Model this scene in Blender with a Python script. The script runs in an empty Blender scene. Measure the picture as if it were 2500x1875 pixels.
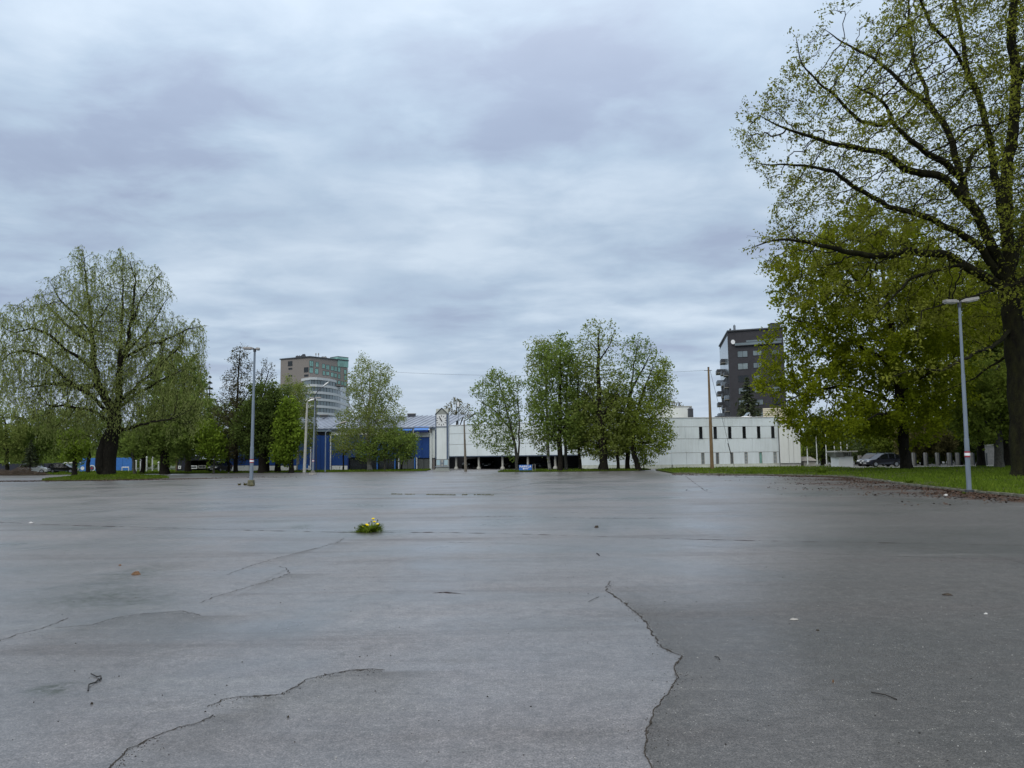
import bpy, math, random
import numpy as np
from mathutils import Vector, Matrix

C = bpy.context.scene
COL = C.collection
R = math.radians
random.seed(7)
RNG = np.random.default_rng(11)

# ------------------------------------------------------------------ camera
EYE = 1.9
FPX = 1878.0
PITCH = math.atan((1115 - 937.5) / FPX)
ROLL = R(-0.7)
cam_d = bpy.data.cameras.new('camera')
cam_d.sensor_width = 36
cam_d.lens = FPX / 2500 * 36
cam_d.clip_end = 6000
cam_d.clip_start = 0.05
cam = bpy.data.objects.new('camera', cam_d)
COL.objects.link(cam)
CM = Matrix.Rotation(math.pi / 2 + PITCH, 3, 'X') @ Matrix.Rotation(ROLL, 3, 'Z')
cam.matrix_world = Matrix.Translation((0, 0, EYE)) @ CM.to_4x4()
C.camera = cam

# ------------------------------------------------------------------ sky and light
SUN_EL, SUN_AZ = R(50), R(205)          # azimuth clockwise from +Y
w = bpy.data.worlds.new('World'); C.world = w; w.use_nodes = True
nt = w.node_tree; nt.nodes.clear()
N = nt.nodes.new
def lk(a, b): nt.links.new(a, b)
def wmath(op, a, b=None, c=None):
    n = N('ShaderNodeMath'); n.operation = op
    for i, v in enumerate((a, b, c)):
        if v is None: continue
        if isinstance(v, (int, float)): n.inputs[i].default_value = v
        else: lk(v, n.inputs[i])
    return n.outputs[0]
tc = N('ShaderNodeTexCoord')
sep = N('ShaderNodeSeparateXYZ'); lk(tc.outputs['Generated'], sep.inputs[0])
zc = wmath('MAXIMUM', sep.outputs[2], 0.0)
den = wmath('ADD', zc, 0.10)
cx = wmath('DIVIDE', sep.outputs[0], den); cy = wmath('DIVIDE', sep.outputs[1], den)
comb = N('ShaderNodeCombineXYZ'); lk(cx, comb.inputs[0]); lk(cy, comb.inputs[1])
def wnoise(sc, loc, scale, detail, rough, dist=0.0):
    m = N('ShaderNodeMapping'); m.inputs['Scale'].default_value = sc; m.inputs['Location'].default_value = loc
    m.inputs['Rotation'].default_value = (0, 0, R(6))
    lk(comb.outputs[0], m.inputs[0])
    n = N('ShaderNodeTexNoise'); n.inputs['Scale'].default_value = scale; n.inputs['Detail'].default_value = detail
    n.inputs['Roughness'].default_value = rough; n.inputs['Distortion'].default_value = dist
    lk(m.outputs[0], n.inputs['Vector']); return n.outputs[0]
n_big = wnoise((1, 1, 1), (3.3, 1.2, 0), 1.2, 6, 0.5, 0.25)
n_band = wnoise((0.65, 1.15, 1), (1.7, 0.4, 0), 1.6, 6, 0.5, 0.2)
n_fine = wnoise((1, 1.1, 1), (7.7, 2.4, 0), 3.4, 6, 0.55, 0.3)
s = wmath('MULTIPLY', n_big, 0.40)
s = wmath('MULTIPLY_ADD', n_band, 0.34, s)
s = wmath('MULTIPLY_ADD', n_fine, 0.26, s)
def blob(px, py, rad, amt):
    """a darker or lighter cloud lump around one direction of the sky"""
    d = (CM @ Vector(((px - 1250) / FPX, (937.5 - py) / FPX, -1))).normalized()
    vm = N('ShaderNodeVectorMath'); vm.operation = 'DISTANCE'; lk(tc.outputs['Generated'], vm.inputs[0]); vm.inputs[1].default_value = d
    dd = wmath('MULTIPLY_ADD', n_band, 0.22, vm.outputs['Value'])
    dd = wmath('MULTIPLY_ADD', n_fine, 0.14, dd)
    mr = N('ShaderNodeMapRange'); mr.interpolation_type = 'SMOOTHSTEP'
    lk(dd, mr.inputs[0]); mr.inputs[1].default_value = 0.18; mr.inputs[2].default_value = 0.18 + rad
    mr.inputs[3].default_value = amt; mr.inputs[4].default_value = 0
    return mr.outputs[0]
for b in ((430, 190, 0.17, -0.12), (1180, 230, 0.15, -0.06), (90, 560, 0.14, -0.035), (1320, 330, 0.14, -0.03), (650, 60, 0.2, 0.04), (900, 850, 0.1, 0.05), (760, 520, 0.12, 0.03), (1150, 600, 0.05, 0.05)):
    s = wmath('ADD', s, blob(*b))
ramp = N('ShaderNodeValToRGB'); lk(s, ramp.inputs[0])
e = ramp.color_ramp.elements
e[0].position = 0.39; e[0].color = (0.375, 0.455, 0.61, 1)
low = ramp.color_ramp.elements.new(0.24); low.color = (0.33, 0.40, 0.55, 1)
e = ramp.color_ramp.elements
e[len(e) - 1].position = 0.61; e[len(e) - 1].color = (0.64, 0.75, 0.875, 1)
m1 = ramp.color_ramp.elements.new(0.48); m1.color = (0.46, 0.575, 0.72, 1)
# the cloud deck thins to a paler band just above the horizon and brightens slowly overhead
hz = N('ShaderNodeMapRange'); hz.interpolation_type = 'SMOOTHSTEP'; lk(sep.outputs[2], hz.inputs[0])
hz.inputs[1].default_value = 0.0; hz.inputs[2].default_value = 0.17; hz.inputs[3].default_value = 0.8; hz.inputs[4].default_value = 0
mixh = N('ShaderNodeMix'); mixh.data_type = 'RGBA'; lk(hz.outputs[0], mixh.inputs[0]); lk(ramp.outputs[0], mixh.inputs[6])
mixh.inputs[7].default_value = (0.56, 0.65, 0.76, 1)
zen = N('ShaderNodeMapRange'); zen.interpolation_type = 'SMOOTHSTEP'; lk(sep.outputs[2], zen.inputs[0]); zen.inputs[1].default_value = 0.25; zen.inputs[2].default_value = 1.0
zen.inputs[3].default_value = 1.01; zen.inputs[4].default_value = 2.3
wht = N('ShaderNodeMapRange'); wht.interpolation_type = 'SMOOTHSTEP'; lk(sep.outputs[2], wht.inputs[0]); wht.inputs[1].default_value = 0.35; wht.inputs[2].default_value = 0.95; wht.inputs[3].default_value = 0.0; wht.inputs[4].default_value = 0.85
mixw = N('ShaderNodeMix'); mixw.data_type = 'RGBA'; lk(wht.outputs[0], mixw.inputs[0]); lk(mixh.outputs[2], mixw.inputs[6]); mixw.inputs[7].default_value = (0.66, 0.655, 0.64, 1)
sc_ = N('ShaderNodeVectorMath'); sc_.operation = 'SCALE'; lk(mixw.outputs[2], sc_.inputs[0]); lk(zen.outputs[0], sc_.inputs['Scale'])
x10 = N('ShaderNodeVectorMath'); x10.operation = 'SCALE'; lk(sc_.outputs[0], x10.inputs[0]); x10.inputs['Scale'].default_value = 10.0
sky = N('ShaderNodeTexSky'); sky.sky_type = 'NISHITA'; sky.sun_disc = False; sky.sun_elevation = SUN_EL; sky.sun_rotation = SUN_AZ
sky.dust_density = 2.0
mixc = N('ShaderNodeMix'); mixc.data_type = 'RGBA'; mixc.inputs[0].default_value = 0.96
lk(sky.outputs[0], mixc.inputs[6]); lk(x10.outputs[0], mixc.inputs[7])
bg = N('ShaderNodeBackground'); bg.inputs['Strength'].default_value = 0.1; lk(mixc.outputs[2], bg.inputs[0])
wo = N('ShaderNodeOutputWorld'); lk(bg.outputs[0], wo.inputs[0])

sd = bpy.data.lights.new('sun', 'SUN'); sd.energy = 1.5; sd.angle = R(40); sd.color = (1.0, 0.93, 0.82)
so = bpy.data.objects.new('sun', sd); COL.objects.link(so)
sdir = Vector((math.sin(SUN_AZ) * math.cos(SUN_EL), math.cos(SUN_AZ) * math.cos(SUN_EL), math.sin(SUN_EL)))
so.rotation_euler = sdir.to_track_quat('Z', 'Y').to_euler()
so.location = (0, 0, 60)
C.view_settings.view_transform = 'Standard'; C.view_settings.look = 'None'
C.view_settings.exposure = 0.0; C.view_settings.gamma = 1.0; C.view_settings.use_curve_mapping = False
C.render.engine = 'CYCLES'
C.cycles.max_bounces = 8; C.cycles.transparent_max_bounces = 8

# ------------------------------------------------------------------ placing helpers (pixel of the 2500 px photo -> world)
def ray(px, py):
    return CM @ Vector(((px - 1250) / FPX, (937.5 - py) / FPX, -1))
def W(px, py, Y):
    d = ray(px, py); k = Y / d.y
    return Vector((d.x * k, Y, EYE + d.z * k))
def G(px, py, z=0.0):
    d = ray(px, py); k = (z - EYE) / d.z
    return Vector((d.x * k, d.y * k, z))
def horizon(px): return 1115 - (px - 1250) * math.tan(-ROLL)
def on(px, Y, z=0.0):
    p = W(px, horizon(px) + 20, Y); return Vector((p.x, Y, z))

# ------------------------------------------------------------------ object helpers
def wloc(o):
    v = Vector((0, 0, 0))
    while o is not None: v += o.location; o = o.parent
    return v
def tag(o, label=None, cat=None, group=None, kind=None):
    if label: o['label'] = label
    if cat: o['category'] = cat
    if group: o['group'] = group
    if kind: o['kind'] = kind
    return o
def thing(name, label, cat, loc=(0, 0, 0), rz=0.0, group=None):
    o = bpy.data.objects.new(name, None); o.empty_display_size = 0.3
    COL.objects.link(o); o.location = loc; o.rotation_euler = (0, 0, rz)
    return tag(o, label, cat, group)
def link_mesh(name, me, mat, parent=None):
    if mat is not None and not me.materials: me.materials.append(mat)
    o = bpy.data.objects.new(name, me); COL.objects.link(o)
    if parent is not None: o.parent = parent
    return o
def np_mesh(name, verts, faces, smooth=False):
    """verts (n,3), faces (m,k) with k 3 or 4, all alike, or a list of such arrays"""
    fl = faces if isinstance(faces, list) else [faces]
    fl = [np.asarray(f, dtype=np.int32) for f in fl if len(f)]
    me = bpy.data.meshes.new(name)
    verts = np.asarray(verts, dtype=np.float32)
    me.vertices.add(len(verts)); me.vertices.foreach_set('co', verts.ravel())
    loops = np.concatenate([f.ravel() for f in fl]); sizes = np.concatenate([np.full(len(f), f.shape[1], np.int32) for f in fl])
    me.loops.add(len(loops)); me.loops.foreach_set('vertex_index', loops)
    me.polygons.add(len(sizes)); st = np.zeros(len(sizes), np.int32); st[1:] = np.cumsum(sizes)[:-1]
    me.polygons.foreach_set('loop_start', st)
    if smooth: me.polygons.foreach_set('use_smooth', np.ones(len(sizes), bool))
    me.update(calc_edges=True)
    return me
class MB:
    """collects simple solids into one mesh"""
    def __init__(s): s.v = []; s.f = []
    def add(s, vs, fs):
        n = len(s.v); s.v += [tuple(v) for v in vs]; s.f += [tuple(i + n for i in f) for f in fs]; return s
    def hexa(s, p):
        return s.add(p, [(0, 3, 2, 1), (4, 5, 6, 7), (0, 1, 5, 4), (1, 2, 6, 5), (2, 3, 7, 6), (3, 0, 4, 7)])
    def box(s, x0, x1, y0, y1, z0, z1):
        return s.hexa([(x0, y0, z0), (x1, y0, z0), (x1, y1, z0), (x0, y1, z0), (x0, y0, z1), (x1, y0, z1), (x1, y1, z1), (x0, y1, z1)])
    def prism(s, poly, z0, z1):
        n = len(poly); vs = [(p[0], p[1], z0) for p in poly] + [(p[0], p[1], z1) for p in poly]
        return s.add(vs, [tuple(reversed(range(n))), tuple(range(n, 2 * n))] + [(i, (i + 1) % n, n + (i + 1) % n, n + i) for i in range(n)])
    def tube(s, pts, rad, k=8, cap=True):
        pts = [Vector(p) for p in pts]
        if not hasattr(rad, '__len__'): rad = [rad] * len(pts)
        vs = []; fs = []
        for i, p in enumerate(pts):
            t = (pts[min(i + 1, len(pts) - 1)] - pts[max(i - 1, 0)]).normalized()
            ref = Vector((0, 1, 0)) if abs(t.y) < 0.8 else Vector((1, 0, 0))
            u = t.cross(ref).normalized(); v = t.cross(u)
            for j in range(k):
                a = 2 * math.pi * j / k; vs.append(p + (u * math.cos(a) + v * math.sin(a)) * rad[i])
        for i in range(len(pts) - 1):
            for j in range(k):
                fs.append((i * k + j, i * k + (j + 1) % k, (i + 1) * k + (j + 1) % k, (i + 1) * k + j))
        if cap: fs.append(tuple(range(k))); fs.append(tuple(reversed(range((len(pts) - 1) * k, len(pts) * k))))
        return s.add(vs, fs)
    def fbox(s, F, u0, u1, z0, z1, d0, d1):
        return s.hexa([F.P(u0, d1, z0), F.P(u1, d1, z0), F.P(u1, d0, z0), F.P(u0, d0, z0), F.P(u0, d1, z1), F.P(u1, d1, z1), F.P(u1, d0, z1), F.P(u0, d0, z1)])
    def build(s, name, mat, parent=None, smooth=False, bevel=0, label=None):
        o0 = wloc(parent) if parent is not None else Vector((0, 0, 0))
        me = bpy.data.meshes.new(name)
        me.from_pydata([(v[0] - o0.x, v[1] - o0.y, v[2] - o0.z) for v in s.v], [], s.f); me.update()
        if smooth: me.shade_smooth()
        o = link_mesh(name, me, mat, parent)
        if bevel:
            b = o.modifiers.new('bevel', 'BEVEL'); b.width = bevel; b.segments = 2; b.limit_method = 'ANGLE'
        if label: o['label'] = label
        return o
class Face:
    """a vertical wall plane from p0 to p1, normal towards the car park"""
    def __init__(s, p0, p1):
        s.o = Vector((p0[0], p0[1], 0)); d = Vector((p1[0], p1[1], 0)) - s.o
        s.len = d.length; s.d = d.normalized(); n = Vector((s.d.y, -s.d.x, 0))
        if n.dot(Vector((0, 0, 0)) - s.o) < 0: n = -n
        s.n = n
    def P(s, u, d, z): return s.o + s.d * u + s.n * d + Vector((0, 0, z))
    def uz(s, px, py):
        r = ray(px, py); c = Vector((0, 0, EYE)); k = (s.o - c).dot(s.n) / r.dot(s.n)
        p = c + r * k; return (p - s.o).dot(s.d), p.z
    def u(s, px): return s.uz(px, 1080)[0]
    def z(s, px, py): return s.uz(px, py)[1]
def copy_tree(o, parent=None):
    c = o.copy(); COL.objects.link(c); c.parent = parent
    for ch in [x for x in bpy.data.objects if x.parent == o]: copy_tree(ch, c)
    return c

# ------------------------------------------------------------------ materials
MATS = {}
def mat_nodes(name):
    m = bpy.data.materials.new(name); m.use_nodes = True; t = m.node_tree; t.nodes.clear()
    out = t.nodes.new('ShaderNodeOutputMaterial'); return m, t, out
def tnode(t, kind, **kw):
    n = t.nodes.new(kind)
    for k, v in kw.items(): n.inputs[k.replace('_', ' ')].default_value = v
    return n
def simple(name, col, rough=0.7, metal=0.0, var=0.15, nscale=3.0, bump=0.0, bscale=30.0, spec=0.5, col2=None, stretch=(1, 1, 1), coat=0.0):
    if name in MATS: return MATS[name]
    m, t, out = mat_nodes(name)
    b = t.nodes.new('ShaderNodeBsdfPrincipled'); b.inputs['Roughness'].default_value = rough; b.inputs['Metallic'].default_value = metal
    b.inputs['Specular IOR Level'].default_value = spec; b.inputs['Coat Weight'].default_value = coat
    tcn = t.nodes.new('ShaderNodeTexCoord'); mp = t.nodes.new('ShaderNodeMapping'); mp.inputs['Scale'].default_value = stretch
    t.links.new(tcn.outputs['Object'], mp.inputs[0])
    n = tnode(t, 'ShaderNodeTexNoise', Scale=nscale, Detail=6.0, Roughness=0.6); t.links.new(mp.outputs[0], n.inputs['Vector'])
    r = t.nodes.new('ShaderNodeValToRGB'); t.links.new(n.outputs[0], r.inputs[0])
    c2 = col2 or tuple(c * (1 - var) for c in col)
    r.color_ramp.elements[0].position = 0.33; r.color_ramp.elements[1].position = 0.67
    r.color_ramp.elements[0].color = (*c2, 1); r.color_ramp.elements[1].color = (*[min(1, c * (1 + var * 0.4)) for c in col], 1)
    t.links.new(r.outputs[0], b.inputs['Base Color'])
    if bump:
        n2 = tnode(t, 'ShaderNodeTexNoise', Scale=bscale, Detail=4.0); t.links.new(mp.outputs[0], n2.inputs['Vector'])
        bp = t.nodes.new('ShaderNodeBump'); bp.inputs['Strength'].default_value = bump; bp.inputs['Distance'].default_value = 0.02 if bump < 0.9 else 0.08
        t.links.new(n2.outputs[0], bp.inputs['Height']); t.links.new(bp.outputs[0], b.inputs['Normal'])
    t.links.new(b.outputs[0], out.inputs[0]); MATS[name] = m; return m
def leaf_mat(name, c_dark, c_light, trans=0.35, c_odd=None):
    m, t, out = mat_nodes(name)
    geo = t.nodes.new('ShaderNodeNewGeometry'); tcn = t.nodes.new('ShaderNodeTexCoord')
    n = tnode(t, 'ShaderNodeTexNoise', Scale=0.45, Detail=3.0); t.links.new(tcn.outputs['Object'], n.inputs['Vector'])
    mr = tnode(t, 'ShaderNodeMapRange'); t.links.new(n.outputs[0], mr.inputs[0]); mr.inputs[1].default_value = 0.3; mr.inputs[2].default_value = 0.7; mr.inputs[3].default_value = 0.0; mr.inputs[4].default_value = 0.55
    ad = t.nodes.new('ShaderNodeMath'); ad.operation = 'MULTIPLY_ADD'; t.links.new(geo.outputs['Random Per Island'], ad.inputs[0]); ad.inputs[1].default_value = 0.45; t.links.new(mr.outputs[0], ad.inputs[2])
    r = t.nodes.new('ShaderNodeValToRGB'); t.links.new(ad.outputs[0], r.inputs[0])
    r.color_ramp.elements[0].color = (*c_dark, 1); r.color_ramp.elements[1].color = (*c_light, 1)
    if c_odd:
        e2 = r.color_ramp.elements.new(0.93); e2.color = (*c_light, 1); r.color_ramp.elements[-1].color = (*c_odd, 1)
    d = t.nodes.new('ShaderNodeBsdfDiffuse'); tr = t.nodes.new('ShaderNodeBsdfTranslucent'); mx = t.nodes.new('ShaderNodeMixShader'); mx.inputs[0].default_value = trans
    t.links.new(r.outputs[0], d.inputs[0]); t.links.new(r.outputs[0], tr.inputs[0]); t.links.new(d.outputs[0], mx.inputs[1]); t.links.new(tr.outputs[0], mx.inputs[2])
    t.links.new(mx.outputs[0], out.inputs[0]); MATS[name] = m; return m
def siding(name, col, rib=0.25, dirt=0.35, dirtcol=(0.23, 0.25, 0.22), depth=0.02):
    """ribbed metal cladding: fine relief along the wall, streaks of grime running down"""
    if name in MATS: return MATS[name]
    m, t, out = mat_nodes(name)
    b = t.nodes.new('ShaderNodeBsdfPrincipled'); b.inputs['Roughness'].default_value = 0.55
    tcn = t.nodes.new('ShaderNodeTexCoord')
    wv = tnode(t, 'ShaderNodeTexWave', Scale=math.pi * 2 / rib / 20 * 1.0); wv.wave_type = 'BANDS'; wv.bands_direction = 'X'; wv.wave_profile = 'SIN'
    t.links.new(tcn.outputs['Object'], wv.inputs['Vector'])
    bp = t.nodes.new('ShaderNodeBump'); bp.inputs['Strength'].default_value = 0.6; bp.inputs['Distance'].default_value = depth
    t.links.new(wv.outputs['Fac'], bp.inputs['Height']); t.links.new(bp.outputs[0], b.inputs['Normal'])
    mp = t.nodes.new('ShaderNodeMapping'); mp.inputs['Scale'].default_value = (2.2, 2.2, 0.22); t.links.new(tcn.outputs['Object'], mp.inputs[0])
    n = tnode(t, 'ShaderNodeTexNoise', Scale=1.6, Detail=7.0, Roughness=0.65); t.links.new(mp.outputs[0], n.inputs['Vector'])
    n2 = tnode(t, 'ShaderNodeTexNoise', Scale=0.35, Detail=3.0); t.links.new(tcn.outputs['Object'], n2.inputs['Vector'])
    mu = t.nodes.new('ShaderNodeMath'); mu.operation = 'MULTIPLY'; t.links.new(n.outputs[0], mu.inputs[0]); t.links.new(n2.outputs[0], mu.inputs[1])
    mr = tnode(t, 'ShaderNodeMapRange'); t.links.new(mu.outputs[0], mr.inputs[0]); mr.inputs[1].default_value = 0.2; mr.inputs[2].default_value = 0.42; mr.inputs[3].default_value = 0.05; mr.inputs[4].default_value = dirt
    mx = t.nodes.new('ShaderNodeMix'); mx.data_type = 'RGBA'; t.links.new(mr.outputs[0], mx.inputs[0]); mx.inputs[6].default_value = (*col, 1); mx.inputs[7].default_value = (*dirtcol, 1)
    t.links.new(mx.outputs[2], b.inputs['Base Color']); t.links.new(b.outputs[0], out.inputs[0]); MATS[name] = m; return m

M_white = siding('white_cladding', (0.73, 0.81, 0.86), dirt=0.24)
M_white2 = siding('pale_cladding', (0.70, 0.73, 0.72), rib=0.6, dirt=0.2)
M_whitep = simple('white_paint', (0.70, 0.72, 0.73), 0.5, var=0.12)
M_blue = siding('blue_cladding', (0.005, 0.050, 0.23), rib=0.3, dirt=0.12, dirtcol=(0.02, 0.05, 0.14))
M_blue2 = simple('blue_paint', (0.04, 0.17, 0.52), 0.45, var=0.15)
M_bluedk = simple('dark_blue_paint', (0.006, 0.02, 0.12), 0.45, var=0.15)
M_roof = simple('grey_metal_roof', (0.27, 0.30, 0.36), 0.45, metal=0.3, var=0.25, nscale=0.6, stretch=(1, 0.3, 1))
M_glassdk = simple('dark_glass', (0.012, 0.015, 0.018), 0.12, var=0.3, nscale=0.8)
M_glassteal = simple('teal_glass', (0.22, 0.42, 0.38), 0.15, var=0.35, nscale=0.25)
M_glassgrey = simple('grey_glass', (0.16, 0.20, 0.22), 0.15, var=0.3, nscale=0.2)
M_blind = simple('window_blind', (0.20, 0.25, 0.27), 0.5, var=0.3, nscale=0.6)
M_brownclad = siding('brown_grey_cladding', (0.215, 0.19, 0.175), rib=0.8, dirt=0.15, dirtcol=(0.14, 0.13, 0.12))
M_darkbrick = simple('dark_brick', (0.034, 0.033, 0.040), 0.8, var=0.2, nscale=0.8)
M_band = simple('white_render_band', (0.52, 0.54, 0.56), 0.7, var=0.08)
M_conc = simple('concrete', (0.30, 0.29, 0.27), 0.85, var=0.25, nscale=4, bump=0.4, bscale=40)
M_conclt = simple('pale_concrete', (0.42, 0.42, 0.39), 0.85, var=0.2, nscale=4)
M_galv = simple('galvanised_steel', (0.20, 0.245, 0.30), 0.55, metal=0.25, var=0.22, nscale=5, stretch=(1, 1, 0.15))
M_steeldk = simple('dark_steel', (0.06, 0.065, 0.075), 0.5, metal=0.3, var=0.2)
M_lamphead = simple('lamp_housing', (0.25, 0.245, 0.24), 0.6, var=0.3, nscale=8)
M_lens = simple('lamp_lens', (0.5, 0.5, 0.48), 0.2, var=0.1)
M_red = simple('red_band', (0.30, 0.02, 0.03), 0.5, var=0.2)
M_wood = simple('weathered_pole_wood', (0.20, 0.135, 0.07), 0.85, var=0.35, nscale=3, stretch=(4, 4, 0.4), bump=0.5)
M_woodgrey = simple('grey_pole_wood', (0.17, 0.15, 0.12), 0.85, var=0.3, nscale=3, stretch=(4, 4, 0.4), bump=0.5)
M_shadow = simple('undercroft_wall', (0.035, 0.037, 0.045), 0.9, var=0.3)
M_tower = siding('clock_tower_panel', (0.68, 0.73, 0.73), rib=3.0, dirt=0.3, depth=0.003)
M_towertrim = simple('slate_blue_trim', (0.07, 0.10, 0.16), 0.5, var=0.15)
M_black = simple('black_paint', (0.012, 0.013, 0.018), 0.5, var=0.1)
M_pebble = simple('rough_render', (0.30, 0.32, 0.30), 0.9, var=0.3, nscale=12)
M_ltblue = simple('light_blue_panel', (0.36, 0.50, 0.56), 0.5, var=0.12)
M_sign = simple('sign_blue', (0.035, 0.15, 0.50), 0.4, var=0.06)
M_signwh = simple('sign_white', (0.78, 0.79, 0.81), 0.5, var=0.03)
M_soil = simple('dark_soil', (0.045, 0.035, 0.025), 0.95, var=0.4, nscale=5)
M_timberdk = simple('dark_stained_timber', (0.022, 0.026, 0.045), 0.8, var=0.3)
M_timberbr = simple('brown_timber', (0.13, 0.085, 0.055), 0.8, var=0.3)
M_carpaint = simple('navy_car_paint', (0.012, 0.014, 0.030), 0.3, metal=0.1, var=0.1, coat=0.3)
M_carblack = simple('black_car_paint', (0.010, 0.011, 0.013), 0.3, metal=0.1, var=0.1, coat=0.3)
M_carwhite = simple('white_car_paint', (0.6, 0.62, 0.63), 0.3, var=0.05, coat=0.6)
M_tyre = simple('tyre_rubber', (0.015, 0.015, 0.016), 0.85, var=0.2)
M_rim = simple('alloy_rim', (0.38, 0.39, 0.41), 0.35, metal=0.7, var=0.1)
M_headl = simple('headlight_glass', (0.55, 0.58, 0.60), 0.1, var=0.1)
M_bark = simple('dark_bark', (0.024, 0.021, 0.016), 0.95, var=0.45, nscale=4, stretch=(3, 3, 0.8), bump=1.0, bscale=14, col2=(0.009, 0.008, 0.006), spec=0.15)
M_barkmoss = simple('mossy_bark', (0.024, 0.024, 0.009), 0.95, nscale=1.8, spec=0.15, col2=(0.008, 0.007, 0.006), bump=1.0, bscale=9, stretch=(1.6, 1.6, .7))
M_barkgrey = simple('grey_bark', (0.085, 0.083, 0.072), 0.95, nscale=5, col2=(0.035, 0.034, 0.028), bump=1.0, bscale=14)
M_barkbirch = simple('birch_bark', (0.42, 0.41, 0.38), 0.8, nscale=2.2, col2=(0.05, 0.047, 0.042), stretch=(0.6, 0.6, 3.2))
M_litterw = simple('white_plastic', (0.45, 0.45, 0.44), 0.4, var=0.05)
M_dryleaf = simple('dry_leaf', (0.16, 0.085, 0.04), 0.8, var=0.4, nscale=20)
M_twig = simple('wet_twig', (0.018, 0.015, 0.013), 0.6, var=0.3)

# ------------------------------------------------------------------ ground
def sx(v): return v * 1.13015          # from a 2212 px wide view
def z1(p): return [(a / 1.7696, 1150 + b / 1.7696) for a, b in p]
def z2(p): return [(1250 + a / 1.7696, 1150 + b / 1.7696) for a, b in p]
CR_A = [(sx(a), sx(b)) for a, b in [(1318, 1255), (1308, 1275), (1345, 1300), (1375, 1325), (1395, 1345), (1410, 1370), (1430, 1400), (1472, 1418), (1455, 1440), (1462, 1465), (1448, 1490), (1410, 1540), (1398, 1575), (1395, 1600), (1392, 1625), (1410, 1659), (1440, 1720)]]
CR_B = z1([(420, 1340), (505, 1250), (560, 1200), (640, 1160), (700, 1135), (780, 1105), (860, 1085), (930, 1055)])
CR_B2 = z1([(900, 1020), (960, 990), (1030, 975), (1150, 970), (1220, 965), (1270, 935), (1330, 900), (1420, 880), (1520, 860), (1600, 856), (1660, 862)])
CR_C = z1([(0, 735), (80, 705), (150, 690), (240, 660), (290, 635)])
CR_C1 = z1([(240, 678), (400, 665), (500, 635), (620, 615), (700, 612), (780, 605), (870, 625)])
CR_C2 = z1([(860, 570), (940, 540), (1060, 505), (1130, 485), (1200, 462), (1248, 442), (1240, 422), (1200, 412)])
CR_C3 = z1([(980, 450), (1080, 410), (1200, 375), (1300, 350), (1400, 325), (1460, 310), (1485, 290)])
SEAM = z1([(-300, 210), (0, 222), (300, 235), (700, 245), (1100, 257), (1500, 265), (1900, 265)]) + z2([(0, 272), (300, 280), (600, 290), (1000, 300), (1300, 306), (1700, 312), (2400, 325)])
SEAM2 = z2([(-300, 195), (0, 197), (300, 203), (600, 204), (820, 206)])
CR_F = [(1672, 1161), (1690, 1175), (1711, 1190), (1722, 1199), (1740, 1204)]
CR_G = [(sx(1070), sx(1058)), (sx(1110), sx(1051)), (sx(1150), sx(1045)), (sx(1190), sx(1040))]
CR_H = [(sx(945), sx(1281)), (sx(975), sx(1281)), (sx(1005), sx(1284))]
CR_I = z1([(1870, 527), (1930, 524), (1990, 530)])
def world_line(px): return np.array([[G(*p).x, G(*p).y] for p in px])

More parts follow.
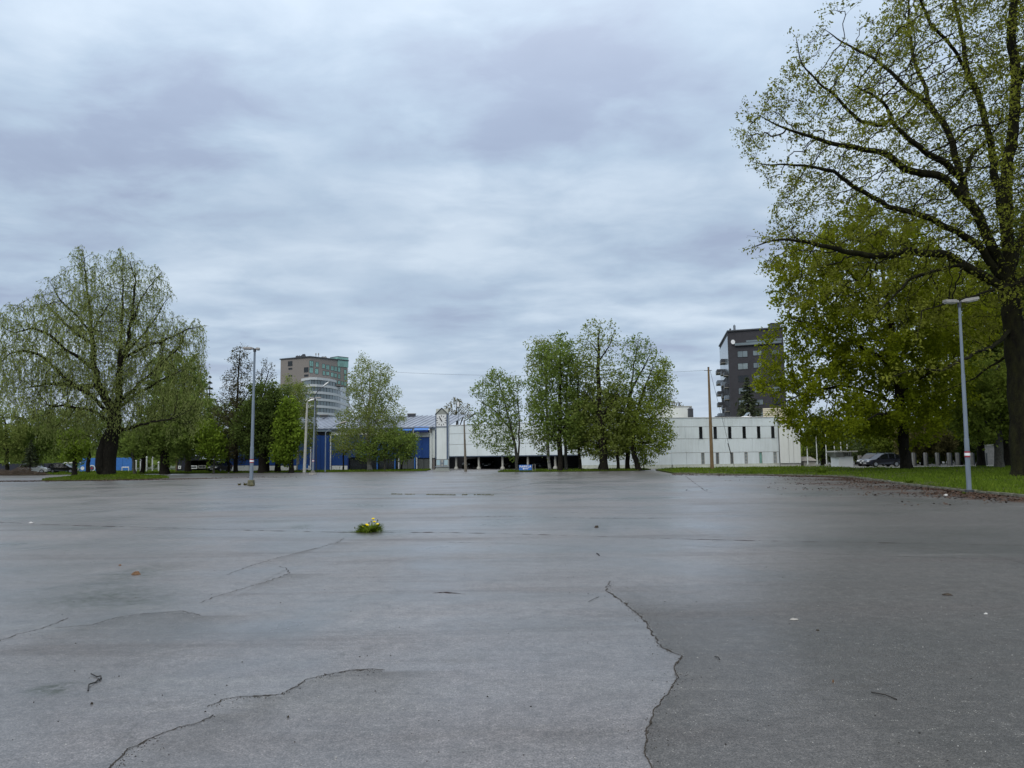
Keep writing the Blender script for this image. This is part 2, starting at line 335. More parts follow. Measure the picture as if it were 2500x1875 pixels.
def build_asphalt():
    ny, nx = 430, 430
    ys = 2.4 * (175 / 2.4) ** (np.arange(ny) / (ny - 1)); ts = np.linspace(-1.0, 1.0, nx)
    X = ys[:, None] * ts[None, :] + 0 * ts[None, :]; Y = np.repeat(ys[:, None], nx, 1)
    V = np.stack([X, Y, np.zeros_like(X)], -1).reshape(-1, 3)
    i = np.arange(ny - 1)[:, None] * nx + np.arange(nx - 1)[None, :]
    F = np.stack([i, i + 1, i + nx + 1, i + nx], -1).reshape(-1, 4)
    me = np_mesh('asphalt', V, F)
    x, y = V[:, 0], V[:, 1]
    worn_and_reflection = np.zeros(len(x)); grime = np.zeros(len(x)); litter = np.zeros(len(x))
    A = world_line(CR_A); o = np.argsort(A[:, 1]); A = A[o]
    xa = np.interp(y, A[:, 1], A[:, 0]); d = x - xa
    inr = (y < A[-1, 1])
    side = np.clip(0.45 + 0.5 * np.exp(-np.abs(d) / 0.8) + 0.14 * np.maximum(d, 0), 0, 1.05)  # wear at the crack edge, plus painted darkening rightward for the trees' reflection
    near_f = np.clip((A[-1, 1] - y) / 2.5, 0, 1)
    worn_and_reflection += np.where(inr & (d > 0), side, 0) * near_f
    xb = np.interp(y, [8, 11, 20, 45, 80], [1.2, 2.2, 6.0, 13.5, 30.0])
    worn_and_reflection = np.maximum(worn_and_reflection, np.clip((x - xb) / (0.14 * y + 0.6), 0, 1) * 1.0)  # darkens the whole right side, painting in the dark reflection of the trees
    for cr, L in ((CR_B, 0.8), (CR_B2, 0.9), (CR_C1, 1.2), (CR_C2, 1.0), (CR_C3, 0.9)):
        B = world_line(cr); B = B[np.argsort(B[:, 0])]
        yb = np.interp(x, B[:, 0], B[:, 1]); d = yb - y
        fx = np.clip((x - B[0, 0]) / 0.4, 0, 1) * np.clip((B[-1, 0] + 0.8 - x) / 0.8, 0, 1)
        worn_and_reflection = np.maximum(worn_and_reflection, np.where(d > 0, np.exp(-d / L), 0) * fx * 0.8)
    for px, py, rx, ry, a in ((330, 1400, 70, 22, 0.9), (250, 1455, 110, 24, 1.0), (350, 1470, 80, 16, 0.7), (735, 1285, 26, 5, 1.6), (118, 1684, 40, 9, 1.7), (150, 1680, 30, 10, 0.8),
                              (660, 1273, 90, 3, 0.9), (900, 1304, 160, 9, 0.7), (1180, 1206, 60, 2.5, 0.9), (1620, 1160, 60, 2.5, 0.8), (1090, 1208, 130, 3, 1.0), (1250, 1198, 60, 2, 0.8),
                              (2010, 1192, 40, 4, 0.7), (330, 1165, 400, 4, 0.5)):
        c = G(px, py); e1 = G(px + rx, py); e2 = G(px, py - ry)
        g = np.exp(-(((x - c.x) / (abs(e1.x - c.x))) ** 2 + ((y - c.y) / max(abs(e2.y - c.y), 0.15)) ** 2))
        grime += a * g
    # leaf litter along the right kerb and in front of the left mound
    K = world_line([(1645, 1157), (1700, 1158), (1800, 1160), (1900, 1161), (2000, 1163), (2080, 1166), (2150, 1175), (2210, 1184), (2290, 1193), (2350, 1200), (2420, 1207), (2500, 1214), (2700, 1240)])
    dk = np.full(len(x), 1e9)
    for a_, b_ in zip(K[:-1], K[1:]):
        v = b_ - a_; tt_ = np.clip(((x - a_[0]) * v[0] + (y - a_[1]) * v[1]) / (v @ v), 0, 1); dk = np.minimum(dk, np.hypot(x - a_[0] - tt_ * v[0], y - a_[1] - tt_ * v[1]))
    amp = np.interp(y, [24, 30, 58, 64, 76], [0.7, 1.0, 1.0, 0.75, 0.7]); wd = np.interp(y, [26, 36, 50, 60, 70], [3.2, 4.5, 9.0, 6.0, 1.6])
    litter += np.where(x > 12, amp * np.clip(1.15 - dk / wd, 0, 1), 0)
    m = G(255, 1171); ex = (x - m.x) / 17; ey = (y - m.y + 1.0) / 3.2
    litter += 1.0 * np.exp(-(ex ** 4 + ey ** 2))
    c = G(20, 1166); litter += 0.9 * np.exp(-(((x - c.x) / 12) ** 4 + ((y - c.y) / 2.5) ** 2))
    for nm, arr in (('worn_and_reflection', worn_and_reflection), ('grime', grime), ('litter', litter)):
        at = me.attributes.new(nm, 'FLOAT', 'POINT'); at.data.foreach_set('value', np.clip(arr, 0, 2).astype(np.float32))
    # material
    mt, t, out = mat_nodes('wet_asphalt'); L = t.links.new
    b = t.nodes.new('ShaderNodeBsdfPrincipled'); tcn = t.nodes.new('ShaderNodeTexCoord'); ob = tcn.outputs['Object']
    def at(n): a = t.nodes.new('ShaderNodeAttribute'); a.attribute_name = n; return a.outputs['Fac']
    def mth(op, a, bb, c=None):
        n = t.nodes.new('ShaderNodeMath'); n.operation = op
        for i_, v in enumerate((a, bb, c)):
            if v is None: continue
            if isinstance(v, (int, float)): n.inputs[i_].default_value = v
            else: L(v, n.inputs[i_])
        return n.outputs[0]
    def noise(scale, det=4, ro=0.5, stretch=(1, 1, 1), dist=0):
        mp = t.nodes.new('ShaderNodeMapping'); mp.inputs['Scale'].default_value = stretch; L(ob, mp.inputs[0])
        n = tnode(t, 'ShaderNodeTexNoise', Scale=scale, Detail=det, Roughness=ro, Distortion=dist); L(mp.outputs[0], n.inputs['Vector']); return n.outputs[0]
    def mapr(v, a0, a1, b0, b1):
        n = tnode(t, 'ShaderNodeMapRange'); L(v, n.inputs[0]); n.inputs[1].default_value = a0; n.inputs[2].default_value = a1; n.inputs[3].default_value = b0; n.inputs[4].default_value = b1; return n.outputs[0]
    def mix(f, c0, c1, blend='MIX'):
        n = t.nodes.new('ShaderNodeMix'); n.data_type = 'RGBA'; n.blend_type = blend
        if isinstance(f, (int, float)): n.inputs[0].default_value = f
        else: L(f, n.inputs[0])
        for k_, c_ in ((6, c0), (7, c1)):
            if isinstance(c_, tuple): n.inputs[k_].default_value = (*c_, 1)
            else: L(c_, n.inputs[k_])
        return n.outputs[2]
    agg = noise(70, 3, 0.7); agg2 = noise(22, 4, 0.6); patch = noise(0.28, 5, 0.55, (1, 0.8, 1), 0.8); patch2 = noise(0.9, 4, 0.6); streak = noise(0.16, 6, 0.6, (0.35, 1.6, 1), 0.4)
    vor = tnode(t, 'ShaderNodeTexVoronoi', Scale=42.0); L(ob, vor.inputs['Vector'])
    worn_reflection_o = at('worn_and_reflection')
    base = mix(mapr(patch, 0.36, 0.62, 0, 1), (0.062, 0.063, 0.068), (0.118, 0.113, 0.116))
    base = mix(mapr(streak, 0.42, 0.6, 0, 0.75), base, (0.112, 0.102, 0.102))
    base = mix(mapr(streak, 0.36, 0.28, 0, 0.6), base, (0.070, 0.067, 0.065))
    base = mix(mapr(patch2, 0.55, 0.75, 0, 0.5), base, (0.078, 0.076, 0.073))
    base = mix(mth('MULTIPLY', worn_reflection_o, 0.78), base, (0.034, 0.034, 0.031))  # real wear and the painted tree reflection both darken the base
    line = noise(1.0, 6, 0.62, (0.10, 0.85, 1), 0.5)
    base = mix(mapr(line, 0.54, 0.68, 0, 0.60), base, (0.050, 0.043, 0.041)); base = mix(mapr(line, 0.40, 0.30, 0, 0.35), base, (0.16, 0.155, 0.148))
    arc = noise(0.5, 4, 0.5, (0.5, 0.5, 1), 3.5); base = mix(mapr(mth('ABSOLUTE', mth('SUBTRACT', arc, 0.5), None), 0.012, 0.0, 0, 0.30), base, (0.075, 0.070, 0.064))
    spk = mth('MULTIPLY', mapr(agg, 0.36, 0.66, 0.35, 1.85), mapr(agg2, 0.3, 0.7, 0.62, 1.40))
    n_ = t.nodes.new('ShaderNodeVectorMath'); n_.operation = 'SCALE'; L(base, n_.inputs[0]); L(spk, n_.inputs['Scale']); base = n_.outputs[0]
    mot = mth('MULTIPLY', mapr(noise(4.5, 9, 0.8), 0.34, 0.66, 0.68, 1.36), mapr(noise(0.11, 5, 0.6, (1, 0.55, 1), 1.0), 0.35, 0.65, 0.86, 1.14))
    n_ = t.nodes.new('ShaderNodeVectorMath'); n_.operation = 'SCALE'; L(base, n_.inputs[0]); L(mot, n_.inputs['Scale']); base = n_.outputs[0]
    # hair cracks wandering through the old surface, and old drips of oil
    wp = t.nodes.new('ShaderNodeVectorMath'); wp.operation = 'MULTIPLY_ADD'; nv = tnode(t, 'ShaderNodeTexNoise', Scale=1.1, Detail=5.0, Roughness=0.65); L(ob, nv.inputs['Vector']); L(nv.outputs['Color'], wp.inputs[0]); wp.inputs[1].default_value = (1.6, 1.6, 0); L(ob, wp.inputs[2])
    vc_ = tnode(t, 'ShaderNodeTexVoronoi', Scale=0.34); vc_.feature = 'DISTANCE_TO_EDGE'; L(wp.outputs[0], vc_.inputs['Vector'])
    hc = mth('MULTIPLY', mapr(vc_.outputs['Distance'], 0.006, 0.0, 0, 1), mapr(noise(0.5, 3), 0.48, 0.58, 0, 0.75)); base = mix(hc, base, (0.035, 0.032, 0.028))
    vo = tnode(t, 'ShaderNodeTexVoronoi', Scale=0.55, Randomness=1.0); L(wp.outputs[0], vo.inputs['Vector'])
    base = mix(mth('MULTIPLY', mapr(vo.outputs['Distance'], 0.16, 0.05, 0, 0.6), mapr(noise(0.23, 3), 0.52, 0.62, 0, 0.8)), base, (0.045, 0.043, 0.042))
    # pale stones of the aggregate showing in worn parts
    st = mth('MULTIPLY', mapr(vor.outputs['Distance'], 0.20, 0.12, 0, 1), mapr(noise(9, 2), 0.50, 0.66, 0.0, 0.9))
    base = mix(mth('MULTIPLY', st, mth('MULTIPLY_ADD', worn_reflection_o, 0.45, 0.5)), base, (0.48, 0.47, 0.44))
    gr = mth('MULTIPLY', at('grime'), mapr(noise(6.0, 6, 0.75), 0.40, 0.62, 0.0, 1.0))
    base = mix(mapr(gr, 0.05, 0.75, 0, 0.9), base, (0.030, 0.034, 0.022))
    lt_n = noise(0.55, 7, 0.72, (0.45, 1.3, 1), 0.6)
    lt = mapr(mth('MULTIPLY', at('litter'), mapr(lt_n, 0.40, 0.60, 0.0, 1.25)), 0.25, 0.75, 0, 0.88)
    base = mix(lt, base, mix(mapr(noise(3.0, 5, 0.7), 0.35, 0.65, 0, 1), (0.028, 0.020, 0.015), (0.085, 0.052, 0.038)))
    L(base, b.inputs['Base Color'])
    ro = mth('ADD', mapr(patch, 0.35, 0.65, 0.30, 0.50), mth('MULTIPLY', worn_reflection_o, 0.20))
    ro = mth('ADD', ro, mapr(streak, 0.4, 0.6, -0.05, 0.08)); ro = mth('ADD', ro, mth('MULTIPLY', lt, 0.35))
    L(ro, b.inputs['Roughness']); b.inputs['IOR'].default_value = 1.5
    L(mapr(mth('ADD', mth('MULTIPLY', lt, 0.8), mth('MULTIPLY', gr, 0.9)), 0, 1, 0.62, 0.10), b.inputs['Specular IOR Level'])
    bp1 = t.nodes.new('ShaderNodeBump'); bp1.inputs['Distance'].default_value = 0.007; bp1.inputs['Strength'].default_value = 0.8
    L(mth('MULTIPLY', agg, mth('MULTIPLY_ADD', worn_reflection_o, 0.9, 0.6)), bp1.inputs['Height'])
    bp2 = t.nodes.new('ShaderNodeBump'); bp2.inputs['Distance'].default_value = 0.05; bp2.inputs['Strength'].default_value = 0.5
    L(streak, bp2.inputs['Height']); L(bp2.outputs[0], bp1.inputs['Normal']); L(bp1.outputs[0], b.inputs['Normal'])
    wet = mth('MULTIPLY', mth('MULTIPLY', mapr(patch, 0.30, 0.66, 1.0, 0.6), mth('MULTIPLY_ADD', worn_reflection_o, -0.72, 1.0)), mth('MULTIPLY_ADD', lt, -0.9, 1.0)); wet = mth('MULTIPLY', wet, mapr(line, 0.50, 0.68, 1.0, 0.5)); wet = mth('MULTIPLY', wet, mapr(streak, 0.38, 0.58, 1.0, 0.7))
    L(mth('MULTIPLY', wet, mapr(noise(1.7, 6, 0.7), 0.3, 0.65, 0.65, 1.0)), b.inputs['Coat Weight']); b.inputs['Coat Roughness'].default_value = 0.36; b.inputs['Coat IOR'].default_value = 1.62; L(bp2.outputs[0], b.inputs['Coat Normal'])
    L(b.outputs[0], out.inputs[0])
    tag(link_mesh('asphalt', me, mt), kind='structure')
build_asphalt()

# the wide ground under and round the car park
M_ground = simple('rough_grass_ground', (0.045, 0.062, 0.022), 0.95, nscale=0.3, col2=(0.03, 0.04, 0.018))
tag(MB().add([(-1800, -300, -0.04), (1800, -300, -0.04), (1800, 3200, -0.04), (-1800, 3200, -0.04)], [(0, 1, 2, 3)]).build('ground', M_ground), kind='structure')

# cracks and seams
M_crack = simple('open_crack', (0.062, 0.056, 0.050), 0.95, var=0.5, nscale=30, spec=0.0)
M_seam = simple('filled_seam', (0.060, 0.046, 0.046), 0.95, var=0.5, nscale=3, spec=0.0)
def crack(px, wpx, jit, name, mat, seed):
    """a ragged ribbon following a crack of the asphalt; wpx its width in photo pixels"""
    P = world_line(px); r = np.random.default_rng(seed)
    seg = np.linalg.norm(np.diff(P, axis=0), axis=1); L = np.concatenate([[0], np.cumsum(seg)])
    n = int(min(420, max(30, L[-1] / 0.02)))
    s_ = np.linspace(0, L[-1], n); Q = np.stack([np.interp(s_, L, P[:, 0]), np.interp(s_, L, P[:, 1])], -1)
    D = np.linalg.norm(Q, axis=1)[:, None] / FPX                      # metres per pixel there
    k = np.convolve(r.normal(size=n + 8), np.ones(5) / 5, 'same')[4:4 + n, None]; k2 = np.convolve(r.normal(size=n + 8), np.ones(3) / 3, 'same')[4:4 + n, None]
    T = np.gradient(Q, axis=0); T /= np.linalg.norm(T, axis=1)[:, None] + 1e-9; Nn = np.stack([T[:, 1], -T[:, 0]], -1)
    Q = Q + Nn * k * jit * D * 2.2
    end = np.clip(np.minimum(s_, L[-1] - s_) / (0.12 * L[-1]), 0.05, 1)[:, None]
    wd = wpx * D * 0.5 * np.clip(0.55 + 1.5 * k2, 0.05, 2.4) * end
    fore = 1 / (np.abs(Nn[:, :1]) + np.abs(Nn[:, 1:]) * EYE / Q[:, 1:2]); wd = wd * (fore if 'seam' in name else fore ** 0.35)
    wd = np.clip(wd, 0.004, 0.16)
    V = np.zeros((n * 2, 3)); V[0::2, :2] = Q - Nn * wd; V[1::2, :2] = Q + Nn * wd; V[:, 2] = 0.004
    i = np.arange(n - 1) * 2; F = np.stack([i, i + 1, i + 3, i + 2], -1)
    tag(link_mesh(name, np_mesh(name, V, F), mat), kind='structure')
crack(CR_A, 2.7, 2.6, 'asphalt_crack', M_crack, 1); crack(CR_B, 2.4, 2.8, 'asphalt_crack', M_crack, 2); crack(CR_B2, 2.2, 2.6, 'asphalt_crack', M_crack, 3)
crack(CR_C, 1.3, 2.0, 'asphalt_crack', M_crack, 4); crack(CR_C1, 0.9, 2.0, 'asphalt_crack', M_crack, 5); crack(CR_C2, 1.4, 1.6, 'asphalt_crack', M_crack, 6); crack(CR_C3, 1.2, 1.4, 'asphalt_crack', M_crack, 7)
crack(SEAM, 1.5, 0.25, 'asphalt_seam', M_seam, 8); crack(SEAM2, 0.9, 0.25, 'asphalt_seam', M_seam, 9)
crack(CR_F, 1.6, 0.3, 'asphalt_seam', M_seam, 10); crack(CR_G, 1.6, 0.3, 'asphalt_seam', M_seam, 11); crack(CR_H, 1.6, 0.5, 'asphalt_seam', M_seam, 12); crack(CR_I, 1.6, 0.5, 'asphalt_seam', M_seam, 13)

M_faint = simple('faint_seam', (0.075, 0.066, 0.064), 0.95, var=0.5, nscale=1.5, spec=0.15); M_scrape = simple('pale_scrape', (0.20, 0.195, 0.18), 0.9, var=0.3, nscale=2)
for k_, (ln_, w_, m_) in enumerate((([(250, 1229), (620, 1230), (1120, 1236)], .55, M_faint), ([(1300, 1250), (1600, 1254), (1980, 1262)], .6, M_faint), ([(1380, 1221), (1700, 1224), (2050, 1231)], .5, M_faint), ([(380, 1198), (700, 1199), (960, 1203)], .4, M_faint),
        ([(1150, 1183), (1450, 1184), (1700, 1190)], .35, M_faint), ([(60, 1215), (300, 1217), (520, 1220)], .4, M_faint), ([(1000, 1322), (1250, 1327), (1420, 1335)], .5, M_faint), ([(1880, 1241), (2100, 1262), (2380, 1290)], .9, M_scrape), ([(1650, 1330), (2000, 1352), (2500, 1368)], .7, M_faint), ([(2150, 1330), (2400, 1352), (2560, 1390)], .8, M_faint))):
    crack(ln_, w_, 0.3, 'asphalt_seam', m_, 60 + k_)
def crumbs(px, n, side, seed):
    P = world_line(px); r = np.random.default_rng(seed); sg = np.linalg.norm(np.diff(P, axis=0), axis=1); L = np.concatenate([[0], np.cumsum(sg)]); s_ = r.uniform(0, L[-1], n); s_ = s_[np.sin(s_ * 5.1) + r.normal(0, .6, len(s_)) > -.5]
    q = np.stack([np.interp(s_, L, P[:, 0]), np.interp(s_, L, P[:, 1])], -1); e_ = 0.02; q2 = np.stack([np.interp(s_ + e_, L, P[:, 0]), np.interp(s_ + e_, L, P[:, 1])], -1) + 1e-6; T = (q2 - q); T /= np.linalg.norm(T, axis=1)[:, None] + 1e-9; Nn = np.stack([T[:, 1], -T[:, 0]], -1) * side
    return q + Nn * (r.exponential(0.045, len(s_)) - .008)[:, None] * (1 + q[:, 1:2] * .05)
# lawns
M_lawn = simple('lawn_soil', (0.060, 0.085, 0.020), 0.95, spec=0.05, nscale=1.1, col2=(0.045, 0.045, 0.020), bump=0.8, bscale=12)
M_grass = leaf_mat('grass_blade', (0.06, 0.105, 0.012), (0.16, 0.23, 0.028), 0.4, (0.28, 0.28, 0.06))
def in_poly(pts, poly):
    x, y = pts[:, 0], pts[:, 1]; ins = np.zeros(len(x), bool); n = len(poly)
    for i in range(n):
        x0, y0 = poly[i]; x1, y1 = poly[(i + 1) % n]
        c = ((y0 > y) != (y1 > y)) & (x < (x1 - x0) * (y - y0) / (y1 - y0 + 1e-12) + x0); ins ^= c
    return ins
def lawn(name, poly, h, blades, bh, seed=0, near=None, hfun=None):
    poly = [(float(p[0]), float(p[1])) for p in poly]
    if hfun is None:
        tag(MB().prism(poly, -0.02, h).build(name, M_lawn), kind='structure')
    r = np.random.default_rng(seed); pa = np.array(poly); lo, hi = pa.min(0), pa.max(0)
    pts = np.zeros((0, 2))
    while len(pts) < blades:
        q = r.uniform(size=(blades * 3, 2)) * (hi - lo) + lo
        if near: q = q[r.uniform(size=len(q)) < np.clip(.62 + .5 * np.sin(q[:, 0] * .7 + 1.5 * np.sin(q[:, 1] * .33)) * np.sin(q[:, 1] * .5 + q[:, 0] * .21), .15, 1)]; q = q[r.uniform(size=len(q)) < np.clip((near / np.maximum(q[:, 1], near * 0.5)) ** 1.6, 0, 1)]
        pts = np.concatenate([pts, q[in_poly(q, poly)]])
    pts = pts[:blades]; z = np.full(blades, h) if hfun is None else hfun(pts[:, 0], pts[:, 1])
    a = r.uniform(0, 2 * np.pi, blades); H = bh * r.uniform(0.5, 1.4, blades) * (1 + 0.35 * np.sin(pts[:, 0] * 1.3) * np.sin(pts[:, 1] * 0.9 + 1))
    wd = H * r.uniform(0.18, 0.35, blades); b = np.stack([pts[:, 0], pts[:, 1], z - 0.01], -1)
    side = np.stack([np.cos(a), np.sin(a), 0 * a], -1) * wd[:, None]
    lean = np.stack([r.normal(0, 0.35, blades) * H, r.normal(0, 0.35, blades) * H, H], -1)
    V = np.stack([b - side, b + side, b + lean], 1).reshape(-1, 3); F = np.arange(blades * 3).reshape(-1, 3)
    tag(link_mesh('grass', np_mesh('grass', V, F), M_grass), label='short green grass blades', cat='grass', kind='stuff')
KERB = [(1645, 1157), (1700, 1158), (1800, 1160), (1900, 1161), (2000, 1163), (2080, 1166), (2150, 1175), (2210, 1184), (2290, 1193), (2350, 1200), (2420, 1207), (2500, 1214), (2640, 1228), (2800, 1246)]
kw = [G(*p) for p in KERB]
LAWN_R = [(p.x, p.y) for p in kw] + [(75, 55), (75, 88), (on(2075, 88).x, 88), (on(2040, 104).x, 104), (on(1640, 104).x, 104), (on(1600, 95).x, 95), (on(1625, 84).x, 84)]
lawn('lawn', LAWN_R, 0.13, 62000, 0.15, 1, near=42)
lawn('lawn_strip', [(on(1215, 96).x, 96), (on(1400, 92).x, 93), (on(1560, 94).x, 94), (on(1585, 100).x, 99), (on(1560, 104).x, 103), (on(1230, 104).x, 104)], 0.10, 7000, 0.15, 2)
lawn('lawn_strip', [(on(560, 112).x, 112), (on(800, 109).x, 110), (on(1040, 110).x, 110), (on(1052, 122).x, 122), (on(560, 124).x, 124)], 0.08, 9000, 0.16, 3)
lawn('lawn_strip', [(on(-260, 122).x, 122), (on(0, 118).x, 118), (on(190, 116).x, 116), (on(420, 112).x, 113), (on(556, 112).x, 112), (on(556, 150).x, 150), (on(-300, 160).x, 160)], 0.08, 22000, 0.2, 4)

# the grassy mound under the willow
mc = on(262, 85); MRX, MRY, MH = 6.6, 5.6, 0.42
def mound_h(x, y):
    d = ((x - mc.x) / MRX) ** 2 + ((y - mc.y) / MRY) ** 2
    return MH * np.clip(1 - d, 0, 1) ** 0.8
nr, na = 14, 48; V = [(0, 0, MH)]; F3 = []; F4 = []
for i in range(1, nr + 1):
    for j in range(na):
        a = 2 * math.pi * j / na; rr = i / nr; x = mc.x + MRX * rr * math.cos(a); y = mc.y + MRY * rr * math.sin(a)
        V.append((x - mc.x, y - mc.y, float(mound_h(np.array(x), np.array(y))) - (0.03 if i == nr else 0)))
for j in range(na): F3.append((0, 1 + j, 1 + (j + 1) % na))
for i in range(nr - 1):
    for j in range(na):
        a = 1 + i * na + j; b_ = 1 + i * na + (j + 1) % na; F4.append((a, a + na, b_ + na, b_))
o = link_mesh('mound', np_mesh('mound', V, [np.array(F3), np.array(F4)], True), M_lawn); o.location = (mc.x, mc.y, 0); tag(o, kind='structure')
lawn('mound_grass', [(mc.x + MRX * math.cos(a) * 0.97, mc.y + MRY * math.sin(a) * 0.97) for a in np.linspace(0, 2 * np.pi, 30)[:-1]], 0, 7000, 0.16, 5, hfun=mound_h)

# kerb stones along the lawn
kroot = tag(thing('kerb', None, None, (0, 0, 0)), kind='structure')
kb = MB().box(-0.48, 0.48, -0.08, 0.08, -0.03, 0.12); kme = None
K = np.array([[p.x, p.y] for p in kw]); seg = np.linalg.norm(np.diff(K, axis=0), axis=1); Lk = np.concatenate([[0], np.cumsum(seg)])
s_ = 0.5; rk = random.Random(5)
while s_ < Lk[-1]:
    x = float(np.interp(s_, Lk, K[:, 0])); y = float(np.interp(s_, Lk, K[:, 1])); x2 = float(np.interp(s_ + 0.2, Lk, K[:, 0])); y2 = float(np.interp(s_ + 0.2, Lk, K[:, 1]))
    if kme is None: ko = kb.build('kerb_stone', simple('mossy_kerb', (0.17, 0.165, 0.135), .9, nscale=3, col2=(0.07, 0.075, 0.045), bump=.5), kroot, bevel=0.015); kme = ko.data
    else: ko = ko.copy(); COL.objects.link(ko)
    ko.location = (x, y - 0.06, rk.uniform(-0.02, 0.015)); ko.rotation_euler = (rk.uniform(-.03, .03), rk.uniform(-.01, .01), math.atan2(y2 - y, x2 - x) + rk.uniform(-.02, .02)); s_ += 1.0

# pale road strip behind the lawn
tag(MB().prism([(on(2020, 90).x, 88.5), (75, 88.5), (75, 101), (on(1990, 101).x, 101)], -0.02, 0.09).build('road', simple('dry_road', (0.22, 0.22, 0.20), 0.9, var=0.15)), kind='structure')

# ------------------------------------------------------------------ the long white hall
def part_px(F, name, mat, parent, px0, px1, py0, py1, d0, d1, bevel=0, label=None):
    """a slab on wall F; the corners were measured in the photo, the slab is real"""
    pm = (py0 + py1) / 2; u0 = F.uz(px0, pm)[0]; u1 = F.uz(px1, pm)[0]; pc = (px0 + px1) / 2
    z0 = max(F.z(pc, py1), 0); zt = F.z(pc, py0)
    return MB().fbox(F, min(u0, u1), max(u0, u1), z0, zt, d0, d1).build(name, mat, parent, bevel=bevel, label=label)
def foot(F, u0, u1, d0, d1): return [tuple(F.P(u, d, 0)[:2]) for u, d in ((u0, d1), (u1, d1), (u1, d0), (u0, d0))]

HP0, HP1, HP2 = on(1096, 125), on(1640, 108), on(1903, 110)
FH = Face(HP0, HP1); FB = Face(HP1, HP2)
hall = thing('exhibition_hall', 'long white two storey hall with ribbed cladding and an open undercroft on thin columns', 'building', (FH.P(0, 0, 0).x, FH.P(0, 0, 0).y, 0))
ZO, ZT = 2.08, 7.05
uo = FH.u(1413)
MB().prism(foot(FH, -0.3, FH.len, -30, -0.12), ZO, ZT - 0.25).build('wall', M_conclt, hall)
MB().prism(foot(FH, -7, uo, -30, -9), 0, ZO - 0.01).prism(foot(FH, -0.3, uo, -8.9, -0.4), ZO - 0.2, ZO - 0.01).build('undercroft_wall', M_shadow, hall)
MB().prism(foot(FH, uo, FH.len, -30, -0.12), 0, ZO - 0.004).prism(foot(FB, 0.0, FB.len, -28, -0.12), 0, ZT - 0.27).build('wall', M_conclt, hall)
MB().fbox(FH, -0.3, FH.len + 0.06, ZT, ZT + 0.07, -0.4, 0.12).fbox(FB, 0.07, FB.len + 0.1, ZT, ZT + 0.07, -0.4, 0.12).build('parapet_cap', M_whitep, hall)
rr_ = random.Random(3)
def clad(F, rows, cols, mat, skip=()):
    for (z0, z1_) in rows:
        for (u0, u1) in cols:
            MB().fbox(F, u0 + 0.012, u1 - 0.012, z0 + 0.025, z1_ - 0.025, -0.11, 0.03 + rr_.uniform(-0.008, 0.008)).build('cladding_panel', mat, hall)
n1 = 13; cu = np.linspace(-0.3, FH.len, n1 + 1)
clad(FH, [(ZO, 3.96), (3.96, 5.70), (5.70, ZT)], list(zip(cu[:-1], cu[1:])), M_white)
lc = np.linspace(uo, FH.len, 9)
clad(FH, [(0.5, ZO)], list(zip(lc[:-1], lc[1:])), M_white)
MB().fbox(FH, uo, FH.len - 0.02, 0, 0.5, -0.11, 0.12).fbox(FB, 0.14, FB.len, 0, 0.5, -0.11, 0.12).build('plinth', simple('pale_plinth', (0.58, 0.62, 0.55), 0.8, var=0.2), hall)
MB().fbox(FH, -0.35, uo, ZO - 0.12, ZO + 0.0, -0.3, 0.1).build('edge_beam', M_towertrim, hall)
# right block: rows between the window strips
WU = [1711.5, 1746.8, 1782.2, 1817.6, 1853, 1887.6]; WL = [1714.5, 1750, 1785, 1820, 1855.5, 1890.5]
cb = np.linspace(0, FB.len, 5)
clad(FB, [(2.15, 4.1), (5.78, ZT)], list(zip(cb[:-1], cb[1:])), M_white)
for row, zs, pane_mats in ((WU, (4.1, 5.78), [M_glassdk] * 6), (WL, (0.5, 2.15), [M_glassgrey, M_glassgrey, M_glassgrey, M_blind, M_glassteal, M_blind])):
    us = [FB.u(p) for p in row]; edge = [0.0]
    for u in us: edge += [u - 0.23, u + 0.23]
    edge.append(FB.len)
    for k in range(0, len(edge), 2):
        a, b_ = edge[k], edge[k + 1]
        nsp = 2 if b_ - a > 3 else 1
        for q in range(nsp):
            MB().fbox(FB, a + (b_ - a) * q / nsp + 0.02, a + (b_ - a) * (q + 1) / nsp - 0.02, zs[0] + 0.025, zs[1] - 0.025, -0.11, 0.03).build('cladding_panel', M_white, hall)
    for i_, u in enumerate(us):
        f = MB()
        f.fbox(FB, u - 0.23, u - 0.19, zs[0] + 0.04, zs[1] - 0.04, -0.11, 0.06).fbox(FB, u + 0.19, u + 0.23, zs[0] + 0.04, zs[1] - 0.04, -0.11, 0.06)
        f.fbox(FB, u - 0.27, u + 0.27, zs[0] - 0.02, zs[0] + 0.04, -0.11, 0.09).fbox(FB, u - 0.23, u + 0.23, zs[1] - 0.05, zs[1], -0.11, 0.06)
        wn = f.build('window', M_steeldk if zs[0] > 3 else M_conclt, hall)
        MB().fbox(FB, u - 0.19, u + 0.19, zs[0] + 0.04, zs[1] - 0.05, -0.11, -0.05).build('pane', pane_mats[i_], wn)
        if zs[0] < 3:
            sl = MB()
            for zz in np.linspace(zs[0] + 0.12, zs[1] - 0.15, 8): sl.fbox(FB, u - 0.18, u + 0.18, zz, zz + 0.05, -0.045, -0.03)
            sl.build('slat', [M_conclt, M_timberbr, M_timberbr, M_whitep, M_glassteal, M_whitep][i_], wn)
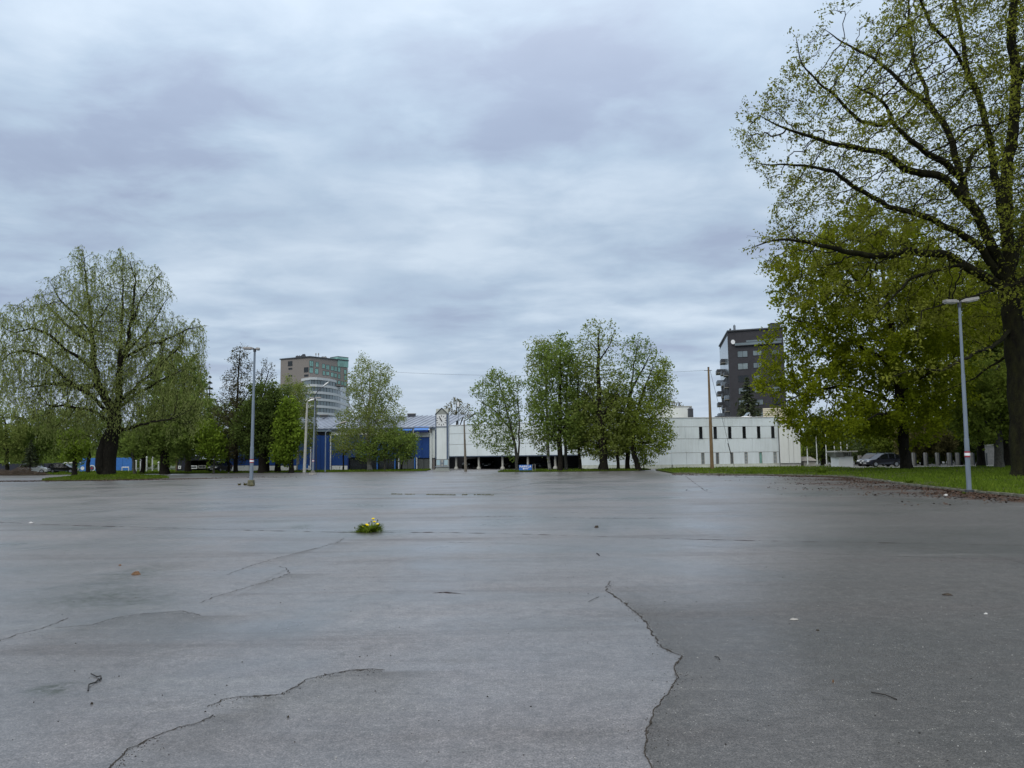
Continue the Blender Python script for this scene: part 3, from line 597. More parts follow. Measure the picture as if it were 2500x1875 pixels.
# corner block on the right, standing a little proud
CP0, CP1 = on(1905, 108.6), on(1956, 107.8); FC = Face(CP0, CP1)
cblk = thing('stair_block', 'pale ribbed corner block with vertical seams at the right end of the white hall', 'building', (CP0.x, CP0.y, 0))
MB().prism(foot(FC, 0.05, FC.len - 0.05, -18, -0.1), 0, 6.2).build('wall', M_conclt, cblk)
for a, b_ in ((0, 0.44), (0.44, 0.66), (0.66, 1.0)):
    MB().fbox(FC, FC.len * a + 0.02, FC.len * b_ - 0.02, 0.55, 6.3, -0.09, 0.05).build('cladding_panel', M_white2, cblk)
MB().fbox(FC, -0.05, FC.len + 0.15, 6.3, 6.45, -18, 0.2).build('roof_edge', M_conclt, cblk)
# undercroft columns
for px in (1109, 1164, 1222, 1284, 1351, 1413):
    u = FH.u(px); c = FH.P(u, -0.6, 0)
    cm = MB().tube([c, c + Vector((0, 0, ZO - 0.02))], 0.17, 12).build('column', M_conclt, hall, smooth=False)
    MB().tube([c, c + Vector((0, 0, 0.18)), c + Vector((0, 0, 0.42))], [0.36, 0.34, 0.2], 12).build('column_foot', M_conclt, cm)
# things on the hall's roof
pb = thing('roof_plant_room', 'white box with a dark round vent on the flat roof above the trees', 'rooftop box', (on(1655, 118).x, 118, ZT))
FP = Face(on(1600, 118), on(1700, 118))
part_px(FP, 'box', M_white2, pb, 1612, 1690, 993, 1022, -5, 0)
MB().fbox(FP, FP.u(1610), FP.u(1692), FP.z(1650, 993), FP.z(1650, 991.5), -5.1, 0.1).build('roof', M_conclt, pb)
vc = on(1690, 117); MB().tube([(vc.x, vc.y, ZT - 0.3), (vc.x, vc.y, 8.75)], 0.42, 14).tube([(vc.x, vc.y, 8.75), (vc.x, vc.y, 9.1)], [0.5, 0.08], 14).build('vent', M_steeldk, pb)
vc = on(1666, 118); MB().tube([(vc.x, vc.y + 1, 8.6), (vc.x, vc.y + 1, 10.0)], 0.1, 8).build('flue', M_steeldk, pb)
for i_, (px, wd, hh, mt) in enumerate(((1775, 1.6, 0.45, M_steeldk), (1824, 1.3, 0.5, M_signwh), (1736, 1.1, 0.3, M_signwh), (1790, 1.0, 0.28, M_signwh), (1845, 0.9, 0.25, M_signwh), (1862, 0.8, 0.3, M_conc))):
    c = on(px, 116); o = thing('skylight' if mt is M_signwh else 'roof_vent', ['low dark ventilation box on the flat roof left of the dome', 'white dome skylight beside the tilted strut on the white hall', 'flat white skylight at the roof edge nearest the wooden pole', 'flat white skylight between the dark vent and the dome', 'small white skylight just right of the dome', 'low grey concrete vent near the roof\'s right end'][i_],
              'skylight' if mt is M_signwh else 'vent', (c.x, c.y, ZT - 0.27))
    n_ = 5; m_ = MB()
    for q in range(n_):
        a0, a1 = math.cos(math.pi / 2 * q / n_), math.cos(math.pi / 2 * (q + 1) / n_ * 0.98)
        if mt is M_signwh: m_.box(c.x - wd * a0, c.x + wd * a0, c.y - wd * a0, c.y + wd * a0, ZT - 0.27 + 0.27 * (q > 0) + hh * q / n_, ZT + hh * (q + 1) / n_)
    if mt is not M_signwh: m_.box(c.x - wd, c.x + wd, c.y - 0.7, c.y + 0.7, ZT - 0.27, ZT + hh); m_.box(c.x - wd * 0.9, c.x + wd * 0.9, c.y - 0.6, c.y + 0.6, ZT + hh, ZT + hh + 0.12)
    m_.build('dome' if mt is M_signwh else 'box', mt, o)
c = on(1828, 117); o = thing('tilted_strut', 'tilted thin panel on a prop standing on the flat roof behind the dome skylight', 'panel', (c.x, c.y, ZT - 0.27))
MB().hexa([c + Vector(v) + Vector((0, 0, ZT - 0.27)) for v in ((-0.8, 0, 0), (0.5, 0, 1.35), (0.5, 1.6, 1.35), (-0.8, 1.6, 0), (-0.86, 0, 0.06), (0.46, 0, 1.42), (0.46, 1.6, 1.42), (-0.86, 1.6, 0.06))]).build('panel', M_glassgrey, o)
MB().tube([c + Vector((0.48, 0.1, ZT - 0.27)), c + Vector((0.48, 0.1, ZT + 1.1))], 0.04, 6).build('prop', M_signwh, o)
# white slatted screen behind the branches
FS = Face(on(1868, 115), on(1930, 113)); ss = thing('slatted_screen', 'cream slatted box screen on the hall roof below the dark tower', 'screen', (FS.o.x, FS.o.y, ZT - 0.3))
for q in range(7):
    z0 = ZT - 0.3 + 0.28 * q; MB().fbox(FS, 0, FS.len, z0, z0 + 0.22, -0.1, 0.04).build('slat', simple('cream_board', (0.60, 0.55, 0.42), 0.7, var=0.1), ss)
MB().fbox(FS, 0.05, FS.len - 0.05, ZT - 0.3, ZT + 1.5, -3, -0.12).build('box', M_timberbr, ss)

# ------------------------------------------------------------------ blue and white hall on the left
FL = Face(on(540, 131), on(1062, 128))
blue = thing('blue_hall', 'low blue and white hall with a sloping grey seamed metal roof', 'building', (FL.o.x, FL.o.y, 0))
MB().prism(foot(FL, 0, FL.len, -24, -0.25), 0, 6.5).build('wall', M_shadow, blue)
def Lp(name, mat, a, b_, y0, y1, d0=-0.24, d1=0.0, lab=None): return part_px(FL, name, mat, blue, a, b_, y0, y1, d0, d1, label=lab)
for a, b_ in ((545, 598), (598, 650), (650, 702), (702, 758), (809, 860), (860, 912), (912, 962), (962, 1009)):
    Lp('white_panel', M_white2, a, b_ - 0.5, 1047, 1062)
for a, b_ in ((545, 598), (598, 650), (650, 702), (702, 757), (760, 783), (783, 806), (809, 850)):
    Lp('blue_panel', M_blue, a, b_ - 0.4, 1063, 1136 if not 759 < a < 808 else 1150, -0.24, 0.02)
for a, b_ in ((850, 905), (905, 955), (955, 1010)): Lp('blue_panel', M_blue, a, b_ - 0.4, 1063, 1116, -0.24, 0.02)
for a, b_ in ((545, 608), (609, 650), (651, 700), (701, 756), (810, 829), (830, 850)): Lp('base_panel', M_white2, a, b_, 1137, 1152, -0.24, 0.03)
Lp('post', M_whitep, 758, 760.5, 1062, 1152, -0.1, 0.2); Lp('post', M_whitep, 806.5, 808.8, 1062, 1152, -0.1, 0.2)
Lp('post', M_whitep, 1009, 1012.5, 1047, 1062, -0.1, 0.3)
for a, b_ in ((852, 884), (886, 918), (920, 946), (948, 972)): Lp('glazing', M_glassdk, a, b_, 1119, 1146, -0.2, -0.12)
for a, b_ in ((975, 994), (995, 1011), (1019, 1034), (1035, 1049)): Lp('glazing', simple('grey_panel', (0.08, 0.09, 0.09), 0.5), a, b_, 1120, 1144, -0.2, -0.12)
for px in (851, 922, 965, 1013.5): Lp('column', M_blue2 if px != 851 else M_bluedk, px - 1.1, px + 1.1, 1117, 1151, 0.05, 0.35)
for px in (974, 1018): Lp('column', M_whitep, px - 1, px + 1, 1117, 1150, -0.05, 0.2)
Lp('sill', M_conclt, 975, 1049, 1145, 1150, -0.2, 0.05)
Lp('white_panel', M_whitep, 1013, 1048, 1056, 1067); Lp('blue_panel', M_blue, 1013, 1030, 1068, 1118, -0.24, 0.02); Lp('blue_panel', M_blue, 1030.5, 1048, 1068, 1118, -0.24, 0.02)
# sloping blue awnings with a dark drip edge
def awning(a, b_, y0, y1, y2):
    u0, u1 = FL.u(a), FL.u(b_); zt, zm, zb = FL.z((a + b_) / 2, y0), FL.z((a + b_) / 2, y1), FL.z((a + b_) / 2, y2)
    aw = MB().hexa([FL.P(u0, 0.9, zm - 0.08), FL.P(u1, 0.9, zm - 0.08), FL.P(u1, 0, zt - 0.1), FL.P(u0, 0, zt - 0.1), FL.P(u0, 0.9, zm), FL.P(u1, 0.9, zm), FL.P(u1, 0, zt), FL.P(u0, 0, zt)]).build('awning', M_blue2, blue)
    MB().fbox(FL, u0, u1, zb, zm - 0.1, 0.78, 0.88).build('drip_edge', M_bluedk, aw)
awning(1013, 1048, 1041, 1050, 1056); awning(972, 1008, 1045, 1051, 1057)
Lp('white_panel', M_tower, 1049.5, 1055, 1041, 1151, -0.24, 0.25); Lp('white_panel', M_tower, 1055.4, 1062, 1042, 1118, -0.24, 0.1)
Lp('door', simple('dusty_door', (0.22, 0.20, 0.19), 0.7), 1056, 1061, 1119, 1150, -0.24, -0.05)
# sloping roof with standing seams
FR0 = FL; ue, uf = FL.u(600), FL.u(1062) + 2.0
zE, zR = FL.z(800, 1046), 10.1
MB().hexa([FL.P(ue, 0.35, zE - 0.12), FL.P(uf, 0.35, zE - 0.12), FL.P(uf, -22, zR - 0.12), FL.P(ue, -22, zR - 0.12), FL.P(ue, 0.35, zE), FL.P(uf, 0.35, zE), FL.P(uf, -22, zR), FL.P(ue, -22, zR)]).build('roof', M_roof, blue)
MB().fbox(FL, ue, uf, zE - 0.3, zE - 0.13, 0.25, 0.4).build('gutter', M_towertrim, blue)
u = ue + 0.3
while u < uf:
    MB().hexa([FL.P(u, 0.34, zE), FL.P(u + 0.07, 0.34, zE), FL.P(u + 0.07, -21.9, zR), FL.P(u, -21.9, zR), FL.P(u, 0.34, zE + 0.09), FL.P(u + 0.07, 0.34, zE + 0.09), FL.P(u + 0.07, -21.9, zR + 0.09), FL.P(u, -21.9, zR + 0.09)]).build('roof_seam', M_roof, blue); u += 0.95
for i_, px in enumerate((790, 1005)):
    c = on(px, 149); v = thing('roof_vent', ['dark flat ventilation cowl on the roof ridge below the beige tower', 'dark flat ventilation cowl on the roof ridge left of the clock tower'][i_], 'vent', (c.x, c.y, 9.9), group='roof cowls')
    MB().box(c.x - .75, c.x + .75, c.y - .5, c.y + .5, 9.9, 10.35).build('cowl', M_steeldk, v); MB().box(c.x - .82, c.x + .82, c.y - .57, c.y + .57, 10.36, 10.48).build('lid', M_conc, v)
# pale wall joining the blue hall to the white one, and lower wing to the left
c0 = on(1094, 127); c1 = on(1104, 125.6)
# antenna mast right of the clock tower
c = on(1119.5, 128); am = thing('antenna_mast', 'thin pale mast with a white panel on the roof right of the clock tower', 'antenna', (c.x, c.y, 7))
MB().tube([(c.x, c.y, 6.6), (c.x, c.y, 10.3)], 0.06, 6).build('mast', M_galv, am)
MB().tube([(c.x, c.y, 10.3), (c.x, c.y, 11.1)], 0.16, 8).build('panel', M_signwh, am); MB().tube([(c.x, c.y, 9.0), (c.x + 1.9, c.y, 9.0)], 0.04, 6).build('arm', M_galv, am)

# ------------------------------------------------------------------ clock tower
TP0, TP1 = on(1063.3, 108), on(1094.5, 108); FT = Face(TP0, TP1); Wd = FT.len
zE, zRg, zB = FT.z(1078, 1011.5), FT.z(1078, 996.5), FT.z(1078, 1121)
tw = thing('clock_tower', 'slim pale clock tower with a gabled top and a square dial of black bars', 'clock tower', (TP0.x, TP0.y, 0))
MB().fbox(FT, 0.05, Wd - 0.05, zB, zE, -1.85, -0.03).build('tower_shaft', M_tower, tw)
for u0, u1 in ((0, 0.13), (Wd - 0.23, Wd)):
    MB().fbox(FT, u0, u1, zB, zE, -0.06, 0.03).build('corner_trim', M_towertrim, tw)
MB().fbox(FT, Wd - 0.1, Wd, zB, zE, -1.87, -1.75).build('corner_trim', M_towertrim, tw)
P = FT.P; h = Wd / 2
MB().add([P(0, 0, zE), P(Wd, 0, zE), P(h, 0, zRg), P(0, -1.88, zE), P(Wd, -1.88, zE), P(h, -1.88, zRg)], [(0, 1, 2), (3, 5, 4), (0, 2, 5, 3), (1, 4, 5, 2), (0, 3, 4, 1)]).build('roof', M_pebble, tw)
MB().add([P(0.02, -0.02, zE + 0.01), P(0.02, -1.86, zE + 0.01), P(0.02, -0.94, zRg - 0.02), P(Wd - 0.02, -0.02, zE + 0.01), P(Wd - 0.02, -1.86, zE + 0.01), P(Wd - 0.02, -0.94, zRg - 0.02)], [(0, 2, 1), (3, 4, 5), (0, 3, 5, 2), (1, 2, 5, 4), (0, 1, 4, 3)]).build('roof', M_pebble, tw)
for ua, ub in ((-0.04, h), (Wd + 0.04, h)):
    MB().tube([P(ua, 0.03, zE - 0.03), P(ub, 0.03, zRg + 0.02)], 0.06, 4).build('bargeboard', M_black, tw)
zd0, zd1 = FT.z(1078, 1041), zE - 0.03
dial = MB().fbox(FT, 0.16, Wd - 0.26, zd0, zd1, -0.03, 0.015).build('clock_dial', M_whitep, tw)
MB().fbox(FT, 0.1, Wd - 0.2, zd0 - 0.09, zd0 - 0.02, -0.03, 0.05).build('dial_sill', M_towertrim, tw)
cu_, cz = (0.16 + Wd - 0.26) / 2, (zd0 + zd1) / 2 + 0.0; rad = 0.63
for hr in range(12):
    if hr == 11: continue
    a = R(hr * 30); du, dz = math.sin(a), math.cos(a); r0, r1, wv_ = rad - 0.10, rad + 0.10, 0.045
    q = [(cu_ + du * r - s2 * dz * wv_, cz + dz * r + s2 * du * wv_) for r, s2 in ((r0, 1), (r0, -1), (r1, -1), (r1, 1))]
    MB().hexa([P(a_, 0.016, b_) for a_, b_ in q] + [P(a_, 0.035, b_) for a_, b_ in q]).build('hour_mark', M_black, dial)
def hand(deg, back, ln, wv_, d):
    a = R(deg); du, dz = math.sin(a), math.cos(a)
    q = [(cu_ + du * r - s2 * dz * wv_, cz + dz * r + s2 * du * wv_) for r, s2 in ((-back, 1), (-back, -1), (ln, -1), (ln, 1))]
    MB().hexa([P(a_, d, b_) for a_, b_ in q] + [P(a_, d + 0.02, b_) for a_, b_ in q]).build('clock_hand', M_black, dial)
hand(332, 0.16, 0.68, 0.05, 0.04); hand(329, 0.18, 0.42, 0.07, 0.065)
# the box at its foot
MB().fbox(FT, 0.1, Wd - 0.02, 0.55, zB - 0.06, -1.7, -0.02).build('base_box', M_conclt, tw)
for u0, u1 in ((0.14, 0.62), (1.22, 1.70)): MB().fbox(FT, u0, u1, 0.85, zB - 0.1, -0.015, 0.03).build('base_panel', M_ltblue, tw)
for (u0, u1, a, b_) in ((0.68, 0.80, 0.75, zB - 0.12), (1.04, 1.16, 0.75, zB - 0.12), (0.80, 1.04, 1.08, 1.2)): MB().fbox(FT, u0, u1, a, b_, -0.01, 0.05).build('letter_bar', M_galv, tw)
MB().fbox(FT, -0.05, Wd + 0.05, 0.60, 0.69, 0.05, 0.14).build('rail', M_galv, tw)
MB().fbox(FT, 0.0, Wd, 0.0, 0.5, -1.8, 0.02).fbox(FT, -0.3, Wd + 0.3, 0, 0.18, -1.8, 0.5).build('footing', M_pebble, tw)
# bracket lamp on the wall left of it
c = FL.P(FL.u(1053), 0.25, 0); bl = thing('wall_bracket', 'small black bracket lamp high on the pale wall left of the clock', 'bracket', (c.x, c.y, 4.8))
q1 = FL.z(1053, 1046); q2 = FL.z(1053, 1056)
MB().tube([FL.P(FL.u(1052), .3, q1), FL.P(FL.u(1053), .5, q2), FL.P(FL.u(1056), .5, q2 - .05), FL.P(FL.u(1055), .35, q1 + .1), FL.P(FL.u(1059), .35, q1 + .3)], 0.07, 6).build('arm', M_black, bl)

# ------------------------------------------------------------------ beige tower far behind on the left
def LP(px, D): v = on(px, D); return (v.x, v.y)
tc_, tl_, tr_ = LP(754, 360), LP(681, 368), LP(847, 377)
tk_ = (tl_[0] + tr_[0] - tc_[0], tl_[1] + tr_[1] - tc_[1])
bt = thing('beige_tower', 'distant beige tower block with teal windows over curved white banded floors', 'tower block', (tc_[0], tc_[1], 0))
def zpx(px, py, D): return W(px, py, D).z
zt = zpx(754, 872, 360); zb1 = zpx(847, 944, 377)
MB().prism([tc_, tr_, tk_, tl_], zb1, zt).build('upper_block', M_brownclad, bt)
MB().prism([(tc_[0] - .1, tc_[1] - .6), (tr_[0] + .6, tr_[1]), tk_, (tl_[0] - .6, tl_[1])], zt, zt + 0.5).build('roof_edge', M_steeldk, bt)
FTR = Face(tc_, tr_); FTL = Face(tc_, tl_)
def win(F, parent, px0, px1, py0, py1, pm, fr=0.25, proud=0.08, mullions=1, fm=None):
    u0, za = F.uz(px0, (py0 + py1) / 2); u1, _ = F.uz(px1, (py0 + py1) / 2); pc = (px0 + px1) / 2
    if u0 > u1: u0, u1 = u1, u0
    z0, z1_ = F.z(pc, py1), F.z(pc, py0); f = MB()
    f.fbox(F, u0, u0 + fr, z0, z1_, 0, proud).fbox(F, u1 - fr, u1, z0, z1_, 0, proud).fbox(F, u0 + fr, u1 - fr, z0, z0 + fr, 0, proud).fbox(F, u0 + fr, u1 - fr, z1_ - fr, z1_, 0, proud)
    for k in range(mullions): um = u0 + (u1 - u0) * (k + 1) / (mullions + 1); f.fbox(F, um - fr / 3, um + fr / 3, z0 + fr, z1_ - fr, 0, proud * 0.9)
    wn = f.build('window', fm or M_steeldk, parent); MB().fbox(F, u0 + fr, u1 - fr, z0 + fr, z1_ - fr, 0.002, proud * 0.4).build('pane', pm, wn); return wn
z8 = 8.295
def c8(x, y): return 670 + x / z8, 860 + y / z8
for (x0, x1, ya, yb) in ((705, 790, 170, 290), (835, 895, 200, 300), (965, 1022, 235, 330), (1043, 1112, 255, 355), (1140, 1200, 275, 372), (1210, 1268, 288, 388), (1278, 1335, 300, 400),
                         (705, 780, 300, 420), (820, 890, 330, 440), (975, 1030, 375, 468), (1045, 1108, 388, 470), (1140, 1198, 408, 500), (1210, 1262, 425, 515), (1285, 1335, 440, 535), (1410, 1462, 465, 560),
                         (1140, 1195, 545, 600), (1215, 1268, 560, 640), (1285, 1335, 575, 650), (1350, 1400, 585, 665), (1410, 1460, 600, 685), (1405, 1458, 345, 450)):
    a = c8(x0, ya); b_ = c8(x1, yb)
    win(FTR, bt, a[0], b_[0], a[1], b_[1], M_glassteal, 0.12, 0.1)
for (x0, x1, ya, yb) in ((275, 365, 180, 280), (285, 362, 315, 352), (285, 362, 460, 490), (600, 690, 305, 405), (605, 690, 450, 495)):
    a = c8(x0, ya); b_ = c8(x1, yb); win(FTL, bt, a[0], b_[0], a[1], b_[1], M_glassdk, 0.15, 0.1, 2)
# glass box on the roof corner
g0, g1, g2 = LP(822, 379), LP(846.5, 377.2), LP(818, 392); g3 = (g1[0] + g2[0] - g0[0], g1[1] + g2[1] - g0[1])
gb = thing('roof_glass_room', 'green glazed room on the right corner of the distant beige tower', 'glass room', (g0[0], g0[1], zt)); 
gq = [tuple(FTR.P(FTR.len * a_, d_, 0)[:2]) for a_, d_ in ((0.72, 0.25), (1.01, 0.25), (1.01, -6), (0.72, -6))]
MB().prism(gq, zt + 0.5 - 3.6, zt + 1.6).build('glazing', M_glassteal, gb)
MB().prism(gq, zt + 1.602, zt + 1.95).build('roof', M_steeldk, gb)
# roof machinery and aerials
for i_, (px, D, w_, h_) in enumerate(((727, 366, 3.0, 1.2), (738, 366, 1.5, 1.8), (788, 372, 2.5, 1.4))):
    c = on(px, D); o = thing('roof_machinery', ['long low dark unit on the beige tower roof, leftmost', 'taller dark unit beside the long low one on the beige tower roof', 'grey plant box on the beige tower roof right of the aerials'][i_], 'roof unit', (c.x, c.y, zt + .5))
    MB().box(c.x - w_ / 2, c.x + w_ / 2, c.y - 1, c.y + 1, zt + 0.5, zt + 0.5 + h_ * 0.7).build('cabinet', M_steeldk if i_ < 2 else M_conc, o)
    for q in range(3): MB().tube([(c.x - w_ / 2 + w_ * (q + .5) / 3, c.y, zt + .5 + h_ * .7), (c.x - w_ / 2 + w_ * (q + .5) / 3, c.y, zt + .5 + h_)], 0.25, 8).build('fan', M_steeldk, o)
for i_, px in enumerate((768, 774.5)):
    c = on(px, 368); o = thing('aerial', ['thin aerial on the beige tower, left of two', 'thin aerial on the beige tower, right of two'][i_], 'aerial', (c.x, c.y, zt), group='tower aerials')
    MB().tube([(c.x, c.y, zt + .5), (c.x, c.y, zt + 3.0)], 0.09, 6).build('rod', M_steeldk, o); MB().box(c.x - .25, c.x + .25, c.y - .1, c.y + .1, zt + 2.0, zt + 2.9).build('panel', M_conc, o)
# lower banded floors with the curved corner
curve = [LP(703, 372), LP(757, 356), LP(772, 357), LP(788, 360), LP(803, 364.5), LP(816, 370), LP(827, 377), LP(832, 384)]
back = [(curve[-1][0], 405), (curve[0][0], 405)]
def offs(poly, d): return [(x + (0.3 * d if i > 3 else -0.1 * d), y - d) for i, (x, y) in enumerate(poly)]
zf = [zpx(757, yy, 356) for yy in (921, 938, 955, 972, 989, 1006, 1023, 1040)]
for i_, z_ in enumerate(zf):
    fl = MB().prism(offs(curve, 0.5) + back, z_ - 1.15, z_).build('floor_band', M_band, bt)
    zl = zf[i_ + 1] if i_ + 1 < len(zf) else 0
    MB().prism(curve + [(back[0][0] - .5, 404.5), (back[1][0] + .5, 404.5)], zl, z_ - 1.15).build('glazing', M_glassgrey, bt)
    for q in range(len(curve) - 1):
        for fr_ in (0.05, 0.5):
            x = curve[q][0] * (1 - fr_) + curve[q + 1][0] * fr_; y = curve[q][1] * (1 - fr_) + curve[q + 1][1] * fr_
            if i_ < 6: MB().box(x - .09, x + .09, y - .2, y, zl, z_ - 1.16).build('mullion', M_steeldk, bt)
# ------------------------------------------------------------------ dark tower on the right
dc, dl, dr = LP(1788.5, 200), LP(1767.5, 228), LP(1926, 195)
dk_ = (dl[0] + dr[0] - dc[0], dl[1] + dr[1] - dc[1])
dt = thing('dark_tower', 'dark brick apartment tower with rows of wide windows and stacked steel balconies', 'tower block', (dc[0], dc[1], 0))
zt = zpx(1788.5, 810, 200)
MB().prism([dc, dr, dk_, dl], 0, zt).build('wall', M_darkbrick, dt)
MB().prism([(dc[0] - .2, dc[1] - .3), (dr[0] + .2, dr[1] - .3), dk_, (dl[0] - .3, dl[1])], zt, zt + 0.35).build('roof_edge', M_steeldk, dt)
FDR = Face(dc, dr); FDL = Face(dc, dl); z7 = 6.91
def c7(x, y): return 1740 + x / z7, 780 + y / z7
tri = [(415, 592), (675, 830), (975, 1125)]
rows = [(527, 638), (733, 845), (940, 1055), (1148, 1262), (1355, 1470), (1560, 1670)]
for ri, (ya, yb) in enumerate(rows):
    for ci, (x0, x1) in enumerate(tri):
        if ci: ya2, yb2 = ya - 10 * ci, yb - 28 - 6 * (ci - 1)
        else: ya2, yb2 = ya, yb
        a = c7(x0 + 8 * ri * (0.8 if ci < 1 else 1), ya2); b_ = c7(x1 + 8 * ri * 0.8, yb2)
        win(FDR, dt, a[0], b_[0], a[1], b_[1], [M_glassgrey, M_glassdk, M_blind][(ri * 2 + ci * 3 + ri * ci) % 3], 0.10, 0.07, 1, M_black)
# terrace rail of the top floor
a = c7(440, 368); b_ = c7(1240, 335); u0, u1 = FDR.u(a[0]), FDR.u(b_[0]); z0 = FDR.z(a[0], a[1] + 6)
MB().fbox(FDR, u0, min(u1, FDR.len), z0 - 0.6, z0 - 0.45, 0, 0.5).build('ledge', M_steeldk, dt)
MB().fbox(FDR, u0, min(u1, FDR.len), z0 - 0.45, z0 + 0.15, 0.35, 0.40).build('rail', M_glassgrey, dt)
MB().fbox(FDR, FDR.u(1832), FDR.len - 0.3, z0 + 0.3, z0 + 0.75, 0, 0.06).build('strip_window', M_glassgrey, dt)
MB().fbox(FDL, 0.3, FDL.len, zt - 11, zt - 1, 0, 0.06).build('glazed_corner', M_glassgrey, dt)
for k in range(9):
    zb_ = zt - 8.2 - k * 3.16
    for j, (u0, u1, pr) in enumerate(((2.5, 6.5, 1.0), (10.5, 15.5, 1.1), (20, 26, 1.6))):
        zz = zb_ - [0.0, -1.2, 0.6][j]
        if j == 0 and k == 0 or zz < 1: continue
        bc = MB().fbox(FDL, u0, u1, zz, zz + 0.16, 0, pr).build('balcony', M_conc, dt)
        MB().fbox(FDL, u0, u1, zz + 0.24, zz + 1.15, pr - 0.06, pr).fbox(FDL, u0, u0 + .05, zz + .24, zz + 1.15, 0, pr).fbox(FDL, u1 - .05, u1, zz + .24, zz + 1.15, 0, pr).build('railing', M_steeldk if (k + j) % 3 else M_galv, bc)
c = FDR.P(FDR.u(1799), 0.3, z0 + 0.5); sdn = thing('satellite_dish', 'white satellite dish on the terrace rail of the dark tower', 'dish', tuple(c))
m_ = MB(); ring = [(c + Vector((math.cos(a) * .55, -0.2, math.sin(a) * .6))) for a in np.linspace(0, 2 * np.pi, 13)[:-1]]
m_.add(ring + [c + Vector((0, 0.05, 0))], [(i, (i + 1) % 12, 12) for i in range(12)] + [tuple(range(12))]); m_.build('dish', M_signwh, sdn); MB().tube([c + Vector((0, .05, 0)), c + Vector((.1, .1, -.9))], .05, 6).build('bracket', M_steeldk, sdn)
c = on(1806, 203); am2 = thing('antenna_mast', 'forked antenna standing on the dark tower roof', 'antenna', (c.x, c.y, zt))
MB().tube([(c.x, c.y, zt + .3), (c.x, c.y, zt + 2.4)], 0.09, 6).build('mast', M_steeldk, am2)
for q in (-.22, .22): MB().box(c.x + q - .07, c.x + q + .07, c.y - .07, c.y + .07, zt + .8, zt + 2.2).build('panel', M_steeldk, am2)
c = on(1795, 201); st = thing('roof_vent', 'small black pipe cowl at the left corner of the dark tower roof', 'vent', (c.x, c.y, zt)); MB().tube([(c.x, c.y, zt + .3), (c.x, c.y, zt + .75), (c.x + .15, c.y, zt + .95)], [.2, .2, .26], 8).build('pipe', M_black, st)
c = on(1906, 200); ch = thing('chimney', 'grey chimney stack on the dark tower roof behind the branches', 'chimney', (c.x, c.y, zt)); MB().box(c.x - 1.2, c.x + 1.2, c.y - 1, c.y + 1, zt + .3, zt + 1.9).build('stack', M_steeldk, ch); MB().box(c.x - 1.35, c.x + 1.35, c.y - 1.15, c.y + 1.15, zt + 1.9, zt + 2.05).build('cap', M_steeldk, ch)

# ------------------------------------------------------------------ trees
def colonize(lines, attr, ds, di, dk, seed, maxn=9000, trop=(0, 0, 0.0), iters=160):
    """space colonisation: hand-laid limbs (lines) grow twigs towards the attractor cloud that fills the crown"""
    r = np.random.default_rng(seed)
    pos = np.zeros((maxn, 3)); par = np.full(maxn, -1); n = 0; floor = np.zeros(maxn)
    for pts, rfl in lines:
        pts = np.array(pts, float); seg = np.linalg.norm(np.diff(pts, axis=0), axis=1); L = np.concatenate([[0], np.cumsum(seg)])
        m = max(2, int(L[-1] / ds) + 1); s_ = np.linspace(0, L[-1], m)
        # smooth the hand-laid points with a little wander
        q = np.stack([np.interp(s_, L, pts[:, k]) for k in range(3)], -1)
        if m > 4:
            wob = r.normal(0, ds * 0.16, (m, 3)); wob[0] = 0; q = q + wob
            q[1:-1] = (q[:-2] + q[1:-1] * 2 + q[2:]) / 4
        if n == 0: prev = -1; st = 0
        else:
            d = np.linalg.norm(pos[:n] - q[0], axis=1); prev = int(d.argmin()); st = 1
        for k in range(st, m):
            pos[n] = q[k]; par[n] = prev; prev = n; floor[n] = (rfl[0] - 0.012) * (1 - k / (m - 1)) ** (0.75 if rfl[1] <= 0.1 else 0.25) + 0.012 if rfl else 0; n += 1
    na = len(attr); alive = np.ones(na, bool); nd = np.full(na, 1e9); ni = np.zeros(na, int)
    def upd(a, b):
        for s0 in range(a, b, 256):
            e0 = min(b, s0 + 256); d = ((attr[:, None, :] - pos[None, s0:e0, :]) ** 2).sum(-1); j = d.argmin(1); dm = d[np.arange(na), j]
            u = dm < nd; nd[u] = dm[u]; ni[u] = j[u] + s0
    upd(0, n); nch = np.bincount(par[:n][par[:n] >= 0], minlength=maxn); lastdir = np.zeros((maxn, 3))
    trop = np.array(trop)
    for it in range(iters):
        act = alive & (nd < di * di)
        if not act.any(): break
        idx = ni[act]; v = attr[act] - pos[idx]; v /= np.linalg.norm(v, axis=1)[:, None] + 1e-9
        D = np.zeros((n, 3)); np.add.at(D, idx, v); ids = np.unique(idx); D = D[ids]; D /= np.linalg.norm(D, axis=1)[:, None] + 1e-9
        D += r.normal(0, 0.22, D.shape) + trop; D /= np.linalg.norm(D, axis=1)[:, None] + 1e-9
        ok = (nch[ids] < 4) & ((D * lastdir[ids]).sum(1) < 0.93)
        ids, D = ids[ok], D[ok]
        if len(ids) == 0: break
        if n + len(ids) > maxn: break
        a = n; pos[n:n + len(ids)] = pos[ids] + D * ds; par[n:n + len(ids)] = ids; lastdir[ids] = D; nch[ids] += 1; n += len(ids)
        upd(a, n); alive &= nd > dk * dk
    return pos[:n].copy(), par[:n].copy(), floor[:n].copy()
def radii(pos, par, r0, rbase):
    n = len(pos); tips = np.zeros(n); ch = np.bincount(par[par >= 0], minlength=n); tips[ch == 0] = 1
    for i in range(n - 1, 0, -1):
        if par[i] >= 0: tips[par[i]] += tips[i]
    T = tips[0]; ex = math.log(max(T, 2)) / math.log(rbase / r0)
    return r0 * np.maximum(tips, 1) ** (1 / ex), tips, ch
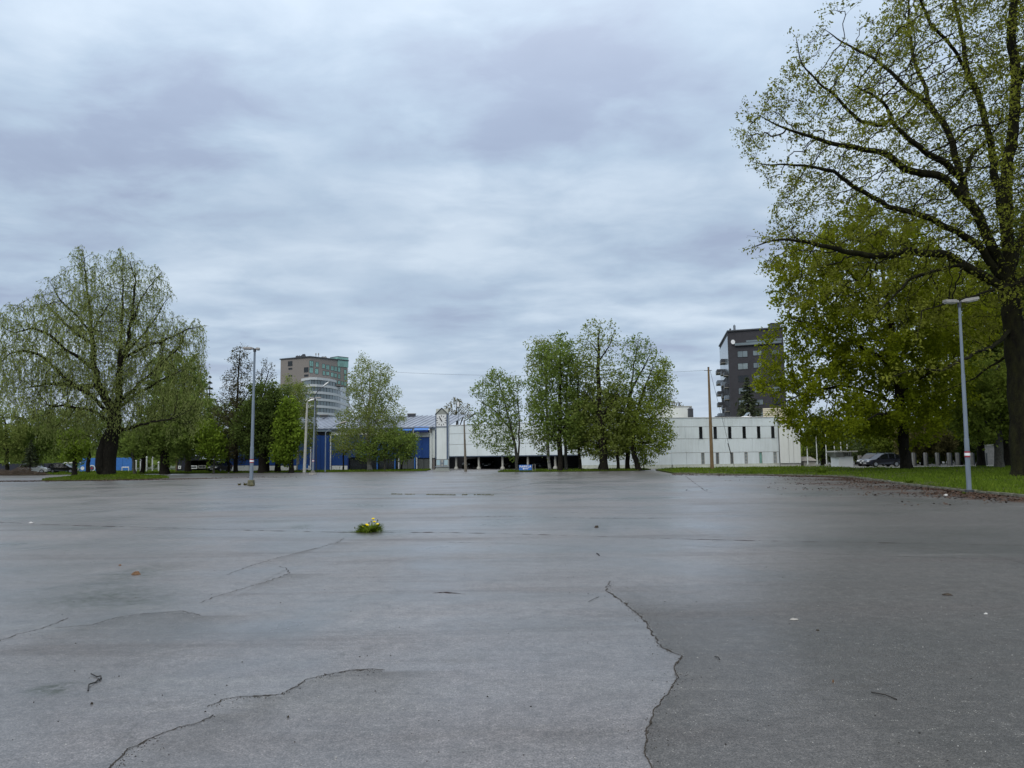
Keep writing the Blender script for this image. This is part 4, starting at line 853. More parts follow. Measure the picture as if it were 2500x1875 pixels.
def skin(pos, par, rad, tips, butt=1.35):
    n = len(pos); kids = [[] for _ in range(n)]
    for i in range(n):
        if par[i] >= 0: kids[par[i]].append(i)
    chains = []; stack = [(0, -1)]
    while stack:
        i, p = stack.pop(); c = [p] if p >= 0 else []
        while True:
            c.append(i)
            if not kids[i]: break
            ks = sorted(kids[i], key=lambda k: -tips[k])
            for k in ks[1:]: stack.append((k, i))
            i = ks[0]
        if len(c) > 1: chains.append((c, p >= 0))
    Vs = []; Fs = []; off = 0
    for cls, lo, hi in ((3, 0, 0.035), (5, 0.035, 0.12), (9, 0.12, 9)):
        P = []; Rr = []; T = []; start = []; ref = []
        for c, emb in chains:
            p = pos[c]; rd = rad[c].copy()
            if emb: rd[0] = min(rd[0], rd[1] * 1.25)
            if not (lo <= rd[min(1, len(rd) - 1)] < hi): continue
            t = np.gradient(p, axis=0); t /= np.linalg.norm(t, axis=1)[:, None] + 1e-9
            m = t.mean(0); k = np.abs(m).argmin(); rf = np.zeros(3); rf[k] = 1
            if not emb: rd[0] *= butt; rd[1] *= 1 + (butt - 1) * 0.35
            rd[-1] *= 0.5; start.append((sum(len(x) for x in P) if False else None, len(p)))
            P.append(p); Rr.append(rd); T.append(t); ref.append(np.repeat(rf[None], len(p), 0))
        if not P: continue
        lens = [len(p) for p in P]; P = np.concatenate(P); Rr = np.concatenate(Rr); T = np.concatenate(T); ref = np.concatenate(ref)
        u = np.cross(T, ref); u /= np.linalg.norm(u, axis=1)[:, None] + 1e-9; v = np.cross(T, u)
        a = np.arange(cls) * 2 * np.pi / cls
        V = P[:, None, :] + (u[:, None, :] * np.cos(a)[None, :, None] + v[:, None, :] * np.sin(a)[None, :, None]) * Rr[:, None, None]
        last = np.zeros(len(P), bool); last[np.cumsum(lens) - 1] = True
        i = np.nonzero(~last)[0][:, None] * cls; j = np.arange(cls)[None, :]; jn = (j + 1) % cls
        F = np.stack([i + j, i + jn, i + cls + jn, i + cls + j], -1).reshape(-1, 4)
        Vs.append(V.reshape(-1, 3)); Fs.append(F + off); off += len(P) * cls
    return np.concatenate(Vs), np.concatenate(Fs)
def leaf_quads(c, ax, bx):
    """rhombic leaves: centre, half-length axis, half-width axis"""
    V = np.stack([c - ax, c + bx + ax * 0.1, c + ax, c - bx + ax * 0.1], 1).reshape(-1, 3)
    return V, np.arange(len(V)).reshape(-1, 4)
def rnd_unit(r, n):
    v = r.normal(size=(n, 3)); return v / (np.linalg.norm(v, axis=1)[:, None] + 1e-9)
def twigs_leaves(pos, par, rad, ch, tips, r, n_leaf, size, spread, elong=0.55, droop=0.0, keep=1.0, tipmax=2.5, clump=1):
    """short random twigs at the outer nodes, leaves in small clumps along them"""
    sel = np.nonzero((tips <= tipmax) & (np.arange(len(pos)) > 3))[0]
    sel = sel[r.uniform(size=len(sel)) < keep]
    tdir = np.zeros((len(pos), 3)); m = par >= 0; tdir[m] = pos[m] - pos[par[m]]; tdir /= np.linalg.norm(tdir, axis=1)[:, None] + 1e-9
    base = np.repeat(sel, n_leaf); k = len(base)
    d = rnd_unit(r, k) * 0.9 + tdir[base] * 0.7; d[:, 2] += 0.15 - droop; d /= np.linalg.norm(d, axis=1)[:, None]
    ln = spread * r.uniform(0.15, 1.0, k); c = pos[base] + d * ln[:, None]
    if clump > 1:
        c = np.repeat(c, clump, 0) + r.normal(0, size * 0.6, (k * clump, 3)); d = np.repeat(d, clump, 0); k *= clump
    ax = rnd_unit(r, k) * 0.8 + d * 0.4; ax[:, 2] -= droop * 0.8; ax /= np.linalg.norm(ax, axis=1)[:, None]
    bx = np.cross(ax, rnd_unit(r, k)); bx /= np.linalg.norm(bx, axis=1)[:, None] + 1e-9
    sz = size * r.uniform(0.55, 1.3, k)[:, None]
    V, F = leaf_quads(c, ax * sz * 0.5, bx * sz * 0.5 * elong)
    # the twigs themselves, thin three-sided rods to some of the leaf places
    nt_ = min(len(base), len(sel)); q = np.arange(0, len(base), max(1, n_leaf)); p0 = pos[base[q]]; p1 = p0 + (d.reshape(len(base), -1, 3)[:, 0] * ln[:, None])[q] * 1.15
    return V, F, p0, p1
def rods(p0, p1, r0):
    t = p1 - p0; L = np.linalg.norm(t, axis=1)[:, None] + 1e-9; t = t / L; rf = np.where(np.abs(t[:, 2:3]) < 0.8, np.array([[0, 0, 1.0]]), np.array([[1.0, 0, 0]]))
    u = np.cross(t, rf); u /= np.linalg.norm(u, axis=1)[:, None] + 1e-9; v = np.cross(t, u); a = np.arange(3) * 2 * np.pi / 3; o_ = u[:, None] * np.cos(a)[None, :, None] + v[:, None] * np.sin(a)[None, :, None]
    V = np.concatenate([p0[:, None] + o_ * r0, p1[:, None] + o_ * r0 * 0.4], 1).reshape(-1, 3); n = len(p0); b = np.arange(n)[:, None] * 6
    F = np.stack([np.stack([b[:, 0] + j, b[:, 0] + (j + 1) % 3, b[:, 0] + 3 + (j + 1) % 3, b[:, 0] + 3 + j], -1) for j in range(3)], 1).reshape(-1, 4)
    return V, F
def ell_points(r, ells, D, n, base, shell=0.25, depth=0.85, jag=0.14, gap=None):
    """attractors inside a union of ellipsoids whose outline was measured in the photo (px, py, rx, ry)"""
    P = []
    vol = np.array([e[2] * e[3] * min(e[2], e[3]) for e in ells], float); cnt = np.maximum(8, (vol / vol.sum() * n)).astype(int)
    for e_, m in zip(ells, cnt):
        c = np.array(W(e_[0], e_[1], D)) - base; k = D / FPX; dd = e_[4] if len(e_) > 4 else depth
        u = rnd_unit(r, m); rr = r.uniform(shell ** 3, 1, m) ** (1 / 3)
        ph = np.arctan2(u[:, 2], u[:, 0]); rr = rr * (1 + jag * np.sin(ph * 5 + e_[0]) + jag * 0.7 * np.sin(ph * 9 + e_[1] + u[:, 1] * 3))
        rxy = e_[2] * k; P.append(c + u * rr[:, None] * np.array([rxy, rxy * dd, e_[3] * k]))
    P = np.concatenate(P); P = P[P[:, 2] > 0.8]
    if gap:
        x, y, z = P.T; f = np.sin(x * gap[0] + 1.7 * np.sin(z * gap[0] * .6 + 1)) + np.sin(z * gap[0] * 1.1 + 1.5 * np.sin(x * gap[0] * .7 + y * .2)) + .5 * np.sin(x * gap[0] * 2.3 + z * gap[0] * 1.9); P = P[f > gap[1]]
    return P
LEAFTOT = [0]
def make_tree(name, label, base_px, D, ells, trunks, rbase, mat_b, mat_l, seed, z0=0.0, ds=0.5, n_attr=900, leaf=(5, 0.22, 0.6), elong=0.55, droop=0.0, r0=0.014, cat='tree', group=None,
              depth=0.85, maxn=7000, trop=(0, 0, 0.03), keep=1.0, tipmax=2.5, clump=1, di=None, shell=0.25, strands=None, butt=1.35, jag=0.14, rodr=0.010, extra=None, floors=None, gap=None):
    r = np.random.default_rng(seed); b = on(base_px, D, z0); base = np.array(b)
    root = thing(name, label, cat, tuple(b), group=group)
    lines = []
    for i, tr in enumerate(trunks):
        pts = []
        for q in tr:
            dy = q[2] if len(q) > 2 else 0.0
            p = np.array(W(q[0], q[1], D + dy)) - base; pts.append(p)
        if i == 0: pts[0] = np.array([0, 0, -0.15])
        lines.append((pts, floors[i] if floors else None))
    A = ell_points(r, ells, D, n_attr, base, shell=shell, depth=depth, jag=jag, gap=gap)
    pos, par, floor = colonize(lines, A, ds, di or ds * 7, ds * 1.7, seed, maxn, trop)
    rad, tips, ch = radii(pos, par, r0, rbase); rad = np.maximum(rad, floor)
    V, F = skin(pos, par, rad, tips, butt)
    if strands:
        LV, LF, RV, RF = willow_strands(pos, par, tips, r, *strands)
    else:
        LV, LF, p0, p1 = twigs_leaves(pos, par, rad, ch, tips, r, leaf[0], leaf[1], leaf[2], elong, droop, keep, tipmax, clump)
        RV, RF = rods(p0, p1, rodr)
    F2 = RF + len(V); V2 = np.concatenate([V, RV])
    if extra is not None:
        ev, ef = extra(r, base, pos, par, rad); F2 = np.concatenate([F2, ef + len(V2)]); V2 = np.concatenate([V2, ev])
    link_mesh('trunk', np_mesh('trunk', V2, np.concatenate([F, F2]), True), mat_b, root)
    link_mesh('crown', np_mesh('crown', LV, LF), mat_l, root)
    LEAFTOT[0] += len(LF) * 2 + len(F) * 2
    return root
def willow_strands(pos, par, tips, r, frac, lmin, lmax, step, lw):
    sel = np.nonzero((tips <= 2.5) & (np.arange(len(pos)) > 20))[0]; sel = sel[r.uniform(size=len(sel)) < frac]; sel = np.repeat(sel, 3); sel = r.permutation(sel)[:16500]
    P = []; AX = []; S0 = []; S1 = []
    for i in sel:
        L = r.uniform(lmin, lmax) * (0.55 if r.uniform() < 0.4 else 1); L = min(L, max(pos[i][2] - 0.9, 0.5)); out = r.normal(0, 0.42, 3); out[2] = 0
        m = max(2, int(L / step)); t = np.linspace(0.05, 1, m); bend = np.sin(t * 1.5) ** 0.7
        c = pos[i] + out[None] * bend[:, None] * 0.9 + np.stack([0 * t, 0 * t, -t * L + 0.25 * np.sin(t * 3) * 0.4], -1)
        P.append(c + r.normal(0, 0.07, c.shape)); a = np.gradient(c, axis=0); AX.append(a / (np.linalg.norm(a, axis=1)[:, None] + 1e-9)); S0.append(pos[i][None]); S1.append(c[m // 2][None]); S0.append(c[m // 2][None]); S1.append(c[-1][None])
    c = np.concatenate(P); ax = np.concatenate(AX) + r.normal(0, 0.35, c.shape); ax /= np.linalg.norm(ax, axis=1)[:, None]
    bx = np.cross(ax, rnd_unit(r, len(c))); bx /= np.linalg.norm(bx, axis=1)[:, None] + 1e-9
    sz = r.uniform(0.7, 1.3, len(c))[:, None]
    V, F = leaf_quads(c, ax * sz * step * 0.62, bx * sz * lw * 0.5); RV, RF = rods(np.concatenate(S0), np.concatenate(S1), 0.009)
    return V, F, RV, RF

ML_maple = leaf_mat('maple_leaf', (0.105, 0.135, 0.008), (0.29, 0.33, 0.022), 0.48, (0.44, 0.43, 0.045))
ML_budding = leaf_mat('budding_leaf', (0.075, 0.082, 0.015), (0.29, 0.315, 0.048), 0.42, (0.32, 0.24, 0.09))
ML_willow = leaf_mat('willow_leaf', (0.17, 0.21, 0.06), (0.34, 0.39, 0.13), 0.45, (0.44, 0.47, 0.18))
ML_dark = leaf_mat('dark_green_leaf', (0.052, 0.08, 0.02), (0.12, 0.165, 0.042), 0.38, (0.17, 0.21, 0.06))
ML_mid = leaf_mat('mid_green_leaf', (0.11, 0.165, 0.034), (0.225, 0.3, 0.072), 0.47, (0.32, 0.38, 0.11))
ML_bright = leaf_mat('bright_green_leaf', (0.095, 0.155, 0.018), (0.22, 0.31, 0.04), 0.42, (0.29, 0.36, 0.06))
ML_birch = leaf_mat('birch_leaf', (0.135, 0.175, 0.042), (0.27, 0.32, 0.09), 0.45, (0.36, 0.4, 0.13))
ML_lime = leaf_mat('lime_tree_leaf', (0.12, 0.165, 0.026), (0.26, 0.32, 0.06), 0.47, (0.34, 0.38, 0.09))
ML_olive = leaf_mat('olive_brown_leaf', (0.095, 0.088, 0.035), (0.18, 0.165, 0.065), 0.35, (0.24, 0.19, 0.08))
ML_bare = leaf_mat('dull_bud', (0.055, 0.052, 0.03), (0.11, 0.105, 0.055), 0.3, (0.14, 0.12, 0.06))
ML_spruce = leaf_mat('spruce_needle', (0.032, 0.046, 0.026), (0.080, 0.094, 0.051), 0.15, (0.07, 0.065, 0.035))

# the great half-leafed tree at the right edge; limbs laid as seen, from a 1659 px crop of the corner
zz = 2.304
def c7b(L, d0, d1):
    n = len(L); return [(1780 + a / zz, b_ / zz, d0 + (d1 - d0) * i / (n - 1)) for i, (a, b_) in enumerate(L)]
T_main = [(2492, 1166, 0), (2490, 1050, 0), (2482, 900, 0), (2474, 790, 0), (2468, 720, 0)]
limbs = [T_main,
    c7b([(1570, 1640), (1545, 1500), (1480, 1400), (1420, 1240), (1330, 1120), (1190, 990), (1000, 960), (860, 850), (640, 820), (480, 780), (250, 700), (160, 640)], 0, -3),
    c7b([(1330, 1120), (1310, 1000), (1240, 760), (1130, 590), (1010, 510), (870, 370), (740, 290), (600, 220), (520, 150)], -1, 3),
    c7b([(1310, 1000), (1190, 900), (1100, 850), (920, 700), (880, 580), (790, 530), (700, 470)], -1, -5),
    c7b([(900, 700), (740, 690), (640, 580), (500, 470), (400, 350), (370, 210)], -4, -6),
    c7b([(1530, 1580), (1430, 1400), (1260, 1290), (1100, 1220), (900, 1160), (720, 1060), (600, 970), (480, 940), (300, 930), (130, 910)], 0, -6),
    c7b([(1560, 1640), (1350, 1500), (1200, 1430), (1000, 1410), (820, 1450), (600, 1400), (430, 1360), (250, 1350), (110, 1400)], 0, -3),
    c7b([(1580, 1600), (1570, 1500), (1540, 1200), (1500, 1000), (1460, 760), (1410, 560), (1330, 380), (1310, 200), (1270, 0), (1250, -200)], 0, 3),
    c7b([(1585, 1620), (1570, 1300), (1560, 950), (1600, 700), (1610, 400), (1590, 200), (1600, 0), (1590, -300)], 0, -3),
    c7b([(1310, 1020), (1380, 850), (1450, 790), (1530, 700), (1545, 600)], 0, 2),
    c7b([(1350, 1500), (1280, 1490), (1100, 1540), (1000, 1580), (900, 1700), (800, 1790)], 0, -5),
    c7b([(1130, 590), (1100, 480), (1060, 400), (1030, 300), (1010, 150), (1010, 0), (990, -150)], 1, 5),
    c7b([(1330, 380), (1230, 230), (1150, 160), (1080, 0), (1040, -150)], 2, -2),
    c7b([(1590, 1500), (1640, 1350), (1720, 1150), (1790, 900), (1830, 600), (1900, 200)], 0, 4),
    c7b([(1600, 1640), (1720, 1500), (1900, 1380), (2100, 1250), (2350, 1150)], 0, 3),
    c7b([(1620, 500), (1700, 300), (1800, 50), (1850, -200)], 0, -5),
    [(2474, 800, 0), (2420, 850, -2), (2380, 860, -4), (2300, 905, -6), (2230, 900, -8), (2160, 930, -9)],
    [(2476, 850, 0), (2440, 880, 2), (2380, 925, 3), (2330, 945, 4), (2290, 960, 5)],
    [(1000 / 2.304 + 1780 + 400, 1500 / 2.304, -1), (2250, 760, -6), (2240, 840, -9)],
]
make_tree('budding_tree', 'huge dark limbed tree with sparse young leaves cut by the right edge', 2492, 54,
          [(2400, 370, 585, 480), (2200, 640, 350, 170), (2560, 60, 460, 420), (2100, 180, 190, 130), (1950, 420, 135, 150), (2000, 610, 180, 120), (1900, 330, 60, 60)], limbs, 0.66, M_barkmoss, ML_budding, 21, z0=0.1,
          ds=0.42, n_attr=13000, leaf=(3, 0.23, 0.8), clump=4, gap=(.75, -.75), elong=0.5, maxn=42000, depth=0.8, r0=0.016, tipmax=2.2, shell=0.1, trop=(0, 0, 0.07), rodr=0.015, di=2.6, jag=0.05,
          floors=[(0.62, 0.56), (0.40, 0.05), (0.27, 0.05), (0.26, 0.05), (0.14, 0.04), (0.28, 0.05), (0.36, 0.06), (0.36, 0.08), (0.42, 0.12), (0.17, 0.05), (0.16, 0.05), (0.14, 0.05), (0.14, 0.05), (0.3, 0.08), (0.3, 0.08), (0.1, 0.04), (0.15, 0.04), (0.12, 0.04), (0.12, 0.04)])

# ---- yellow-green maples on the lawn behind the lamp
def TR(*p): return list(p)
make_tree('maple_tree', 'tall yellow green maple whose straight trunk stands just right of the dark car', 2213, 78,
          [(2110, 640, 150, 150), (2010, 760, 115, 160), (2200, 800, 210, 190), (2010, 960, 135, 110), (2180, 1000, 150, 80), (2060, 1040, 130, 50), (1915, 850, 62, 120), (1905, 985, 45, 60), (1960, 680, 80, 90)],
          [TR((2213, 1150), (2208, 1080), (2198, 980), (2185, 860), (2165, 720), (2140, 560)), TR((2200, 1000), (2140, 960), (2060, 940), (1960, 960), (1900, 990)), TR((2190, 900), (2110, 850), (2010, 800), (1930, 780)), TR((2185, 860), (2260, 780), (2330, 700)),
           TR((2195, 960), (2280, 900, -2), (2360, 880, -3)), TR((2180, 800), (2100, 700), (2040, 620)), TR((2196, 980), (2240, 1000, 4), (2330, 1010, 6)), TR((2200, 1010), (2150, 1010, -5), (2080, 1040, -8))],
          0.52, M_bark, ML_maple, 31, z0=0.12, ds=0.6, n_attr=2800, leaf=(12, 0.27, 1.1), elong=0.85, maxn=9000, clump=5, gap=(.6, -1.6), shell=0.3, jag=0.15, floors=[(0.5, 0.1)] + [(0.18, 0.05)] * 7)
make_tree('maple_tree', 'broad yellow green maple with a dark slim trunk behind the blue grey lamp post', 2393, 92,
          [(2390, 800, 160, 170), (2330, 950, 130, 110), (2470, 930, 120, 130)], [TR((2393, 1150), (2392, 1050), (2390, 900), (2400, 720)), TR((2392, 1040), (2330, 960), (2260, 900)), TR((2390, 980), (2450, 900), (2500, 850)), TR((2391, 1060), (2440, 1020), (2500, 1000))],
          0.42, M_bark, ML_maple, 32, z0=0.12, ds=0.65, n_attr=1500, leaf=(9, 0.32, 1.2), elong=0.85, clump=5, floors=[(0.42, 0.1)] + [(0.16, 0.05)] * 3)
make_tree('lime_tree', 'grey trunked lime tree on the lawn between the lamp and the right edge', 2438, 80,
          [(2440, 960, 105, 90), (2490, 1010, 100, 60), (2390, 1030, 70, 45)], [TR((2438, 1156), (2434, 1080), (2436, 980), (2440, 890)), TR((2435, 1060), (2390, 1010)), TR((2436, 1040), (2490, 990), (2530, 960))],
          0.42, M_barkgrey, ML_lime, 33, z0=0.12, ds=0.5, n_attr=1300, leaf=(18, 0.34, 1.1), elong=0.8, clump=2, floors=[(0.42, 0.1)] + [(0.12, 0.04)] * 2)
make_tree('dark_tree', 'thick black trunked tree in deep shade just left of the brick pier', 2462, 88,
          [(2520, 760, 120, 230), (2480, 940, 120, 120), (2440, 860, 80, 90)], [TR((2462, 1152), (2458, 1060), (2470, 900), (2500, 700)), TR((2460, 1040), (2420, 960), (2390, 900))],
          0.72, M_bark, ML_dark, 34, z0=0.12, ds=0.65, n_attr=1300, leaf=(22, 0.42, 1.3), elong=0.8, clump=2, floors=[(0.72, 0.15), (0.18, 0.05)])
make_tree('hedge_tree', 'low olive brown bushy tree rising behind the row of concrete posts', 2252, 106,
          [(2250, 1070, 62, 42), (2225, 1085, 45, 35), (2290, 1085, 40, 30)], [TR((2252, 1140), (2252, 1090), (2250, 1050)), TR((2252, 1110), (2215, 1080)), TR((2252, 1105), (2290, 1080))],
          0.2, M_bark, ML_olive, 35, ds=0.4, n_attr=700, leaf=(30, 0.3, 0.8), elong=0.6, clump=2)
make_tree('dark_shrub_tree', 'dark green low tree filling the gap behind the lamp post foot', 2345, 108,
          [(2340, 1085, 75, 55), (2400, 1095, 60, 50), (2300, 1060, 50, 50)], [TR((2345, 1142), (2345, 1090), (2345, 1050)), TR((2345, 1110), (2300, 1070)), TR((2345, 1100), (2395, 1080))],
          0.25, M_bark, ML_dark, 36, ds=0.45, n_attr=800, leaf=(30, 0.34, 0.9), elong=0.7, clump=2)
make_tree('bird_cherry', 'pale flowering bird cherry in the gap above the white kiosk', 2090, 125,
          [(2085, 1085, 45, 42), (2130, 1080, 45, 45), (2050, 1100, 35, 35)], [TR((2090, 1140), (2090, 1100), (2088, 1060)), TR((2090, 1110), (2050, 1085)), TR((2090, 1105), (2130, 1070))],
          0.2, M_barkgrey, leaf_mat('blossom_leaf', (0.102, 0.145, 0.058), (0.217, 0.275, 0.116), 0.35, (0.45, 0.47, 0.38)), 37, ds=0.45, n_attr=600, leaf=(20, 0.28, 0.9), elong=0.7, clump=2)
make_tree('lime_tree', 'olive green lime tree between the kiosk and the straight maple trunk', 2165, 118,
          [(2170, 1060, 60, 55), (2205, 1085, 50, 45)], [TR((2165, 1142), (2166, 1100), (2168, 1030)), TR((2166, 1100), (2210, 1070))],
          0.22, M_bark, ML_lime, 38, ds=0.5, n_attr=700, leaf=(22, 0.34, 1.0), elong=0.7, clump=2)
make_tree('dark_tree', 'dark narrow tree behind the flagpoles right of the white hall', 2012, 122,
          [(2010, 1075, 40, 70), (1985, 1095, 28, 50)], [TR((2012, 1142), (2012, 1080), (2010, 1010))],
          0.45, M_bark, ML_dark, 39, ds=0.5, n_attr=700, leaf=(16, 0.32, 1.0), elong=0.7, clump=2)

# ---- trees in front of the white hall
def slim(px, D, pts, **k): pass
make_tree('birch_tree', 'airy twin stemmed birch beside the blue parking sign', 1262, 98,
          [(1218, 955, 62, 54), (1182, 1035, 38, 62), (1240, 1055, 42, 58), (1215, 1010, 60, 60)],
          [TR((1262, 1150), (1258, 1090), (1248, 1040), (1225, 960), (1215, 915)), TR((1262, 1148), (1268, 1080), (1268, 1030), (1262, 960)), TR((1250, 1050), (1215, 1010), (1180, 985))],
          0.2, M_barkgrey, ML_mid, 41, z0=0.1, ds=0.42, n_attr=2000, leaf=(17, 0.26, 0.8), elong=0.6, droop=0.35, floors=[(0.19, 0.04), (0.15, 0.04), (0.07, 0.03)])
make_tree('birch_tree', 'slender pale trunked birch at the left of the big clump before the hall', 1342, 99,
          [(1335, 880, 52, 60), (1312, 990, 30, 65), (1330, 1060, 45, 45), (1322, 850, 26, 30)], [TR((1345, 1150), (1338, 1100), (1335, 1000), (1332, 880), (1328, 830)), TR((1337, 1080), (1305, 1040))],
          0.2, M_barkbirch, ML_birch, 42, z0=0.1, ds=0.45, n_attr=1300, leaf=(18, 0.28, 0.85), elong=0.6, droop=0.3, floors=[(0.2, 0.05), (0.06, 0.03)])
make_tree('green_tree', 'dense mid green tree on a dark trunk inside the clump before the hall', 1368, 96,
          [(1365, 900, 58, 70), (1350, 1010, 50, 70), (1395, 1020, 50, 70), (1320, 960, 35, 60)], [TR((1367, 1150), (1367, 1090), (1366, 980), (1370, 860)), TR((1367, 1080), (1330, 1050), (1300, 1040)), TR((1367, 1060), (1400, 1000))],
          0.32, M_bark, ML_mid, 43, z0=0.1, ds=0.5, n_attr=1500, leaf=(15, 0.30, 1.0), elong=0.7, clump=2, jag=0.24, floors=[(0.3, 0.06), (0.1, 0.03), (0.1, 0.03)])
make_tree('slim_tree', 'slim straight grey stemmed tree just left of the thick twin trunks', 1382, 97.5,
          [(1390, 930, 40, 70), (1392, 1020, 40, 70)], [TR((1384, 1150), (1381, 1080), (1384, 960), (1388, 880))], 0.2, M_barkgrey, ML_mid, 44, z0=0.1, ds=0.5, n_attr=600, leaf=(16, 0.3, 0.9), elong=0.6, droop=0.2)
make_tree('slim_tree', 'thin dark stemmed tree in the gap right of the undercroft\'s last column', 1416, 97,
          [(1415, 930, 36, 90), (1420, 1040, 30, 55)], [TR((1416, 1150), (1413, 1050), (1410, 950), (1412, 860))], 0.19, M_bark, ML_lime, 45, z0=0.1, ds=0.5, n_attr=600, leaf=(16, 0.3, 0.9), elong=0.6)
make_tree('old_lime_tree', 'tallest lime of the clump, thick trunk and a half bare domed top', 1474, 95,
          [(1462, 835, 54, 58), (1455, 900, 60, 65), (1475, 1000, 78, 80), (1470, 1080, 80, 42), (1500, 880, 25, 60)],
          [TR((1474, 1151), (1472, 1100), (1464, 1000), (1460, 900), (1462, 830), (1465, 790)), TR((1462, 905), (1440, 892), (1415, 905)), TR((1462, 880), (1490, 840), (1500, 810)), TR((1466, 1020), (1510, 960)), TR((1464, 1000), (1425, 950)), TR((1462, 860), (1435, 830))],
          0.5, M_bark, ML_birch, 46, z0=0.1, ds=0.48, n_attr=2400, leaf=(11, 0.27, 0.85), elong=0.6, clump=1, floors=[(0.5, 0.06)] + [(0.11, 0.04)] * 5)
make_tree('lime_tree', 'leafy low lime skirting the foot of the tallest tree', 1466, 98,
          [(1465, 1060, 88, 60), (1450, 1010, 60, 60)], [TR((1482, 1151), (1482, 1100), (1470, 1040)), TR((1482, 1110), (1430, 1070)), TR((1482, 1100), (1530, 1070))], 0.34, M_bark, ML_lime, 47, z0=0.1, ds=0.5, n_attr=1200, leaf=(22, 0.3, 0.9), elong=0.6, clump=2)
make_tree('slim_tree', 'thin stemmed young tree between the thick lime and the leaning one', 1508, 96,
          [(1510, 1000, 36, 80), (1512, 1070, 32, 40)], [TR((1509, 1150), (1505, 1080), (1505, 980), (1510, 920))], 0.19, M_bark, ML_lime, 48, z0=0.1, ds=0.5, n_attr=600, leaf=(18, 0.3, 0.9), elong=0.6, clump=2)
make_tree('green_tree', 'upright leafy tree with an open crown second from the right of the clump', 1533, 97,
          [(1560, 880, 46, 62), (1540, 970, 45, 70), (1590, 910, 42, 70), (1545, 1060, 45, 60)], [TR((1534, 1150), (1531, 1080), (1537, 980), (1550, 880), (1558, 840)), TR((1537, 960), (1570, 900), (1590, 860))],
          0.28, M_bark, ML_mid, 49, z0=0.1, ds=0.45, n_attr=1700, leaf=(14, 0.28, 0.85), elong=0.6, clump=1, floors=[(0.26, 0.05), (0.1, 0.03)])
make_tree('leaning_tree', 'dark leaning trunk with a wide green crown at the right end of the clump', 1560, 95,
          [(1595, 1000, 46, 80), (1580, 1070, 60, 50), (1612, 930, 32, 60), (1570, 1030, 45, 60)], [TR((1560, 1150), (1548, 1105), (1545, 1050), (1565, 970), (1595, 890)), TR((1546, 1060), (1590, 1020), (1625, 1000)), TR((1547, 1080), (1600, 1080))],
          0.33, M_bark, ML_lime, 50, z0=0.1, ds=0.45, n_attr=1800, leaf=(15, 0.28, 0.9), elong=0.6, clump=2, floors=[(0.32, 0.05), (0.1, 0.03), (0.08, 0.03)])
make_tree('shrub', 'low sprouting bush at the foot of the leaning trunk', 1572, 95, [(1572, 1132, 16, 13), (1540, 1142, 10, 8)], [TR((1572, 1151), (1572, 1135))], 0.05, M_bark, ML_mid, 51, ds=0.2, n_attr=160, leaf=(12, 0.2, 0.4), elong=0.5, cat='shrub')
make_tree('far_tree', 'olive tree top showing over the roof just right of the clock', 1115, 165,
          [(1112, 1000, 24, 26), (1135, 1005, 20, 22)], [TR((1115, 1130), (1115, 1050), (1114, 985)), TR((1115, 1060), (1138, 1005))], 0.3, M_bark, ML_olive, 52, ds=0.6, n_attr=700, leaf=(16, 0.42, 0.9), elong=0.45)
make_tree('far_tree', 'brownish tree top over the hall roof right of the clump', 1640, 150,
          [(1630, 990, 24, 30), (1652, 998, 16, 16)], [TR((1640, 1130), (1638, 1050), (1632, 975))], 0.25, M_bark, ML_olive, 53, ds=0.6, n_attr=500, leaf=(14, 0.4, 0.9), elong=0.4)
# spruces
def spruce(name, label, px, D, ytop, ybase, wpx, seed, layers=15, dens=1.0, z0=0):
    r = np.random.default_rng(seed); b = on(px, D, z0); top = W(px, ytop, D).z; zb = max(W(px, ybase, D).z, 0.3); root = thing(name, label, 'spruce tree', tuple(b)); H = top - z0; wm = wpx * D / FPX
    P = [(0, 0, -.1), (0, 0, H * .5), (0, 0, H)]; tk = MB().tube([Vector(p) + b for p in P], [H * .014 + .08, H * .009 + .04, .02], 7)
    C_, A_, B_ = [], [], []; p0 = []; p1 = []
    for k in range(layers):
        f = (k + .3) / layers; z = (H - (zb - z0)) * (1 - f) + (zb - z0); L = wm * (f ** 0.8) * r.uniform(0.8, 1.12)
        for a in np.linspace(0, 2 * np.pi, 8)[:-1] + r.uniform(0, 2):
            l = L * r.uniform(0.65, 1.1); d = np.array([math.cos(a), math.sin(a), -0.18 + r.normal(0, .08)]); e = np.array([0, 0, z]) + d * l; p0.append((0, 0, z)); p1.append(e)
            m = int(9 * dens * (0.5 + f)); t = r.uniform(0.15, 1, m)[:, None]
            c = np.array([[0, 0, z]]) + d[None] * l * t + r.normal(0, .10, (m, 3)) * l * 0.6 + np.array([[0, 0, -0.08]]) * l; C_.append(c)
            ax = d[None] + r.normal(0, .5, (m, 3)); ax[:, 2] -= .3; ax /= np.linalg.norm(ax, axis=1)[:, None]; A_.append(ax)
    c = np.concatenate(C_); ax = np.concatenate(A_); bx = np.cross(ax, rnd_unit(r, len(c))); bx /= np.linalg.norm(bx, axis=1)[:, None]; s_ = (wm * 0.14 * r.uniform(.6, 1.2, len(c)))[:, None]
    V, F = leaf_quads(c, ax * s_, bx * s_ * .32)
    tk.build('trunk', M_bark, root); RV, RF = rods(np.array(p0, float), np.array(p1), .03); link_mesh('branches', np_mesh('branches', RV, RF), M_bark, root); link_mesh('crown', np_mesh('crown', V, F), ML_spruce, root)
spruce('spruce_tree', 'ragged dark spruce standing in front of the dark tower', 1832, 150, 922, 1030, 46, 61, 14, 1.4)
spruce('spruce_tree', 'small dark spruce top between the willow and the bare alder', 507, 132, 916, 1120, 32, 62, 15, 1.2)
spruce('spruce_tree', 'small bluish spruce low on the far left behind the hedge', 73, 122, 1075, 1135, 26, 63, 12, 1.6)

